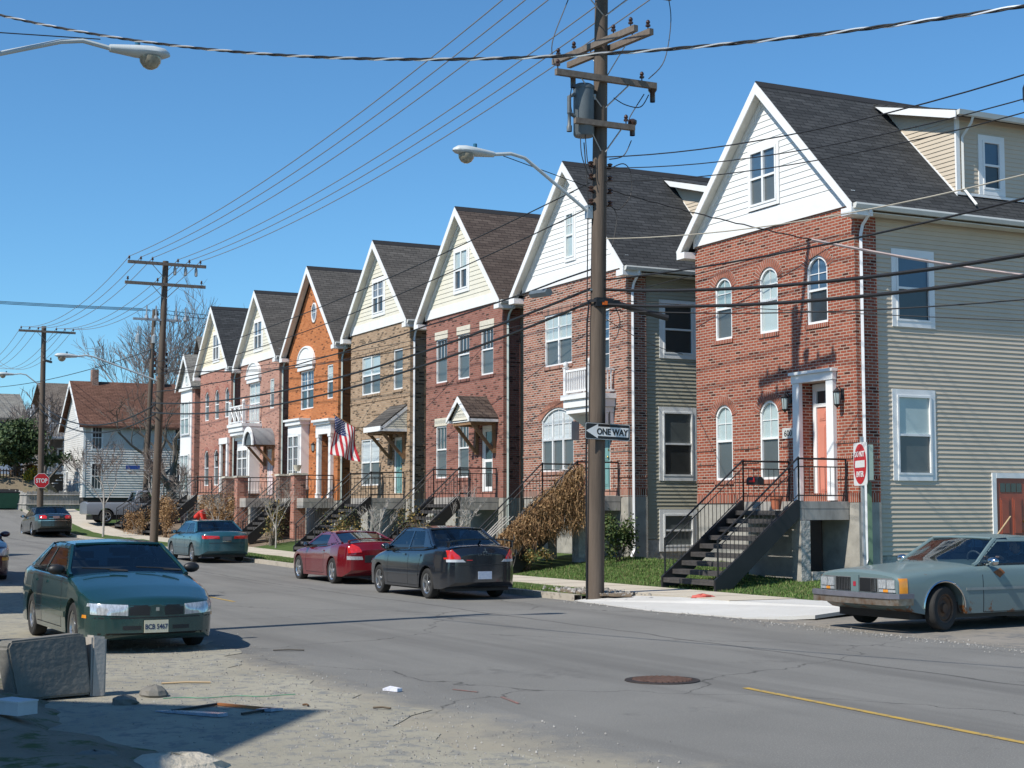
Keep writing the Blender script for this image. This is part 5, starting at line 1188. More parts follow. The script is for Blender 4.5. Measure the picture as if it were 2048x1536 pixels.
def patch(bvh, poly, axis, sgn, cell, off, mat, name, parent, smooth=True, th=.012, mirror=False, minn=0.):
    """a panel lying on a body: 2-D outline projected along axis ('x','y','z') from side sgn, with its own thickness"""
    mb = MB()
    for ms in ((1, -1) if mirror else (1,)):
        us = [p[0] for p in poly]; vs = [p[1] for p in poly]; nu = max(1, int(math.ceil((max(us) - min(us)) / cell))); nv = max(1, int(math.ceil((max(vs) - min(vs)) / cell)))
        idx = {}; V = []; F = []
        def vert(u, v):
            k = (round(u, 4), round(v, 4))
            if k in idx: return idx[k]
            if axis == 'y': o = Vector((u, 5 * sgn * ms, v)); d = Vector((0, -sgn * ms, 0))
            elif axis == 'x': o = Vector((8 * sgn, u * ms, v)); d = Vector((-sgn, 0, 0))
            else: o = Vector((u, v * ms, 5)); d = Vector((0, 0, -1))
            h = bvh.ray_cast(o, d)
            if h[0] is None:
                idx[k] = None; return None
            n = h[1] if h[1].dot(d) < 0 else -h[1]
            if minn and -n.dot(d) < minn:
                idx[k] = None; return None
            V.append((h[0] + n * off, h[0] - n * th)); idx[k] = len(V) - 1; return idx[k]
        for i in range(nu):
            for j in range(nv):
                u0 = min(us) + (max(us) - min(us)) * i / nu; u1 = min(us) + (max(us) - min(us)) * (i + 1) / nu; v0 = min(vs) + (max(vs) - min(vs)) * j / nv; v1 = min(vs) + (max(vs) - min(vs)) * (j + 1) / nv
                P = clip_poly(clip_poly(clip_poly(clip_poly(list(poly), -1, 0, -u0), 1, 0, u1), 0, -1, -v0), 0, 1, v1)
                if len(P) < 3: continue
                ids = []; bad = False
                for p in P:
                    q = vert(*p)
                    if q is None: bad = True
                    elif q not in ids: ids.append(q)
                if len(ids) >= 3 and not (bad and minn): F.append(ids)
        n0 = len(mb.v); m = len(V)
        cnt = {}
        for f in F:
            for a, b in zip(f, f[1:] + f[:1]): cnt[(a, b)] = cnt.get((a, b), 0) + 1
        fs = [list(f) for f in F]
        for (a, b) in cnt:
            if (b, a) not in cnt: fs.append([b, a, a + m, b + m])
        mb.add([v[0] for v in V] + [v[1] for v in V], fs)
    if not mb.f: return None
    return mb.build(name, mat, parent, smooth=30 if smooth else False, fix=True)

def wheel(parent, x, y, r, w, side, rim_m, spokes=5, style='spoke', steer=0):
    """wheel with its outer face towards side (+1/-1 in y)"""
    W = bpy.data.objects.new('wheel', None)
    mb = MB(); s = side; rr = r * .66
    pr = [(rr, -w * .5), (rr + .015, -w * .5), (r * .93, -w * .48), (r * .985, -w * .40), (r, -w * .2), (r, w * .2), (r * .985, w * .40), (r * .93, w * .48), (rr + .015, w * .5), (rr, w * .46), (rr - .005, -w * .5)]
    mb.lathe(pr, 28, (0, 0, 0), 'y'); t = mb.build('wheel', rubber, parent, smooth=True); t.location = (x, y, r); t.rotation_euler = (0, 0, steer)
    mb = MB(); o = w * .46 * s
    mb.lathe([(rr, o), (rr - .02, o - .01 * s), (rr - .03, o - .05 * s), (rr - .03, o - .12 * s)], 28, (0, 0, 0), 'y')
    if style == 'spoke':
        for k in range(spokes):
            a = 2 * math.pi * k / spokes + .3; da = .8 / spokes; p = []
            for (q, aa) in ((.045, -.5), (rr - .02, -da), (rr - .02, da), (.045, .5)): p.append((q * math.cos(a + aa), o - .02 * s, q * math.sin(a + aa)))
            mb.prism(p, (0, -.035 * s, 0))
        mb.lathe([(.001, o - .005 * s), (.06, o - .008 * s), (.065, o - .05 * s)], 14, (0, 0, 0), 'y')
    else:
        mb.lathe([(.001, o + .0), (.07, o - .0 * s), (.08, o - .04 * s), (.13, o - .05 * s), (.17, o - .02 * s), (rr - .02, o - .03 * s)], 24, (0, 0, 0), 'y')
    mb.build('rim', rim_m, t, smooth=True)
    mb = MB(); mb.lathe([(.001, o - .10 * s), (rr - .035, o - .10 * s)], 20, (0, 0, 0), 'y'); mb.build('brake_disc', M('wheel_well_dark', (.03, .03, .03), .8) if 'wheel_well_dark' not in bpy.data.materials else bpy.data.materials['wheel_well_dark'], t)
    return t

def car(name, label, loc, rz, sp, cat='car', group='parked cars'):
    L, W, r = sp['L'], sp['W'] / 2, sp['r']; xf = L / 2
    C = thing(name, label, cat, loc, rz, group)
    top = interp(sp['top'], .05); bot = interp(sp['bot']); wid = interp(sp.get('wid', [(0, .70), (.03, .79), (.10, .88), (.25, .94), (.6, .985), (1.2, 1), (L - 1.2, 1), (L - .6, .98), (L - .25, .94), (L - .10, .88), (L - .03, .79), (L, .70)]), .03)
    sf, sr = sp['fo'], sp['fo'] + sp['wb']; ar = r + sp.get('ag', .055)
    paint = sp['paint']
    st = sorted(set([round(L * i / 60, 4) for i in range(61)] + [round(x, 4) for c_ in (sf, sr) for x in [c_ + ar * math.cos(math.pi * k / 12) for k in range(13)]] + [.01, .03, .06, .10, .15, L - .01, L - .03, L - .06, L - .1, L - .15]))
    bowf, bowr = sp.get('bow', (.16, .12)); crown = sp.get('crown', .045); tum = sp.get('tum', .05)
    rows = []
    for s in st:
        zt = top(s); zb = bot(s); w = W * wid(s); za = zb
        for c_ in (sf, sr):
            d = abs(s - c_)
            if d < ar: za = max(za, r + math.sqrt(max(0, ar * ar - d * d)) * sp.get('af', 1.0))
        za = min(za, zt - .08); zs = zt - min(.09, (zt - za) * .4); P = []
        zm = sp.get('zm', .55)
        P.append((w * .86, za - 0.0)); 
        K = 7
        for k in range(K + 1):
            z = za + (zs - za) * k / K; y = w * (1 - tum * ((z - zm) / .4) ** 2 * (1.0 if z > zm else .55)); P.append((y, z))
        yl = P[-1][1]; ys = P[-1][0]
        P += [(ys - .018, zs + (zt - zs) * .45), (ys - .055, zs + (zt - zs) * .8), (ys - .12, zt), (w * .6, zt + crown * .55), (w * .3, zt + crown * .9), (0, zt + crown)]
        rows.append((s, P))
    def deform(s, y, z):
        x = s; q = (y / W) ** 2
        if s < .75: x += bowf * q * (1 - s / .75)
        if s > L - .75: x -= bowr * q * (1 - (L - s) / .75)
        return (xf - x, y, z)
    mb = MB(); n = len(rows[0][1])
    for sg in (1, -1):
        for s, P in rows:
            for y, z in P: mb.v.append(deform(s, y * sg, z))
    m = len(rows); o2 = m * n
    for i in range(m - 1):
        for j in range(n - 1):
            a = i * n + j; mb.f.append([a, a + n, a + n + 1, a + 1]); mb.mi.append(0); a += o2; mb.f.append([a, a + 1, a + n + 1, a + n]); mb.mi.append(0)
        a = i * n; mb.f.append([a, a + o2, a + o2 + n, a + n]); mb.mi.append(0)
    # nose and tail closures
    for i in (0, m - 1):
        s, P = rows[i]; K = 6; base = len(mb.v)
        for y, z in P:
            for k in range(-K, K + 1): mb.v.append(deform(s, y * k / K, z))
        for j in range(n - 1):
            for k in range(2 * K): a = base + j * (2 * K + 1) + k; mb.f.append([a, a + 1, a + 2 * K + 2, a + 2 * K + 1]); mb.mi.append(0)
    body = mb.build('body', paint, C, smooth=32)
    bm = bmesh.new(); bm.from_mesh(body.data); bmesh.ops.remove_doubles(bm, verts=bm.verts, dist=.0015); bmesh.ops.recalc_face_normals(bm, faces=bm.faces); bm.to_mesh(body.data)
    B = BVHTree.FromBMesh(bm); bm.free()
    try: body.data.set_sharp_from_angle(angle=R_(34))
    except Exception: pass
    # underside and wheel wells
    u = MB(); u.box(-xf + .35, xf - .35, -W * .84, W * .84, .17, .42); u.box(-xf + .6, xf - .6, -W * .80, W * .80, .42, .6); u.build('underbody', blackm, C)
    for c_ in (sf, sr):
        for sg in (1, -1):
            wheel(C, xf - c_, sg * (W - .115), r, sp.get('tw', .20), sg, sp.get('rim', alu), sp.get('spokes', 5), sp.get('wstyle', 'spoke'), sp.get('steer', 0) if c_ == sf else 0)
    # greenhouse
    g = sp['gh']   # s0 cowl, s1 windshield top, s2 roof rear, s3 backlight base, zr roof height, wb, wr
    s0, s1, s2, s3, zr = g[:5]; wb, wr = g[5] * W, g[6] * W
    roof = interp([(s0, top(s0) - .01), (s1, zr - .035), ((s1 + s2) / 2, zr), (s2, zr - .03), (s3, top(s3) - .01)], .03)
    GS = [s0 + (s3 - s0) * i / 36 for i in range(37)]; R = []
    for s in GS:
        zb = top(s) - .03; zc = max(zb + .02, roof(s)); P = []
        yy = lambda z: wb - (wb - wr) * max(0, (z - top((s0 + s3) / 2))) / (zr - top((s0 + s3) / 2))
        zs = zc - min(.07, (zc - zb) * .3)
        for k in range(6): z = zb + (zs - zb) * k / 5; P.append((yy(z), z))
        ys = P[-1][0]; P += [(ys - .015, zs + (zc - zs) * .5), (ys - .05, zs + (zc - zs) * .88), (ys - .12, zc), (wr * .5, zc + .018), (0, zc + .028)]
        R.append((s, P))
    def gd(s, y, z):
        q = (y / W) ** 2; x = s; t = (s - s0) / (s3 - s0)
        x += .16 * q * max(0, 1 - t * 2.2) - .14 * q * max(0, (t - .55) * 2.2); return (xf - x, y, z)
    mb = MB(); n = len(R[0][1]); m = len(R)
    for sg in (1, -1):
        for s, P in R:
            for y, z in P: mb.v.append(gd(s, y * sg, z))
    for i in range(m - 1):
        for j in range(n - 1): a = i * n + j; mb.f.append([a, a + n, a + n + 1, a + 1]); mb.mi.append(0); a += m * n; mb.f.append([a, a + 1, a + n + 1, a + n]); mb.mi.append(0)
    gl = mb.build('window_glass', sp.get('glass', bpy.data.materials['car_glass']), C, smooth=50)
    bm = bmesh.new(); bm.from_mesh(gl.data); bmesh.ops.remove_doubles(bm, verts=bm.verts, dist=.0015); bmesh.ops.recalc_face_normals(bm, faces=bm.faces); bm.to_mesh(gl.data); G = BVHTree.FromBMesh(bm); bm.free()
    belt = lambda s: top(s)
    # roof skin
    X = lambda s: xf - s
    rp = [(X(s1 + .02), wr * .985), (X(s1 - .05), 0), (X(s1 + .02), -wr * .985), (X(s2 - .02), -wr * .985), (X(s2 + .03), 0), (X(s2 - .02), wr * .985)]
    patch(G, rp, 'z', 1, .09, .006, paint, 'roof', C)
    # pillars and side rails, each a painted strip on the glasshouse
    def strip(p, q, w0, w1, nm='pillar', mt=None):
        d = Vector((q[0] - p[0], q[1] - p[1])); d.normalize(); nn = Vector((-d.y, d.x))
        poly = [(p[0] + nn.x * w0, p[1] + nn.y * w0), (p[0] - nn.x * w0, p[1] - nn.y * w0), (q[0] - nn.x * w1, q[1] - nn.y * w1), (q[0] + nn.x * w1, q[1] + nn.y * w1)]
        for sg in (1, -1): patch(G, poly, 'y', sg, .04, .007, mt or paint, nm, C, minn=.55)
    a0 = s0 + .15; zr2 = zr - .055
    strip((X(a0 - .04), belt(a0) + .0), (X(s1 + .05), zr2), .03, .03)
    strip((X(s1), zr2 + .0), (X(s2), zr2 + .0), .030, .030, 'roof_rail')
    for b in sp['pillars']: strip((X(b[0]), belt(b[0]) - .02), (X(b[1]), zr2), b[2], b[3], 'pillar', sp.get('pilm'))
    cp = sp['cpillar']
    for sg in (1, -1): patch(G, [(X(a), b) for a, b in cp], 'y', sg, .04, .007, paint, 'rear_pillar', C, minn=.55)
    def edge(sa, sb, back=False):
        for sg in (1, -1):
            pts = []
            for k in range(9):
                t = k / 8; s = sa + (sb - sa) * t
                z = roof(s) - .03; zb_ = top(s) - .01; z = max(z, zb_ + .005); y = wb - (wb - wr) * max(0, (z - top((s0 + s3) / 2))) / (zr - top((s0 + s3) / 2))
                pts.append(gd(s, sg * (y - .03), z + .012))
            mb = MB(); mb.path(pts, .034, 6); mb.build('windshield_pillar' if not back else 'backlight_frame', paint, C, smooth=True)
    strip((X(s0 + .34), belt(s0 + .3) + .012), (X(s3 - .40), belt(s3 - .4) + .012), .014, .014, 'window_weatherstrip', blackm)
    edge(s0 + .02, s1 + .02); edge(s3 - .02, s2 - .02, True)
    mb = MB(); mb.path([gd(s1 - .02, wr * .95 * k / 5, roof(s1 - .02) + .022 - .012 * (k / 5) ** 2) for k in range(-5, 6)], .022, 5); mb.build('windshield_header', paint, C, smooth=True)
    mb = MB(); mb.path([gd(s2 + .03, wr * .95 * k / 5, roof(s2 + .03) + .022 - .012 * (k / 5) ** 2) for k in range(-5, 6)], .022, 5); mb.build('backlight_header', paint, C, smooth=True)
    # cabin: dark deck with seats and wheel
    cab = bpy.data.materials['cabin']
    mb = MB(); zc = max(top(s) for s in (s0 + .3, (s0 + s3) / 2, s3 - .3)) + .025
    mb.box(X(s3 - .28), X(s0 + .42), -wb + .07, wb - .07, zc - .09, zc); ck = mb.build('cabin', cab, C)
    hz = min(.30, zr - zc - .10)
    for s_, ys in (((s0 + s1) / 2 + .72, (-.38, .38)), (s3 - (s3 - s2) * .9 - .05, (-.36, .36))):
        for y in ys:
            mb = MB(); mb.box(X(s_) - .05, X(s_) + .05, y - .19, y + .19, zc - .02, zc + hz * .35); mb.box(X(s_) - .04, X(s_) + .03, y - .12, y + .12, zc + hz * .35 + .03, zc + hz * .85); mb.build('seat', cab, ck)
    mb = MB(); sw = X((s0 + s1) / 2 + .30); pts = [(sw + .05 * math.sin(t), .37 + .17 * math.cos(t), zc + .02 + .15 * math.sin(t)) for t in [math.pi * k / 8 for k in range(9)]]; mb.path(pts, .014, 6); mb.build('steering_wheel', M('steering_wheel_vinyl', (.06, .07, .08), .5) if 'steering_wheel_vinyl' not in bpy.data.materials else bpy.data.materials['steering_wheel_vinyl'], ck)
    mb = MB(); mb.box(X(s1 + .02) - .0, X(s1 + .02) + .03, -.11, .11, zr - .15, zr - .08); mb.build('rear_view_mirror', blackm, ck)
    # door seams, handles, moulding, mirrors
    def line(pts, w=.006, mt=None, nm='door_seam', off=.002):
        for sg in (1, -1):
            mb = MB()
            for (a, b), (c, d) in zip(pts[:-1], pts[1:]):
                dx, dz = c - a, d - b; l = math.hypot(dx, dz); nx, nz = -dz / l * w, dx / l * w
                K = max(1, int(l / .08))
                for k in range(K):
                    q = []
                    for t, e in ((k / K, 1), (k / K, -1), ((k + 1) / K, -1), ((k + 1) / K, 1)):
                        u, v = X(a + dx * t) + nx * e * -1, b + dz * t + nz * e; h = B.ray_cast(Vector((u, 5 * sg, v)), Vector((0, -sg, 0)))
                        if h[0] is None: break
                        q.append((h[0].x, h[0].y + sg * off, h[0].z))
                    if len(q) == 4: mb.poly(q)
            if mb.f: mb.build(nm, mt or blackm, body, fix=False)
    for ds in sp['doors']: line([(ds[0], belt(ds[0]) - .04), (ds[1], .62), (ds[1], .26)])
    line([(sp['doors'][0][1], .26), (sp['doors'][-1][1], .26)])
    for s in sp['handles']:
        for sg in (1, -1): patch(B, [(X(s), .0 + sp.get('hz', .78)), (X(s + .16), sp.get('hz', .78)), (X(s + .16), sp.get('hz', .78) + .035), (X(s), sp.get('hz', .78) + .035)], 'y', sg, .08, .018, sp.get('handlem', paint), 'door_handle', C)
    if sp.get('mould'):
        z0, z1, mt = sp['mould']
        for a, b in ((sf + ar + .03, sr - ar - .03),):
            for sg in (1, -1): patch(B, [(X(a), z0), (X(b), z0), (X(b), z1), (X(a), z1)], 'y', sg, .15, .012, mt, 'side_moulding', C)
    ms = s0 + .38
    for sg in (1, -1):
        mb = MB(); y = sg * (W + .05); z = belt(ms) + .06; mb.sphere((X(ms), y, z), .07, .115, .07, 12, 8); mb.path([(X(ms), sg * (wb - .03), z - .05), (X(ms), y - sg * .04, z - .02)], .025, 6)
        mb.build('door_mirror', sp.get('mirm', blackm), C, smooth=True)
        mb = MB(); mb.lathe([(.001, -.068), (.055, -.066)], 10, (X(ms), y, z), 'x'); mb.build('mirror_glass', chrome, C)
    sp['_'] = (B, G, X, top, W)
    return C, B, X
def fpatch(C, B, poly, mat, name, sgn=1, off=.006, cell=.04, mirror=False, parent=None, minn=.32):
    if mirror:
        return [patch(B, [(y * m, z) for y, z in poly], 'x', sgn, cell, off, mat, name, parent or C, minn=minn) for m in (1, -1)]
    return patch(B, poly, 'x', sgn, cell, off, mat, name, parent or C, minn=minn)
def rect(a, b, c, d): return [(a, c), (b, c), (b, d), (a, d)]
def number_plate(C, B, y, z, s, txt, face, ink, sgn, w=.305, h=.155, tilt=0, txt_s=.085):
    hit = B.ray_cast(Vector((8 * sgn, y, z)), Vector((-sgn, 0, 0)))[0]; x = hit.x + sgn * .03
    mb = MB(); mb.box(x - .006, x + .006, y - w / 2, y + w / 2, z - h / 2, z + h / 2); p = mb.build('number_plate', face, C)
    if txt: text(txt, p, txt_s, (x + sgn * .0075, y, z - txt_s * .36), (math.pi / 2, 0, math.pi / 2 * sgn), ink, 'plate_lettering', ext=.001, sx=.82, bold=.0015)
    return p
car_glass('car_glass', (.64, .71, .73), .03); M('cabin', (.035, .04, .045), .8)

# ---- green sedan in the foreground
P_green = car_paint('dark_teal_green_paint', (.004, .050, .052), .2, dust=.2, flake=.4)
A = dict(L=4.80, W=1.73, r=.305, fo=.98, wb=2.63, paint=P_green, rim=alu, spokes=10, tw=.19,
         top=[(0, .54), (.03, .60), (.10, .645), (.6, .775), (1.30, .925), (1.7, .95), (3.6, .985), (4.0, 1.0), (4.6, .985), (4.74, .95), (4.80, .80)],
         bot=[(0, .26), (.05, .19), (.2, .15), (1.0, .19), (4.55, .2), (4.72, .26), (4.8, .34)], gh=(1.28, 2.10, 3.30, 4.05, 1.36, .93, .70),
         pillars=[(2.86, 2.80, .035, .03)], cpillar=[(3.45, .97), (4.0, .99), (3.38, 1.33), (3.15, 1.33), (3.32, 1.15)],
         doors=[(1.62, 1.60), (2.86, 2.86), (3.55, 3.40)], handles=[2.55, 3.25], mould=(.40, .47, P_green), mirm=P_green if False else blackm, bow=(.22, .12), crown=.05, hz=.80)
C, B, X = car('parked_car', 'dark green sedan parked facing the camera on the gravel, plate BCB 5467', (-21.85, 4.76, -.19), R_(1.4), A)
fpatch(C, B, [(.36, .475), (.76, .49), (.81, .51), (.81, .56), (.79, .625), (.36, .605)], clear_l, 'headlight', off=.008, mirror=True)
fpatch(C, B, [(.10, .475), (.34, .48), (.34, .60), (.13, .605), (.09, .58)], blackm, 'grille', off=.004, mirror=True)
fpatch(C, B, rect(-.022, .022, .53, .575), chrome, 'badge', off=.010)
fpatch(C, B, [(-.80, .235), (.80, .235), (.80, .26), (-.80, .26)], blackm, 'bumper_groove', off=.003, cell=.1)
fpatch(C, B, rect(.20, .42, .30, .35), blackm, 'air_intake', off=.004, mirror=True)
fpatch(C, B, [(-.84, .44), (.84, .44), (.84, .456), (-.84, .456)], blackm, 'bumper_seam', off=.003, cell=.1)
for sg in (1, -1): patch(B, [(X(.36), .44), (X(.50), .44), (X(.48), .48), (X(.36), .48)], 'y', sg, .05, .006, amber, 'side_marker', C)
number_plate(C, B, -.02, .34, 1, 'BCB 5467', M('plate_cream', (.62, .60, .50), .4, c2=(.55, .48, .28)), M('plate_blue_ink', (.01, .02, .09), .5), 1)
mb = MB()
for y0 in (-.1, .62):
    mb.path([(X(1.22), y0, 1.0), (X(1.30), y0 - .25, 1.02), (X(1.36), y0 - .55, 1.035)], .009, 4); mb.path([(X(1.20), y0 + .02, .99), (X(1.28), y0 - .2, 1.0)], .014, 4)
mb.build('windshield_wiper', blackm, C)
# ---- blue green sedan at the far kerb (seen from behind, faces -x)
P_blue = car_paint('blue_green_paint', (.018, .095, .125), .25, dust=.2, flake=.3)
T_ = dict(L=4.88, W=1.80, r=.31, fo=1.0, wb=2.69, paint=P_blue, rim=alu, spokes=8, tw=.19,
          top=[(0, .58), (.05, .68), (.15, .72), (1.25, .92), (1.7, .95), (3.7, .99), (4.1, 1.02), (4.7, 1.0), (4.84, .96), (4.88, .80)],
          bot=[(0, .34), (.06, .24), (.3, .2), (4.6, .24), (4.8, .30), (4.88, .38)], gh=(1.22, 2.02, 3.42, 4.15, 1.40, .93, .70),
          pillars=[(2.80, 2.75, .03, .03), (3.55, 3.42, .02, .02)], cpillar=[(3.72, 1.0), (4.1, 1.02), (3.5, 1.36), (3.30, 1.36), (3.62, 1.12)],
          doors=[(1.6, 1.58), (2.82, 2.82), (3.7, 3.45)], handles=[2.5, 3.3], mould=(.48, .52, P_blue), mirm=blackm, bow=(.14, .16), hz=.82)
C, B, X = car('parked_car', 'blue green sedan at the far kerb with a full width red tail light band', (-50.28, 14.06, -.05), math.pi, T_)
C.scale = (.95,) * 3
fpatch(C, B, [(.24, .79), (.90, .79), (.90, .90), (.26, .88)], red_lamp, 'tail_light', -1, .008, mirror=True); fpatch(C, B, rect(-.22, .22, .79, .885), P_blue, 'trunk_panel', -1, .006)
number_plate(C, B, 0, .80, -1, '', M('plate_dark_weathered', (.10, .12, .14), .5), blackm, -1, h=.13)
fpatch(C, B, rect(-.15, .15, .69, .72), chrome, 'plate_trim', -1, .02); fpatch(C, B, [(-.88, .64), (.88, .64), (.88, .655), (-.88, .655)], blackm, 'bumper_seam', -1, .003, cell=.1)
# ---- dark sedan farther up the street
P_dkg = car_paint('dark_green_black_paint', (.012, .022, .022), .25, dust=.25, flake=.3)
K_ = dict(T_); K_.update(L=5.25, W=1.88, paint=P_dkg, fo=1.05, wb=2.77, top=[(0, .58), (.05, .68), (.2, .74), (1.35, .93), (1.8, .97), (3.9, 1.0), (4.3, 1.03), (4.95, .99), (5.15, .93), (5.25, .78)], bot=[(0, .34), (.06, .24), (.3, .2), (4.9, .26), (5.15, .32), (5.25, .40)],
         gh=(1.3, 2.15, 3.6, 4.35, 1.42, .92, .70), cpillar=[(3.85, 1.02), (4.3, 1.03), (3.7, 1.38), (3.5, 1.38), (3.8, 1.15)], wid=[(0, .78), (.12, .90), (.6, .98), (1.4, 1), (3.8, 1), (4.6, .95), (5.05, .86), (5.25, .74)], pillars=[(2.9, 2.85, .03, .03)], doors=[(1.7, 1.68), (2.9, 2.9), (3.8, 3.5)], mould=None)
C, B, X = car('parked_car', 'dark rounded sedan with chrome tail strip parked farthest up the far kerb', (-79.4, 14.0, .33), math.pi - .0, K_)
C.rotation_euler = (0, R_(2.4), math.pi)
fpatch(C, B, [(.45, .76), (.80, .78), (.82, .92), (.50, .94), (.42, .86)], red_lamp, 'tail_light', -1, .008, mirror=True)
fpatch(C, B, rect(-.34, .34, .90, .925), chrome, 'chrome_trim', -1, .012); fpatch(C, B, rect(-.34, .34, .77, .785), chrome, 'chrome_trim', -1, .012); fpatch(C, B, [(-.88, .66), (.88, .66), (.88, .69), (-.88, .69)], chrome, 'bumper_strip', -1, .01, cell=.1)
number_plate(C, B, 0, .84, -1, '', M('plate_reddish', (.30, .20, .20), .5), blackm, -1, h=.11)
# ---- red coupe
P_red = car_paint('deep_red_paint', (.17, .004, .010), .18, dust=.06, flake=.25)
E_ = dict(L=4.49, W=1.75, r=.325, fo=.95, wb=2.56, paint=P_red, rim=M('bright_alloy', (.7, .7, .7), .2, .9), spokes=5, tw=.21, ag=.05,
          top=[(0, .50), (.05, .60), (.2, .68), (.7, .80), (1.25, .88), (1.7, .91), (3.0, .96), (3.6, 1.01), (4.2, 1.03), (4.4, .99), (4.49, .80)],
          bot=[(0, .30), (.06, .22), (.3, .17), (4.2, .2), (4.4, .28), (4.49, .36)], gh=(1.25, 2.12, 2.95, 4.02, 1.30, .92, .66),
          wid=[(0, .72), (.12, .86), (.5, .97), (.95, 1.0), (1.9, .965), (2.8, .97), (3.4, 1.01), (4.0, .98), (4.37, .88), (4.49, .76)],
          pillars=[], cpillar=[(3.02, .92), (3.98, 1.0), (3.7, 1.13), (3.0, 1.27), (2.82, 1.27)], doors=[(1.55, 1.53), (2.95, 2.85)], handles=[2.72], mould=None, mirm=blackm, bow=(.2, .2), hz=.80, crown=.05)
C, B, X = car('parked_car', 'deep red sports coupe with rear wing parked behind the charcoal sedan', (-37.25, 14.05, -.2), math.pi, E_)
C.scale = (.98,) * 3
fpatch(C, B, [(.40, .80), (.74, .78), (.80, .88), (.74, .98), (.60, 1.0), (.46, .93)], red_lamp, 'tail_light', -1, .008, mirror=True)
fpatch(C, B, [(.38, .62), (.80, .62), (.82, .71), (.40, .70)], clear_l, 'reversing_light', -1, .006, mirror=True); fpatch(C, B, rect(-.34, .34, .55, .73), blackm, 'plate_recess', -1, .003)
def wing(C, X, s, W_, z0, z1, mat, w=.14):
    mb = MB(); pts = [(X(s) - .02 * (k / 8) ** 2 * -1, W_ * k / 8, z1 - .05 * abs(k / 8) ** 3) for k in range(-8, 9)]
    for a, b in zip(pts[:-1], pts[1:]): mb.hexa([(a[0] - w / 2, a[1], a[2] - .012), (a[0] + w / 2, a[1], a[2] - .006), (b[0] + w / 2, b[1], b[2] - .006), (b[0] - w / 2, b[1], b[2] - .012), (a[0] - w / 2, a[1], a[2] + .014), (a[0] + w / 2, a[1], a[2] + .008), (b[0] + w / 2, b[1], b[2] + .008), (b[0] - w / 2, b[1], b[2] + .014)])
    for sg in (1, -1): mb.path([(X(s), sg * W_ * .98, z1 - .05), (X(s) + .02, sg * (W_ + .0), z0)], .035, 6)
    mb.build('rear_wing', mat, C, smooth=True)
wing(C, X, 4.22, .66, 1.03, 1.14, P_red)
# ---- charcoal sedan
P_char = car_paint('charcoal_blue_paint', (.010, .014, .022), .18, dust=.12, flake=.3)
N_ = dict(L=4.48, W=1.70, r=.31, fo=.86, wb=2.60, paint=P_char, rim=alu, spokes=5, tw=.195,
          top=[(0, .60), (.04, .70), (.15, .76), (1.1, .95), (1.5, .98), (3.3, 1.02), (3.7, 1.06), (4.3, 1.06), (4.43, 1.02), (4.48, .85)],
          bot=[(0, .34), (.06, .24), (.3, .2), (4.2, .22), (4.4, .28), (4.48, .36)], gh=(1.05, 1.85, 3.1, 3.82, 1.45, .94, .70),
          pillars=[(2.48, 2.42, .03, .03)], cpillar=[(3.22, 1.04), (3.78, 1.06), (3.15, 1.41), (2.95, 1.41), (3.12, 1.2)], doors=[(1.4, 1.38), (2.5, 2.5), (3.2, 3.05)], handles=[2.2, 3.0], mould=(.46, .49, P_char), mirm=P_char, bow=(.16, .13), hz=.86)
C, B, X = car('parked_car', 'charcoal sedan with rear wing parked nearest the tall pole at the far kerb', (-30.32, 13.56, -.2), math.pi, N_)
fpatch(C, B, [(.50, .82), (.80, .82), (.84, .93), (.78, 1.0), (.66, 1.03), (.60, .95), (.52, .88)], red_lamp, 'tail_light', -1, .010, mirror=True)
fpatch(C, B, [(.40, .765), (.82, .765), (.82, .818), (.46, .818)], M('clear_lower_lens', (.50, .52, .55), .15, coat=1), 'reversing_light', -1, .008, mirror=True)
number_plate(C, B, .0, .50, -1, 'DCJ 4826', M('plate_pale_blue', (.36, .42, .52), .4), M('plate_dark_ink', (.02, .02, .08), .5), -1) if False else number_plate(C, B, .0, .50, -1, '', M('plate_pale_blue', (.30, .36, .48), .4, c2=(.5, .54, .6), scale=30), blackm, -1)
text('L A N C E R', C, .06, (X(4.50) - .012, .0, .895), (math.pi / 2, 0, -math.pi / 2), chrome, 'badge_lettering', ext=.004)
mb = MB()
for k in range(3): a = math.pi / 2 + k * 2.094; q = Vector((0, math.cos(a), math.sin(a))); t = Vector((0, -math.sin(a), math.cos(a))); o_ = Vector((X(4.48) - .03, 0, .985)); mb.prism([o_, o_ + q * .03 + t * .015, o_ + q * .06, o_ + q * .03 - t * .015], (-.008, 0, 0))
mb.build('badge', chrome, C); fpatch(C, B, [(-.83, .70), (.83, .70), (.83, .712), (-.83, .712)], blackm, 'bumper_seam', -1, .003, cell=.1); fpatch(C, B, rect(.26, .38, .795, .81), M('small_red_badge', (.5, .02, .02), .4), 'badge', -1, .005)
wing(C, X, 4.30, .72, 1.06, 1.22, P_char, .16); mb = MB(); mb.path([(X(4.15), 0, 1.08), (X(4.28), 0, 1.18)], .02, 5); mb.build('wing_support', P_char, C)
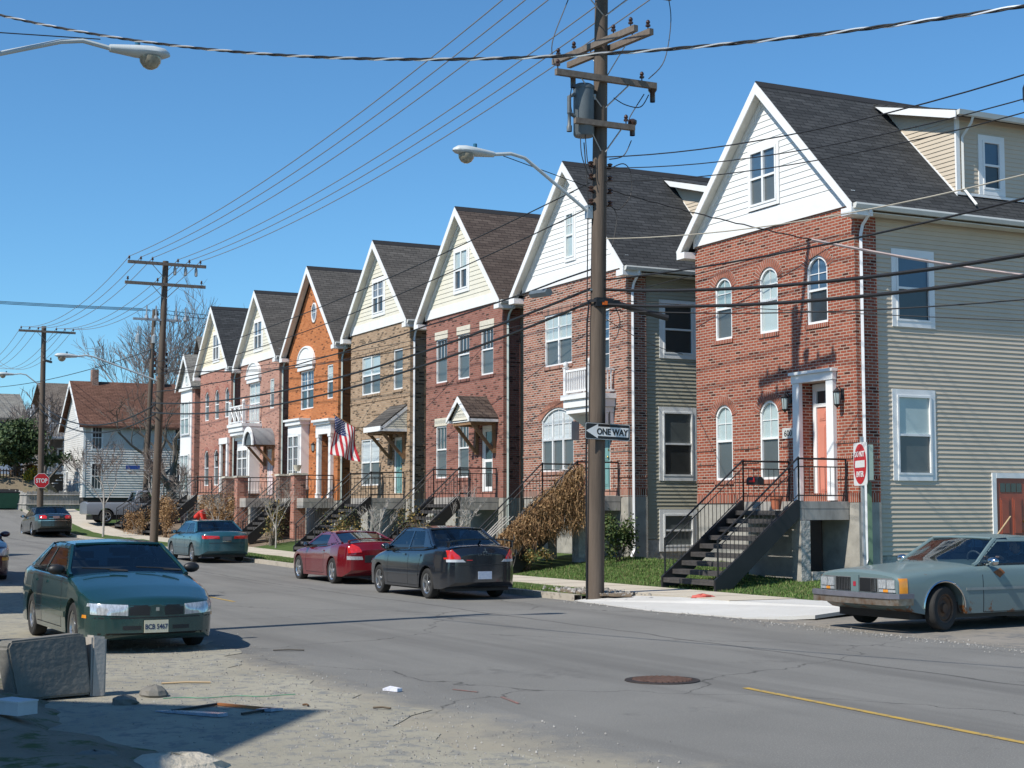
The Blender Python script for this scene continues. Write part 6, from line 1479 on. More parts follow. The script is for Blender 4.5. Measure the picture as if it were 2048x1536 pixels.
# ---- dark car cut off by the left edge
P_mar = car_paint('dark_maroon_paint', (.07, .012, .018), .25, dust=.3)
D_ = dict(A); D_.update(paint=P_mar, L=4.7, mirm=P_mar, rim=alu); D_['top'] = [(0, .66), (.03, .74), (.10, .80), (.6, .90), (1.30, 1.0), (1.7, 1.02), (3.6, 1.03), (4.5, 1.03), (4.64, .99), (4.70, .82)]; D_['gh'] = (1.28, 2.0, 3.4, 4.1, 1.50, .93, .72); D_['cpillar'] = [(3.5, 1.02), (4.05, 1.03), (3.48, 1.46), (3.25, 1.46), (3.4, 1.2)]
C, B, X = car('parked_car', 'dark maroon car cut off by the left edge behind the green sedan', (-42.75, 5.36, -.2), 0, D_)
C.scale = (1.1,) * 3
fpatch(C, B, [(.40, .60), (.80, .62), (.82, .70), (.78, .78), (.40, .75)], clear_l, 'headlight', off=.008, mirror=True); fpatch(C, B, [(.62, .50), (.84, .50), (.84, .57), (.62, .57)], amber, 'turn_signal', off=.006, mirror=True); fpatch(C, B, rect(-.35, .35, .60, .74), blackm, 'grille', off=.004)

# ---- old grey-green coupe coming out of the side street
def rusty(name, c):
    m = car_paint(name, c, .42, dust=.35, flake=.05, coat=.35); nt = m.node_tree; b = nt.nodes['Principled BSDF']; L = nt.links.new
    src = b.inputs['Base Color'].links[0].from_socket; tc = N(nt, 'ShaderNodeTexCoord'); no = N(nt, 'ShaderNodeTexNoise', Scale=2.6, Detail=9., Roughness=.72); L(tc.outputs['Object'], no.inputs['Vector'])
    sp = N(nt, 'ShaderNodeSeparateXYZ'); L(tc.outputs['Object'], sp.inputs[0]); hz = N(nt, 'ShaderNodeMapRange'); hz.inputs['From Min'].default_value = .62; hz.inputs['From Max'].default_value = .22; hz.inputs['To Max'].default_value = .17; L(sp.outputs['Z'], hz.inputs[0])
    e = mathn(nt, 'MULTIPLY', mathn(nt, 'SUBTRACT', mathn(nt, 'ADD', no.outputs[0], hz.outputs[0]), .665), 22, True); L(mixc(nt, e, src, (.16, .062, .02)), b.inputs['Base Color']); return m
P_old = rusty('faded_grey_green_paint', (.125, .185, .19))
O_ = dict(L=5.52, W=1.94, r=.335, fo=.93, wb=2.95, ag=.07, paint=P_old, rim=M('rusty_steel_wheel', (.05, .035, .03), .7, .3, c2=(.14, .075, .04), scale=12), wstyle='disc', tw=.20, tum=.035, zm=.6,
          top=[(0, .80), (.02, .845), (.08, .865), (.6, .905), (1.45, .965), (1.9, .975), (4.2, .99), (4.8, .98), (5.45, .95), (5.52, .86)],
          bot=[(0, .50), (.04, .44), (.25, .30), (.6, .24), (5.1, .26), (5.45, .38), (5.52, .46)], gh=(1.50, 2.22, 3.35, 4.15, 1.42, .90, .70),
          wid=[(0, .93), (.05, .955), (.3, .975), (1.0, 1), (4.6, 1), (5.3, .96), (5.52, .92)], pillars=[(3.30, 3.18, .03, .03)], cpillar=[(3.75, .98), (4.1, .99), (3.5, 1.38), (3.25, 1.38), (3.42, 1.3), (3.55, 1.02)],
          doors=[(1.72, 1.72), (3.22, 3.22)], handles=[2.95], handlem=chrome, mould=(.60, .64, M('faded_trim_strip', (.22, .24, .24), .4, .3)), mirm=chrome, bow=(.05, .05), crown=.055, hz=.80, steer=R_(14), glass=car_glass('clear_car_glass', (.66, .74, .76), .10))
C, B, X = car('old_car', 'rusty grey green coupe with dark driver pulling out of the side street', (-18.5, 17.78, -.165), R_(-89), O_, group=None)
C.scale = (.965,) * 3
OLD = C
fpatch(C, B, rect(-.92, .92, .575, .80), M('dull_chrome', (.36, .37, .37), .35, .7, var=.25, scale=9), 'grille_surround', off=.004, cell=.12)
for sg in (1, -1):
    for k in (0, 1):
        y = sg * (.60 + .18 * k); q = fpatch(C, B, rect(y - .078, y + .078, .645, .775), clear_l, 'headlight', off=.02, cell=.05)
    fpatch(C, B, rect(*sorted((sg * .53, sg * .87)), .59, .63), clear_l, 'parking_light', off=.014, cell=.1); fpatch(C, B, rect(*sorted((sg * .62, sg * .72)), .59, .63), amber, 'turn_signal', off=.018, cell=.1)
    fpatch(C, B, rect(*sorted((sg * .10, sg * .48)), .585, .79), blackm, 'grille', off=.008, cell=.1)
    ms_ = MB(); hx = B.ray_cast(Vector((8, .3 * sg, .7)), Vector((-1, 0, 0)))[0].x + .012
    for k in range(9 if sg < 0 else 4): y = sg * (.46 - .028 * k) if sg > 0 else sg * (.13 + .038 * k); ms_.box(hx, hx + .012, y - .006, y + .006, .59, .785)
    ms_.build('grille_bars', chrome, C)
fpatch(C, B, [(-.09, .57), (.09, .57), (.09, .83), (-.09, .83)], P_old, 'grille_center', off=.022, cell=.1); fpatch(C, B, rect(-.03, .03, .66, .73), M('red_emblem', (.35, .02, .04), .4), 'badge', off=.028)
for sg in (1, -1): patch(B, [(X(.01), .575), (X(.21), .575), (X(.21), .80), (X(.01), .80)], 'y', sg, .03, .008, amber, 'corner_lamp', C, minn=.5)
mb = MB(); bp = lambda z, o: [(X(.10) , -.98 - o), (X(-.10) + o, -.93), (X(-.16) + o, -.5), (X(-.17) + o, 0), (X(-.16) + o, .5), (X(-.10) + o, .93), (X(.10), .98 + o)]
def bumper(z0, z1, o, mat, nm):
    mb = MB(); P = [(X(.28), -.985 - o), (X(-.02), -.985 - o), (X(-.11) + o, -.90), (X(-.16) + o, -.4), (X(-.17) + o, .4), (X(-.11) + o, .90), (X(-.02), .985 + o), (X(.28), .985 + o)]
    q = P + [(x - .09 if abs(y) < .95 else x, y * .955) for x, y in P[::-1]]
    mb.prism([(x, y, z0) for x, y in q], (0, 0, z1 - z0)); mb.build(nm, mat, C)
bumper(.40, .50, .0, M('rusty_chrome', (.40, .38, .34), .3, .6, c2=(.17, .08, .03), scale=4), 'bumper_lower'); bumper(.501, .575, .02, M('grey_bumper_rub_strip', (.13, .13, .15), .5, var=.25), 'bumper_strip')
patch(B, [(X(1.95), .87), (X(2.12), .93), (X(2.2), .86), (X(2.08), .78), (X(2.02), .82)], 'y', 1, .05, .002, M('rust_patch', (.20, .075, .025), .8, var=.4, scale=20), 'rust_spot', C)
for sg in (1, -1):
    mb = MB(); pts = []
    for k in range(17): a = math.pi * k / 16; xx = X(.93) + (.335 + .075) * math.cos(a); zz = .335 + (.335 + .075) * math.sin(a); h = B.ray_cast(Vector((xx, 5 * sg, zz + .02)), Vector((0, -sg, 0)))[0]; pts.append((xx, (h.y if h else sg * .95) + sg * .004, zz + .005))
    mb.path(pts, .016, 5); mb.build('wheel_arch_trim', chrome, C, smooth=True)
# ------------------------------------------------------------------ people
def figure(name, joints, edges, mat, parent=None, sub=2):
    me = bpy.data.meshes.new(name); ks = list(joints); me.from_pydata([joints[k][0] for k in ks], [(ks.index(a), ks.index(b)) for a, b in edges], [])
    o = bpy.data.objects.new(name, me); COL.objects.link(o); sk = o.modifiers.new('s', 'SKIN'); ss = o.modifiers.new('u', 'SUBSURF'); ss.levels = sub; ss.render_levels = sub
    for i, k in enumerate(ks):
        r = joints[k][1]; me.skin_vertices[0].data[i].radius = r if hasattr(r, '__len__') else (r, r); me.skin_vertices[0].data[i].use_root = (i == 0)
    bpy.context.view_layer.update(); nm = bpy.data.meshes.new_from_object(o.evaluated_get(bpy.context.evaluated_depsgraph_get()))
    o.modifiers.clear(); o.data = nm; nm.materials.clear(); nm.materials.append(mat); nm.polygons.foreach_set('use_smooth', [True] * len(nm.polygons))
    if parent: o.parent = parent
    return o
skin = M('skin', (.45, .25, .17), .6, var=.06); hair = M('light_brown_hair', (.22, .13, .06), .8); hair_d = M('dark_hair', (.02, .015, .012), .7)
def head(parent, c, fwd, up, mat_hair, r=.1, sk=skin):
    """head with face: c centre, fwd the way it looks"""
    f = Vector(fwd).normalized(); u = Vector(up); u = (u - f * u.dot(f)).normalized(); s = f.cross(u); c = Vector(c)
    P = lambda a, b, d: tuple(c + f * a + s * b + u * d)
    mb = MB(); n, m = 16, 12; vs = []
    for i in range(m + 1):
        t = math.pi * i / m
        for k in range(n):
            a = 2 * math.pi * k / n; z = math.cos(t); w = math.sin(t); nar = 1 - .22 * max(0, -z)
            vs.append(P(w * math.cos(a) * .098 * (1 if math.cos(a) < 0 else .95 + .06 * (z < 0)), w * math.sin(a) * .076 * nar, z * .118))
    mb.add(vs, [(i * n + k, (i + 1) * n + k, (i + 1) * n + (k + 1) % n, i * n + (k + 1) % n) for i in range(m) for k in range(n)])
    mb.add([P(.088, -.014, -.035), P(.088, .014, -.035), P(.120, 0, -.03), P(.090, 0, .02)], [(0, 1, 2), (0, 2, 3), (1, 3, 2)])
    for q in (-1, 1): mb.sphere(P(0, q * .078, -.01), .018, .018, .03, 6, 4)
    h = mb.build('head', sk, parent, smooth=50)
    mb = MB()
    for q in (-1, 1): mb.sphere(P(.084, q * .032, .008), .011, .011, .009, 6, 4)
    mb.box(-.001, .001, -.001, .001, 0, .001); mb.build('eyes', blackm, h)
    mb = MB(); mb.sphere(P(.086, 0, -.062), .012, .024, .006, 8, 4); mb.build('mouth', M('lips', (.35, .12, .10), .5) if 'lips' not in bpy.data.materials else bpy.data.materials['lips'], h)
    mb = MB(); vs = []; n, m = 16, 8
    for i in range(m + 1):
        t = math.pi * .62 * i / m
        for k in range(n):
            a = 2 * math.pi * k / n; fr_ = math.cos(a) > .3; tt = min(t, .95) if fr_ else t; rr = 1.10
            vs.append(P(math.sin(tt) * math.cos(a) * .098 * rr - .006, math.sin(tt) * math.sin(a) * .078 * rr, math.cos(tt) * .120 * rr))
    mb.add(vs, [(i * n + k, (i + 1) * n + k, (i + 1) * n + (k + 1) % n, i * n + (k + 1) % n) for i in range(m) for k in range(n)]); mb.build('hair', mat_hair, h, smooth=50)
    return h
def hand(parent, wrist, dirn, palm_n, curl=.6, mat=skin):
    w = Vector(wrist); d = Vector(dirn).normalized(); n = Vector(palm_n); n = (n - d * n.dot(d)).normalized(); s = d.cross(n)
    J = {'w': (tuple(w), .026), 'p': (tuple(w + d * .05), (.034, .020)), 'k': (tuple(w + d * .085), (.036, .016))}; E = [('w', 'p'), ('p', 'k')]
    for i, (o, L) in enumerate(((-.030, .070), (-.010, .080), (.010, .075), (.030, .058))):
        a = w + d * .088 + s * o; b = a + (d * math.cos(curl * .5) + n * math.sin(curl * .5)) * L * .5; c = b + (d * math.cos(curl * 1.6) + n * math.sin(curl * 1.6)) * L * .5
        J['a%d' % i] = (tuple(a), .010); J['b%d' % i] = (tuple(b), .009); J['c%d' % i] = (tuple(c), .007); E += [('k', 'a%d' % i), ('a%d' % i, 'b%d' % i), ('b%d' % i, 'c%d' % i)]
    a = w + d * .035 - s * .036; b = a + (d * .6 - s * .5 + n * .5).normalized() * .04; c = b + (d * .8 + n * .6).normalized() * .03
    J['t'] = (tuple(a), .012); J['u'] = (tuple(b), .010); J['v'] = (tuple(c), .008); E += [('p', 't'), ('t', 'u'), ('u', 'v')]
    return figure('hand', J, E, mat, parent, 1)
def person_red():
    x, y = -63.6, 17.35; z = Rz(x) + .15
    P = thing('person', 'person in red jacket bending over on the sidewalk beyond the blue green sedan', 'person', (x, y, z), R_(60))
    leg = dict(hip=((-.10, 0, .92), .15), hl=((-.10, .11, .88), .10), hr=((-.10, -.11, .88), .10), kl=((.02, .13, .50), .068), kr=((.0, -.13, .50), .068), al=((-.06, .13, .10), .045), ar=((-.08, -.13, .10), .045), fl=((.10, .14, .04), .04), fr=((.08, -.14, .04), .04))
    figure('trousers', leg, [('hip', 'hl'), ('hip', 'hr'), ('hl', 'kl'), ('hr', 'kr'), ('kl', 'al'), ('kr', 'ar'), ('al', 'fl'), ('ar', 'fr')], M('dark_trousers', (.03, .035, .05), .8), P)
    J = dict(b=((-.10, 0, .95), (.17, .15)), w=((.02, 0, 1.12), (.165, .13)), c=((.18, 0, 1.27), (.21, .15)), n=((.30, 0, 1.34), .085), sl=((.20, .20, 1.27), .085), sr=((.20, -.20, 1.27), .085), el=((.28, .27, 1.00), .06), er=((.30, -.26, 1.00), .06), wl=((.42, .20, .80), .04), wr=((.44, -.18, .80), .04))
    figure('jacket', J, [('b', 'w'), ('w', 'c'), ('c', 'n'), ('c', 'sl'), ('c', 'sr'), ('sl', 'el'), ('sr', 'er'), ('el', 'wl'), ('er', 'wr')], M('red_jacket', (.55, .03, .02), .75, var=.15, scale=6), P)
    head(P, (.40, 0, 1.42), (.8, 0, -.6), (.6, 0, .8), hair); hand(P, (.43, .20, .78), (.4, 0, -1), (-1, 0, -.3)); hand(P, (.45, -.18, .78), (.4, 0, -1), (-1, 0, -.3))
person_red()
def driver():
    # sits in the old coupe, which faces -y in the world
    P = thing('person', 'driver in dark clothes behind the wheel of the rusty grey green coupe', 'person', (OLD.location.x, OLD.location.y, OLD.location.z), OLD.rotation_euler.z)
    X = 2.76
    sx = X - 2.95
    J = dict(h=((sx + .02, .40, .50), (.17, .14)), w=((sx - .03, .40, .68), (.15, .12)), c=((sx - .08, .40, .92), (.19, .12)), n=((sx - .06, .40, 1.07), .055), sl=((sx - .06, .60, .97), .07), sr=((sx - .06, .20, .97), .07), el=((sx + .12, .68, .80), .05), er=((sx + .14, .14, .80), .05), wl=((sx + .36, .55, .99), .033), wr=((sx + .36, .24, .99), .033),
             kl=((sx + .50, .52, .56), .08), kr=((sx + .50, .28, .56), .08), hl=((sx + .05, .50, .48), .09), hr=((sx + .05, .30, .48), .09))
    figure('jacket', J, [('h', 'w'), ('w', 'c'), ('c', 'n'), ('c', 'sl'), ('c', 'sr'), ('sl', 'el'), ('sr', 'er'), ('el', 'wl'), ('er', 'wr'), ('h', 'hl'), ('h', 'hr'), ('hl', 'kl'), ('hr', 'kr')], M('dark_jacket', (.02, .02, .03), .8), P)
    head(P, (sx - .03, .40, 1.20), (1, -.1, -.1), (0, 0, 1), hair_d); hand(P, (sx + .37, .55, 1.0), (.6, -.1, .5), (.5, -.5, -.6), .9); hand(P, (sx + .37, .24, 1.0), (.6, .1, .5), (.5, .5, -.6), .9)
driver()

# ------------------------------------------------------------------ trees and plants
bark = M('grey_bark', (.14, .12, .10), .9, var=.3, scale=8); bark_w = M('pale_young_bark', (.40, .37, .33), .85, var=.2, scale=10); bark_b = M('brown_twig_bark', (.17, .11, .07), .9, var=.3, scale=5); twig_h = M('hazy_twig_bark', (.20, .165, .145), .95, var=.2)
def branch(mb, tw, p, d, L, r, depth, rng, spread=.6, up=.1, sides=6, split=3, twig_r=.008):
    pts = [p]; n = 4 if depth > 1 else 3; q = p.copy(); dd = d.copy()
    for i in range(n):
        dd = (dd + Vector((rng.gauss(0, .13), rng.gauss(0, .13), rng.gauss(up * .3, .08)))).normalized(); q = q + dd * L / n; pts.append(q.copy())
    r1 = max(twig_r * .6, r * .62); (mb if depth > 2 else tw).path(pts, [r + (r1 - r) * i / n for i in range(n + 1)], sides if depth > 2 else 3, cap=False)
    if depth == 0: return
    k = split if depth > 1 else split + 1
    for j in range(k):
        t = rng.uniform(.35, 1) if j else 1.0; i = min(n - 1, int(t * n)); b = pts[i].lerp(pts[i + 1], t * n - i) if t < 1 else pts[-1]
        ax = Vector((rng.gauss(0, 1), rng.gauss(0, 1), rng.gauss(0, .6))); ax = (ax - dd * ax.dot(dd)).normalized(); nd = (dd + ax * rng.uniform(.4, 1) * spread * 1.3 + Vector((0, 0, up))).normalized()
        branch(mb, tw, b, nd, L * rng.uniform(.58, .82), max(twig_r, r1 * rng.uniform(.55, .85)), depth - 1, rng, spread, up, sides, split, twig_r)
def bare_tree(name, label, loc, h, r, seed, depth=5, trunk_m=None, twig_m=None, spread=.6, trunk=.3, split=3, lean=(0, 0, 1), group=None, twig_r=.008, limbs=None, cat='tree'):
    rng = random.Random(seed); T = thing(name, label, cat, loc, 0, group); mb = MB(); tw = MB(); d = Vector(lean).normalized()
    top = d * h * trunk; mb.path([Vector((0, 0, -.2)), d * h * trunk * .5 + Vector((.02, .01, 0)), top], [r * 1.15, r, r * .85], 8)
    for j in range(limbs or 4):
        a = 6.28 * j / (limbs or 4) + rng.uniform(-.4, .4); nd = Vector((math.cos(a) * spread, math.sin(a) * spread, 1)).normalized() if j else Vector((.1, .05, 1)).normalized()
        branch(mb, tw, top * (rng.uniform(.75, 1) if j else 1), nd, h * (1 - trunk) * .45, r * .6, depth, rng, spread, .12, 6, split, twig_r)
    mb.build('trunk', trunk_m or bark, T, smooth=True, fix=False); tw.build('crown', twig_m or trunk_m or bark, T, fix=False); return T
def leaf_cloud(mb, n, fn, size, rng, flat=.3):
    for _ in range(n):
        p = fn(rng)
        a = Vector((rng.gauss(0, 1), rng.gauss(0, 1), rng.gauss(0, flat + .4))).normalized(); b = a.orthogonal().normalized(); b = (Matrix.Rotation(rng.uniform(0, 6.28), 3, a) @ b); s = size * rng.uniform(.6, 1.4)
        mb.cur = rng.randrange(3) if mb.nm > 1 else 0
        mb.add([p - b * s * .5, p + a * s * .55, p + b * s * .5, p - a * s * .55], [(0, 1, 2, 3)])
def shrub(name, label, loc, rx, ry, h, n, size, mats, seed, stems=8, group=None, cat='shrub', clumps=9, twigm=None):
    rng = random.Random(seed); T = thing(name, label, cat, loc, 0, group); mb = MB(); mb.nm = len(mats)
    cl = [(Vector((rng.uniform(-.75, .75) * rx, rng.uniform(-.75, .75) * ry, rng.uniform(.25, .95) * h)), rng.uniform(.25, .5)) for _ in range(clumps)]
    def fn(r):
        c, q = cl[r.randrange(len(cl))]; return c + Vector((r.gauss(0, .5) * rx * q, r.gauss(0, .5) * ry * q, r.gauss(0, .5) * h * q * .8))
    leaf_cloud(mb, n, fn, size, rng)
    mb.v = [(x, y, max(z, .01)) for x, y, z in mb.v]; st = MB()
    for i in range(stems):
        c = cl[i % len(cl)][0]; st.path([Vector((rng.uniform(-.1, .1), rng.uniform(-.1, .1), -.05)), c * .5 + Vector((0, 0, .1 * h)), c], [.014, .010, .005], 4, cap=False)
    if n: mb.build('foliage', mats, T, fix=False)
    st.build('stems', twigm or bark_b, T, fix=False); return T
lv = lambda nm, a, b, c: [M(nm + '_%d' % i, q, .75, var=.2) for i, q in enumerate((a, b, c))]
evg = lv('evergreen_leaf', (.03, .06, .015), (.055, .09, .02), (.10, .12, .03)); brn = lv('dry_brown_leaf', (.17, .085, .03), (.26, .15, .06), (.36, .22, .10)); mixl = lv('mixed_shrub_leaf', (.06, .08, .02), (.16, .11, .04), (.26, .18, .05)); yll = lv('forsythia_bloom', (.50, .36, .02), (.40, .30, .03), (.12, .14, .03))
pine = lv('pine_needle', (.025, .05, .015), (.04, .075, .02), (.07, .10, .03))
# big brown vine over the second stair
def vine():
    rng = random.Random(5); T = thing('dry_vine', 'great mass of dry brown vine draped over the stair railing of the second house', 'vine', (-35.95, 19.0, -.05)); mb = MB(); mb.nm = 3
    def fn(r):
        t = r.random() ** .75; hang = r.random() ** 1.4 * (.25 + 1.35 * t)
        return Vector((-.02 + r.gauss(0, .13 + .10 * t) + .16 * hang, -1.15 + 2.35 * t + r.gauss(0, .09), .86 + 1.98 * t + .05 - hang + r.gauss(0, .05)))
    leaf_cloud(mb, 9000, fn, .045, rng)
    for i in range(9000):   # dry stalks hanging down
        p = fn(rng); q = p + Vector((rng.gauss(0, .06), rng.gauss(0, .07), -rng.uniform(.06, .26))); w = .004; mb.cur = rng.randrange(3); s_ = Vector((rng.choice((w, -w)), w, 0)); mb.add([p - s_, p + s_, q + s_ * .5, q - s_ * .5], [(0, 1, 2, 3)])
    mb.build('foliage', brn, T, fix=False); st = MB()
    for i in range(60): a = fn(rng); b = a + Vector((rng.gauss(0, .15), rng.gauss(0, .25), -rng.uniform(.3, .8))); st.path([a, a.lerp(b, .5) + Vector((.05, 0, .05)), b], [.007, .005, .003], 3, cap=False)
    for i in range(4): st.path([Vector((-.2 + .09 * i, -1.75, -.02)), Vector((-.15 + .05 * i, -1.7, .5)), Vector((-.25 + .15 * i, -1.5, 1.0)), Vector((-.2 + .2 * i, -1.0, 1.5))], [.035, .03, .025, .012], 6)
    st.build('stems', bark_w, T, fix=False)
vine()
shrub('evergreen_shrub', 'small olive green shrub against the block wall right of the tall pole', (-34.6, 20.6, .3), .45, .45, 1.0, 2200, .06, evg, 3)
shrub('low_bush', 'low tangled brown bush below the dry vine', (-36.0, 18.7, .1), .9, .35, .5, 1500, .05, mixl, 4)
for i, (x, y, rx, h, n, lb) in enumerate([(-40.2, 18.3, .8, 1.0, 500, 'thin bush with few leaves beside the second stair'), (-43.2, 18.6, .9, 1.5, 600, 'upright leggy bush right of the third stair'), (-47.8, 18.2, .7, 1.1, 500, 'loose bush left of the third stair'),
        (-50.4, 18.7, .9, 1.4, 700, 'brown bush right of the fourth stair'), (-57.4, 18.6, 1.0, 1.5, 900, 'yellow green bush between the fourth and orange houses'), (-62.5, 18.2, 1.5, 1.9, 3200, 'wide brown thicket before the orange house pier'),
        (-66.2, 18.4, 1.3, 1.7, 1800, 'brown brush between the brick piers'), (-71.5, 18.0, 1.6, 1.6, 2600, 'rust brown bushes beside the pink house stair'), (-76.5, 17.9, 1.8, 1.5, 2600, 'rust brown bushes before the rose brick house'), (-59.5, 17.6, 1.2, .45, 1500, 'low grey heather clump at the sidewalk edge')]):
    shrub('garden_bush', lb, (x, y, yard(x, y) - .03), rx, .5, h, n, .055, mixl if i < 5 else brn, 20 + i, stems=26 if n < 1000 else 14, group='front garden bushes', clumps=12 if n > 800 else 16, twigm=bark_b if i % 2 else bark)
for i, (x, y, h, lb) in enumerate([(-39.3, 18.2, 2.2, 'slender pale sapling beside the second stair'), (-44.9, 18.0, 1.9, 'forked pale sapling in front of the third stair'), (-56.0, 18.3, 2.6, 'slender sapling in front of the tan house stair'), (-62.0, 17.8, 2.0, 'forked sapling before the brick piers')]):
    bare_tree('young_tree', lb, (x, y, yard(x, y)), h, .03, 40 + i, depth=3, trunk_m=bark_w, trunk=.35, spread=.5, group='bare young trees in the front gardens', twig_r=.005)
for i, (x, y, h, lb) in enumerate([(-74.6, 15.8, 4.6, 'bare sapling in the grass verge left of the second pole'), (-79.5, 19.5, 4.0, 'bare sapling on the vacant lawn, first from the left'), (-80.6, 21.3, 3.6, 'bare sapling on the vacant lawn, middle one'), (-81.5, 22.6, 3.2, 'bare sapling on the vacant lawn nearest the pole')]):
    bare_tree('young_tree', lb, (x, y, Rz(x) + .1), h, .05, 60 + i, depth=4, trunk_m=bark_w, twig_m=twig_h, trunk=.38, spread=.55, group='bare saplings at the far end of the street', twig_r=.010)
bare_tree('bare_tree', 'thick limbed bare tree in front of the white clapboard house', (-92.5, 23.6, 1.3), 8.0, .33, 81, depth=4, trunk=.22, spread=.95, limbs=4, twig_r=.014)
for i, (x, y, h, r, dpt) in enumerate([(-112, 27, 12.4, .2, 5), (-118, 31, 13.0, .2, 5), (-110, 33, 12.0, .2, 5), (-125, 38, 14, .2, 5)]):
    bare_tree('bare_tree', 'tall hazy bare tree rising behind the white clapboard house roof', (x, y, 2.5), h, r, 90 + i, depth=dpt, trunk_m=twig_h, twig_m=twig_h, trunk=.25, spread=.42, split=3, group='tall bare trees behind the houses', twig_r=.015)
bare_tree('bare_tree', 'dense dark bare tree beside the far pole before the shingled houses', (-104.5, 18.2, 2.0), 6.8, .2, 99, depth=5, twig_m=twig_h, trunk=.25, spread=.75, twig_r=.016)
bare_tree('bare_tree', 'scraggly bare tree with dark limbs left of the far pole', (-105.5, 17.2, 3.0), 5.6, .16, 98, depth=4, trunk=.3, spread=.7, twig_r=.015)
def pine_tree():
    rng = random.Random(8); T = thing('pine_tree', 'dark green pine at the left edge above the rail fence', 'tree', (-98, 15.2, 2.6)); mb = MB(); mb.nm = 3
    cl = [Vector((rng.gauss(0, .9), rng.gauss(0, 1.1), rng.uniform(1.9, 4.3))) for _ in range(34)]
    def fn(r): c = cl[r.randrange(34)]; return c + Vector((r.gauss(0, .38), r.gauss(0, .38), r.gauss(0, .16)))
    leaf_cloud(mb, 9000, fn, .17, rng); mb.build('crown', pine, T, fix=False); st = MB(); st.path([(0, 0, -.3), (.05, .1, 1.6), (0, 0, 4.2)], [.16, .13, .04], 7)
    for c in cl[:14]: st.path([Vector((0, 0, c.z - .6)), c], [.05, .02], 4, cap=False)
    st.build('trunk', bark, T, fix=False)
pine_tree()
shrub('forsythia', 'yellow flowering bush beside the far pole above the board fence', (-97.4, 16.2, 3.1), .5, .45, .95, 1300, .11, yll, 70)
shrub('hedge_bush', 'rusty red bush behind the rail fence', (-99, 16.0, 3.3), .6, .8, 1.2, 1200, .12, brn, 71)

# ------------------------------------------------------------------ far left houses, fences, truck
def white_house():
    H = thing('clapboard_house', 'old white clapboard house with brown roof beyond the vacant lawn', 'house', (-96, 19.05, 1.9))
    # local: +x is the long side seen from the street, y along it; house runs to -x
    w = MB(); D = 6.3; L = 10.5
    T = lambda u, d, z: (d, u, z); hs = [(.48, 1.1, 3.45, 4.9), (.48, 1.1, 1.0, 2.6), (3.85, 4.4, 1.0, 2.7), (5.55, 6.2, 1.0, 2.7), (5.6, 6.2, 3.45, 4.9)]
    laps(w, T, .5, 5.15, lambda z: 0, lambda z: L, .15, .04, hs); laps(w, lambda u, d, z: (-D + u, -d, z), .5, 5.15, lambda z: 0, lambda z: D, .13, .015, [(1.1, 1.7, .6, 2.2), (4.4, 5.0, .6, 2.4)])
    laps(w, lambda u, d, z: (-D + u, -d, z), 5.15, 7.75, lambda z: (z - 5.15) * D / 2 / 2.65, lambda z: D - (z - 5.15) * D / 2 / 2.65, .13, .015)
    w.poly([(-D, 0, 0), (-D, L, 0), (-D, L, 5.15), (-D, 0, 5.15)]); w.build('clapboard_wall', oldsid, H, fix=False)
    f = MB(); f.box(-D + .03, -.03, .03, L, -.6, .5); f.build('foundation', M('dark_foundation', (.06, .055, .05), .9), H)
    r = MB(); ex = D / 2 + .3; rz = 7.9; sl = 2.75 / (D / 2)
    for sg in (-1, 1): r.prism([(-D / 2, -.35, rz), (-D / 2 + sg * ex, -.35, rz - ex * sl), (-D / 2 + sg * ex, L + .2, rz - ex * sl), (-D / 2, L + .2, rz)], (0, 0, -.12))
    rf = r.build('roof', shing_old, H); c = MB(); c.box(-D / 2 - .3, -D / 2 + .3, 1.0, 1.4, rz - .3, rz + .75); c.box(-D / 2 - .3, -D / 2 + .3, 5.2, 5.6, rz - .3, rz + .5); c.build('chimney', BR['brown'][0], rf)
    a = MB(); a.path([(-D / 2, 1.2, rz + .7), (-D / 2, 1.2, rz + 2.2)], .02, 4); a.path([(-D / 2, .6, rz + 2.1), (-D / 2, 1.9, rz + 2.1)], .012, 4); a.path([(-D / 2, .8, rz + 1.9), (-D / 2, 1.6, rz + 1.9)], .012, 4); a.build('tv_aerial', galv, rf)
    t = MB()
    for sg in (-1, 1): t.prism([(-D / 2, -.38, rz - .02), (-D / 2 + sg * ex, -.38, rz - ex * sl - .02), (-D / 2 + sg * ex, -.38, rz - ex * sl - .24), (-D / 2, -.38, rz - .34)], (0, .03, 0))
    t.box(-.03, .05, -.04, .1, .5, 5.1); t.build('rake_trim', white, H)
    for a_, b_, c_, d_ in hs: window(H, T, a_, b_, c_, d_, rec=.0, munt=(3, 2), low_munt=(3, 1), casing=.07, up=p_dark, lo=p_scr, fw=.04, fm=white)
    window(H, lambda u, d, z: (-D + u, -d, z), 1.1, 1.7, .6, 2.2, rec=0, casing=.06); window(H, lambda u, d, z: (-D + u, -d, z), 4.4, 5.0, .6, 2.4, rec=0, casing=.06)
white_house()
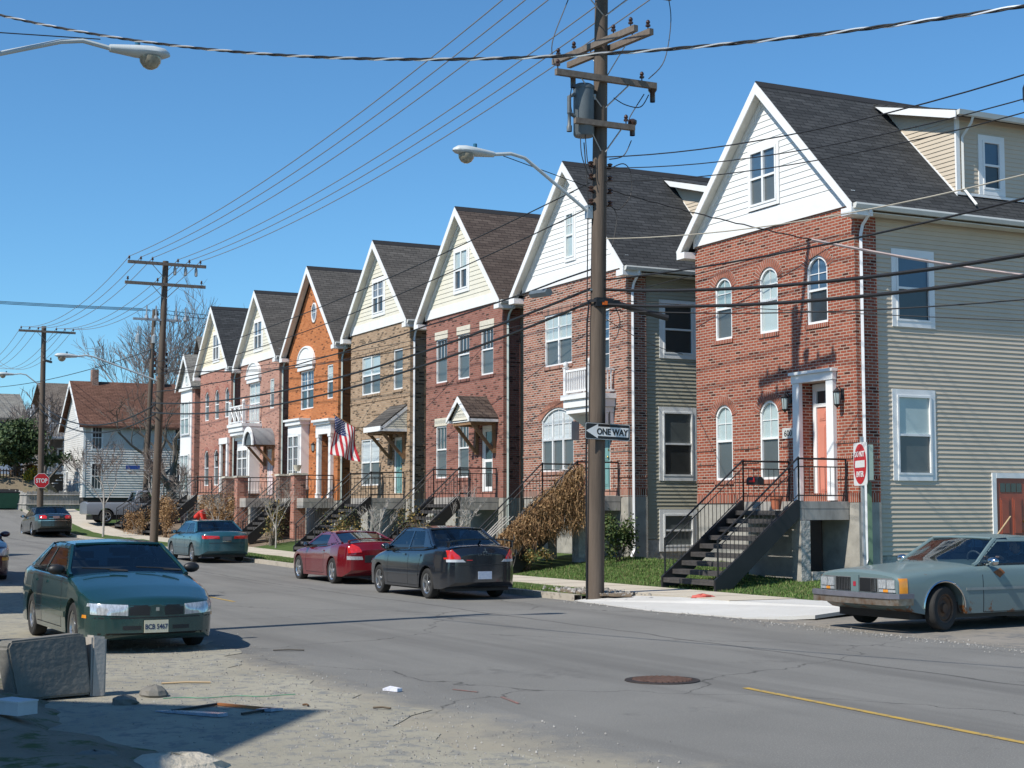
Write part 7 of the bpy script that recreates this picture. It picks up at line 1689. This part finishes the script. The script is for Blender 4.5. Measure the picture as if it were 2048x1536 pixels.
def porch_house():
    H = thing('porch_house', 'tall weathered house with white porches and outside stair behind the far pole', 'house', (-108, 17.5, 2.3))
    w = MB(); w.box(-7, 0, 1.0, 5.5, 0, 6.0); w.build('wall', M('grey_asphalt_siding', (.20, .17, .15), .9, var=.25, scale=2), H)
    r = MB(); 
    for sg in (-1, 1): r.prism([(-3.5, 1.3, 8.3), (-3.5 + sg * 3.9, 1.3, 5.9), (-3.5 + sg * 3.9, 6, 5.9), (-3.5, 6, 8.3)], (0, 0, -.12))
    r.build('roof', shingle_mat('brown_grey_shingles', (.13, .105, .085), (.18, .15, .125)), H)
    for z in (1.9, 4.3):
        p = MB(); p.box(0.01, 1.5, .2, 3.4, z - .15, z)
        for y in (.25, 1.3, 2.3, 3.3): p.box(1.4, 1.5, y - .05, y + .05, z + .001, z + 2.1)
        p.box(1.42, 1.48, .3, 3.3, z + .85, z + .92)
        for k in range(22): y = .35 + k * .135; p.box(1.43, 1.47, y - .015, y + .015, z + .05, z + .85)
        p.build('porch', white, H)
    s = MB()
    for k in range(9): s.box(1.6, 2.3, .3 + k * .25, .6 + k * .25, .2 * k + .1, .2 * k + .15)
    s.box(1.6, 1.68, .3, 2.6, .0, .1); s.path([(2.3, .3, .9), (2.3, 2.5, 2.7)], .03, 5); s.build('porch_stair', white, H)
    for a, b in ((1.0, 2.3), (2.2, 2.3), (1.0, 4.7), (2.4, 4.7)): window(H, lambda u, d, z: (d, u, z), a, a + .6, b, b + 1.2, rec=0, casing=.07)
    t = MB(); t.box(.02, .1, -.0, .55, 3, 6.2); t.box(1.3, 1.5, .1, .25, 1.0, 6.0); t.build('corner_trim', white, H)
porch_house()
def left_house():
    H = thing('grey_roof_house', 'low house with long grey roof and blue windows at the far left edge', 'house', (-118, 13.4, 3.0))
    w = MB(); w.box(-8, 0, -8, 5.6, 0, 3.9); w.build('wall', M('pale_blue_siding', (.48, .55, .66), .7, var=.08), H)
    r = MB(); r.prism([(.6, -8.5, 5.4), (.6, 5.9, 5.4), (-4, 5.9, 7.5), (-4, -8.5, 7.5)], (0, 0, -.15)); r.prism([(-8.6, -8.5, 5.4), (-8.6, 5.9, 5.4), (-4.002, 5.9, 7.5), (-4.002, -8.5, 7.5)], (0, 0, -.15)); r.build('roof', shing_pale, H)
    w = MB(); w.box(-7.9, -.1, -7.9, 5.5, 3.901, 5.3); w.build('upper_wall', M('white_trim_wall', (.7, .7, .7), .6), H)
    for k in range(8): window(H, lambda u, d, z: (d - .1, u, z), -6.4 + 1.45 * k, -5.1 + 1.45 * k, 4.1, 5.2, rec=-.02, up=M('blue_glass', (.04, .09, .22), .1) if 'blue_glass' not in bpy.data.materials else bpy.data.materials['blue_glass'], lo=bpy.data.materials.get('blue_glass'), fw=.05)
    c = MB(); c.box(-4.6, -3.9, 2.6, 3.4, 6.9, 9.5); c.build('chimney', BR['brown'][0], H)
left_house()
def fence(name, label, pts, zf, h, wd, gap, mat, ragged=.05, cat='fence', rails=2):
    x0, y0 = pts[0]; F = thing(name, label, cat, (x0, y0, zf(x0, y0))); rng = random.Random(9); P = MB(); Rl = MB(); Ps = MB()
    for (a, b), (c, d) in zip(pts[:-1], pts[1:]):
        L = math.hypot(c - a, d - b); n = max(1, int(L / (wd + gap))); dx, dy = (c - a) / L, (d - b) / L
        for k in range(n):
            t = (k + .5) / n; x, y = a + (c - a) * t, b + (d - b) * t; z = zf(x, y); hh = h + rng.uniform(-ragged, ragged); o = rng.uniform(0, .008)
            q = [(x - dx * wd / 2, y - dy * wd / 2), (x + dx * wd / 2, y + dy * wd / 2)]; P.prism([(q[0][0] - x0, q[0][1] - y0, z - .1 - F.location.z), (q[1][0] - x0, q[1][1] - y0, z - .1 - F.location.z), (q[1][0] - x0, q[1][1] - y0, z + hh - .05 - F.location.z), (x - x0, y - y0, z + hh - F.location.z), (q[0][0] - x0, q[0][1] - y0, z + hh - .05 - F.location.z)], (-dy * (.02 + o), dx * (.02 + o), 0))
        for rz in ([.3, .8] if rails == 2 else [.5]): Rl.path([(a - x0 + dy * .03, b - y0 - dx * .03, zf(a, b) + h * rz - F.location.z), (c - x0 + dy * .03, d - y0 - dx * .03, zf(c, d) + h * rz - F.location.z)], .035, 4)
    P.build('pickets', mat, F); Rl.build('fence_rails', mat, F); return F
fence('board_fence', 'weathered grey board fence behind the far pole', [(-97.3, 13.9), (-93.4, 15.3), (-93.4, 18.35)], lambda x, y: 1.62 + (.1 if x < -95 else 0), 1.12, .14, .012, greywood, .09)
fence('rail_fence', 'low brown picket railing on the bank under the pine', [(-97.6, 13.6), (-97.6, 16.5)], lambda x, y: 3.42, .75, .06, .12, M('dark_wood', (.10, .06, .04), .8), .01)
D_ = thing('dumpster', 'green dumpster at the left edge of the street', 'dumpster', (-94.9, 14.25, 1.72)); mb = MB(); mb.hexa([(-.8, -.9, 0), (.5, -.9, 0), (.5, .9, 0), (-.8, .9, 0), (-.8, -.9, 1.1), (.8, -.9, .9), (.8, .9, .9), (-.8, .9, 1.1)]); mb.build('bin', M('bin_green', (.03, .12, .07), .6), D_); mb = MB(); mb.hexa([(-.82, -.92, 1.11), (.82, -.92, .91), (.82, .92, .91), (-.82, .92, 1.11), (-.82, -.92, 1.16), (.82, -.92, .96), (.82, .92, .96), (-.82, .92, 1.16)]); mb.build('bin_lid', blackm, D_)
# grey pickup (side on)
P_sil = car_paint('faded_silver_paint', (.20, .22, .25), .4, dust=.6, coat=.4)
U_ = dict(L=5.3, W=1.95, r=.36, fo=.95, wb=3.3, ag=.08, paint=P_sil, rim=alu, top=[(0, .95), (.05, 1.02), (.2, 1.08), (1.3, 1.12), (5.2, 1.12), (5.3, 1.05)], bot=[(0, .5), (.2, .42), (5.2, .45), (5.3, .5)],
          gh=(1.15, 1.75, 2.6, 2.85, 1.75, .92, .76), pillars=[], cpillar=[(2.45, 1.1), (2.85, 1.1), (2.7, 1.7), (2.45, 1.7)], doors=[(1.3, 1.3), (2.45, 2.45)], handles=[2.2], mould=None, mirm=blackm, bow=(.05, .02), wid=[(0, .95), (.3, 1), (5.3, 1)], hz=.95)
C, B, X = car('pickup_truck', 'faded silver pickup truck parked on the vacant lot behind the saplings', (-84.3, 19.4, .93), math.pi / 2, U_, cat='truck', group=None)
mb = MB(); mb.box(X(5.22), X(3.0), -.82, .82, 1.10, 1.185); mb.build('bed_floor', blackm, C)

# ------------------------------------------------------------------ flag
def flag():
    F = thing('flag', 'stars and stripes flag on a wooden staff at the tan house door', 'flag', (-52.75, 21.30, 4.05))
    tip = Vector((-.45, -1.75, 1.05)); mb = MB(); mb.path([(0, 0, 0), tuple(tip)], .018, 6); mb.sphere(tuple(tip), .035, .035, .035, 8, 5); mb.build('flagstaff', woodm, F)
    red = M('flag_red', (.50, .02, .03), .8); wh = M('flag_white', (.75, .73, .70), .8); bl = M('flag_blue', (.02, .03, .12), .8)
    fly, ho = 1.55, .86; nu, nv = 39, 39
    d = tip.normalized()
    def P(u, v):   # u along fly 0..1, v down hoist 0..1 measured from the tip end along the staff
        a = tip - d * (.03 + v * ho); drop = u * fly; w = .10 * math.sin(u * 5 + v * 9) * u ** .5
        return Vector((a.x + w * .9 + .08 * u, a.y + w * .5 - .12 * u + .25 * u * v, a.z - drop * (.93 - .1 * v)))
    mb = MB(); mb.v = [tuple(P(i / nu, j / nv)) for i in range(nu + 1) for j in range(nv + 1)]
    for i in range(nu):
        for j in range(nv):
            s = j // 3; k = 0 if s % 2 == 0 else 1
            if i < nu * .4 and s < 7:
                k = 2
            a = i * (nv + 1) + j; mb.f.append([a, a + nv + 1, a + nv + 2, a + 1]); mb.mi.append(k)
    c = mb.build('flag_cloth', [red, wh, bl], F, fix=False, smooth=60)
    md = c.modifiers.new('t', 'SOLIDIFY'); md.thickness = .004
    st = MB()
    for r in range(9):
        for q in range(6 if r % 2 == 0 else 5):
            u = .4 * ((q + (.5 if r % 2 == 0 else 1)) / 6); v = (7 / 13) * ((r + .5) / 9); p = P(u, v); du = (P(u + .01, v) - p).normalized(); dv = (P(u, v + .01) - p).normalized(); n = du.cross(dv).normalized()
            for sg in (1, -1): st.poly([tuple(p + n * sg * .008 + (du * math.cos(t) + dv * math.sin(t)) * (.024 if k % 2 == 0 else .010)) for k, t in enumerate([math.pi * 2 * m / 10 for m in range(10)])])
    st.build('stars', wh, c, fix=False)
flag()

# ------------------------------------------------------------------ things on the ground
def block(name, label, loc, rz, pts, th, mat, tilt=(0, 0)):
    T = thing(name, label, 'concrete block', loc, rz); T.rotation_euler = (tilt[0], tilt[1], rz)
    mb = MB(); mb.prism([(x, 0, z) for x, z in pts], (0, th, 0)); o = mb.build('slab', mat, T); bm = bmesh.new(); bm.from_mesh(o.data); bmesh.ops.bevel(bm, geom=bm.edges[:], offset=.02, segments=2, affect='EDGES'); bm.to_mesh(o.data); bm.free(); return T
cblk = M('weathered_shaded_concrete', (.13, .125, .11), .92, c2=(.20, .185, .16), scale=2.5, bump=.012, bscale=14)  # base colour darkened to carry the shade lying on the block
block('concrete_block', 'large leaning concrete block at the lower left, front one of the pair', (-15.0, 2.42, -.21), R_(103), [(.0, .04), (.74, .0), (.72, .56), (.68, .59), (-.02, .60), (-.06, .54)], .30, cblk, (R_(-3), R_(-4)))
block('concrete_block', 'narrow concrete block standing just behind the large leaning block', (-15.18, 3.13, -.2), R_(97), [(0, 0), (.15, 0), (.15, .58), (0, .60)], .22, conc, (R_(-2), R_(1)))
rk = thing('concrete_rubble', 'sunlit lump of broken concrete at the bottom edge', 'rubble', (-10.75, 2.78, -.22)); mb = MB(); rng = random.Random(3)
mb.sphere((0, 0, .0), .30, .42, .14, 18, 10, .08); o = mb.build('rubble_lump', M('lumpy_pale_concrete', (.36, .32, .25), .95, c2=(.48, .43, .35), scale=4, bump=.02, bscale=25), rk)
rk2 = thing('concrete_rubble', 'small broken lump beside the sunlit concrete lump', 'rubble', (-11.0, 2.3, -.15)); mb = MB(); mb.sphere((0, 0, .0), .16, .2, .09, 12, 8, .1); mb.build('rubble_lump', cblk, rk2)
for i, (x, y, s, lb) in enumerate([(-15.0, 3.7, .17, 'dark chunk of asphalt at the shadow edge beside the block'), (-14.5, 3.3, .13, 'smaller dark chunk on the shaded bank edge'), (-18.2, 2.0, .14, 'dirty white lump on the bank left of the block')]):
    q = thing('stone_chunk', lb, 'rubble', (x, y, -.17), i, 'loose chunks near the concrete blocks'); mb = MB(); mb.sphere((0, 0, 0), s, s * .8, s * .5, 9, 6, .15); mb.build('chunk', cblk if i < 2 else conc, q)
# wooden frame with film
fr_ = thing('broken_frame', 'flattened broken frame with orange slat and glass strips on the gravel', 'frame', (-13.6, 3.95, -.185), R_(30))
mb = MB(); mb.box(-.30, .34, .27, .30, 0, .022); mb.build('orange_slat', M('orange_wood', (.45, .16, .05), .7), fr_); mb = MB(); mb.box(-.33, -.30, -.28, .29, 0, .02); mb.box(.34, .36, -.1, .3, 0, .02); mb.build('dark_slat', blackm, fr_)
shn = M('shiny_plastic_strip', (.35, .42, .52), .15, .3, var=.3, scale=14)
mb = MB(); mb.hexa([(-.44, -.36, .0), (.28, -.32, .0), (.30, -.22, .0), (-.40, -.26, .0), (-.44, -.36, .012), (.28, -.32, .03), (.30, -.22, .03), (-.40, -.26, .012)]); mb.build('plastic_strip', shn, fr_); mb = MB(); mb.hexa([(.28, .16, 0), (.42, .2, 0), (.44, .34, 0), (.30, .32, 0), (.28, .16, .02), (.42, .2, .03), (.44, .34, .02), (.30, .32, .02)]); mb.build('plastic_strip', shn, fr_)
pp = thing('litter_paper', 'folded white paper lying on the sand at the road edge', 'litter', (-14.4, 5.94, -.195), R_(20)); mb = MB(); mb.hexa([(-.10, -.045, 0), (.10, -.03, 0), (.09, .045, 0), (-.09, .05, 0), (-.10, -.045, .02), (.10, -.03, .035), (.09, .045, .03), (-.09, .05, .04)]); mb.build('folded_sheet', M('crumpled_paper', (.62, .62, .68), .7, var=.25, scale=20), pp)
pp = thing('red_cloth', 'crumpled red rag on the pale walk near the corner', 'litter', (-24.8, 16.6, -.05)); mb = MB(); mb.sphere((0, 0, 0), .13, .26, .06, 14, 6, .25); mb.build('rag', M('faded_red_rag', (.55, .12, .09), .85), pp)
pp = thing('polystyrene_box', 'dirty white box lying in the shade at the lower left corner', 'litter', (-13.25, 2.12, -.06), R_(30)); mb = MB(); mb.box(-.16, .16, -.10, .10, 0, .10); o = mb.build('box', M('dirty_white_foam', (.5, .5, .5), .7), pp); mb = MB(); mb.box(-.165, .165, -.105, .105, .101, .115); mb.build('lid', M('dirty_white_foam_lid', (.55, .55, .55), .7), pp)
for i, (x, y, L, a, c, lb) in enumerate([(-15.9, 4.25, .5, 70, (.45, .32, .18), 'thin pale stick on the sand near the block'), (-19.0, 6.4, .40, 60, (.08, .07, .06), 'dark stick poking from the shadow of the green sedan'), (-13.1, 5.3, .18, 40, (.12, .09, .06), 'short twig on the sandy shoulder right of the shadow tip'), (-13.6, 4.75, .10, 10, (.10, .05, .02), 'dry leaf curled on the gravel by the frame')]):
    q = thing('stick', lb, 'litter', (x, y, -.18), R_(a)); mb = MB(); mb.path([(-L / 2, 0, .0), (0, .01, .008), (L / 2, 0, .003)], .010, 5); mb.build('stick', M('stick_%d' % i, c, .8), q)
mb = MB(); pts = [Vector((-.5 + .1 * k, .06 * math.sin(k * 1.3) + .05 * k, .004)) for k in range(12)]; mb.path(pts, .004, 4); o = mb.build('green_string', M('green_string', (.05, .25, .14), .7)); o.location = (-14.4, 4.1, -.187); tag(o, 'thin green string curling over the gravel above the frame', 'string'); o.rotation_euler = (0, 0, R_(50))
pr = world_mat('faded_red_spray_paint', (.26, .13, .11), (.22, .12, .10), 8, (.15, .14, .13), 20, f3=.5)
for i, (x, y, L, a) in enumerate([(-14.1, 6.6, .35, 20), (-13.2, 6.65, .55, -10)]):
    mb = MB(); mb.prism([(-L / 2, -.02, 0), (L / 2, -.015, 0), (L / 2, .015, 0), (-L / 2, .02, 0)], (0, 0, .002)); o = mb.build('paint_mark', pr); o.location = (x, y, -.1955); o.rotation_euler = (0, 0, R_(a)); o['kind'] = 'structure'
# mailbox, flower pot, broom handle
mbx = thing('mailbox', 'dark mailbox with red flag on the landing rail of house 600', 'mailbox', (-27.55, 20.0, 2.16)); mb = MB(); mb.box(-.42, .0, -.08, .08, 0, .10); mb.prism([(-.42, .08 * math.cos(math.pi * k / 8), .10 + .08 * math.sin(math.pi * k / 8)) for k in range(9)], (.42, 0, 0)); mb.build('box', blackm, mbx); mb = MB(); mb.box(-.30, -.12, -.10, -.085, .06, .10); mb.box(-.14, -.10, -.10, -.085, .06, .16); mb.build('flag_lever', M('mailbox_red', (.6, .02, .02), .5), mbx)
pt = thing('flower_pot', 'terracotta pot on the top tread of the salmon door stair', 'flower pot', (-26.75, 19.82, 1.62)); mb = MB(); mb.lathe([(.001, 0), (.09, 0), (.13, .22), (.145, .22), (.145, .27), (.12, .27), (.11, .2)], 16); mb.build('pot', M('terracotta', (.45, .14, .07), .85), pt, smooth=True); mb = MB(); mb.lathe([(.001, .21), (.115, .21)], 12); mb.build('soil', dirt, pt)
pt = thing('flower_pot', 'pale stone urn on the tall brick pier of the orange house', 'flower pot', (-59.15, 20.2, 3.18)); mb = MB(); mb.lathe([(.001, 0), (.10, 0), (.16, .18), (.18, .24), (.15, .24)], 12); mb.build('pot', stone, pt, smooth=True); mb = MB(); mb.lathe([(.001, .2), (.155, .2)], 12); mb.build('soil', dirt, pt)
bh = thing('broom', 'wooden broom handle leaning up behind the old coupe by the red side door', 'broom', (-25.6, 24.6, .12)); mb = MB(); mb.path([(.0, -.55, .05), (.0, .75, 1.35)], .016, 6); mb.build('handle', M('pale_broom_wood', (.50, .36, .20), .6), bh); mb = MB(); mb.box(-.04, .04, -.72, -.5, -.02, .2); mb.build('brush', M('broom_bristle', (.35, .28, .12), .9), bh)
# ------------------------------------------------------------------ light, sky, camera
w = bpy.data.worlds.new('World'); sc.world = w; w.use_nodes = True
nt = w.node_tree; bg = nt.nodes['Background']
sky = nt.nodes.new('ShaderNodeTexSky'); sky.sky_type = 'NISHITA'; sky.sun_disc = False
SUN = Vector((.225, -.974, math.tan(R_(47.5)))).normalized()
sky.sun_elevation = math.asin(SUN.z); sky.sun_rotation = math.atan2(SUN.x, SUN.y)
sky.altitude = 200; sky.air_density = 1.0; sky.dust_density = .0; sky.ozone_density = 5.5
tint = nt.nodes.new('ShaderNodeMix'); tint.data_type = 'RGBA'; tint.blend_type = 'MULTIPLY'; tint.inputs[0].default_value = 1; tint.inputs[7].default_value = (.68, 1.02, 1.14, 1)   # deep spring blue
nt.links.new(sky.outputs[0], tint.inputs[6]); nt.links.new(tint.outputs[2], bg.inputs[0]); bg.inputs[1].default_value = .118
sl = bpy.data.lights.new('sun', 'SUN'); sl.energy = 4.9; sl.angle = R_(.55); sl.color = (1, .955, .875)
so = bpy.data.objects.new('sun', sl); COL.objects.link(so); so.rotation_euler = (-SUN).to_track_quat('-Z', 'Y').to_euler(); so.location = (0, -20, 30)
cam = bpy.data.cameras.new('camera'); cam.sensor_width = 36; cam.lens = 54.0; cam.clip_end = 3000; cam.clip_start = .1
co = bpy.data.objects.new('camera', cam); COL.objects.link(co); co.location = (0, 0, 1.6)
co.rotation_euler = (math.pi / 2 + math.atan(253 / 3072), 0, R_(63.2)); sc.camera = co
sc.view_settings.view_transform = 'Standard'; sc.view_settings.look = 'None'; sc.view_settings.gamma = 1; sc.view_settings.use_curve_mapping = False
sc.view_settings.exposure = .12
sc.cycles.max_bounces = 6; sc.cycles.transparent_max_bounces = 12
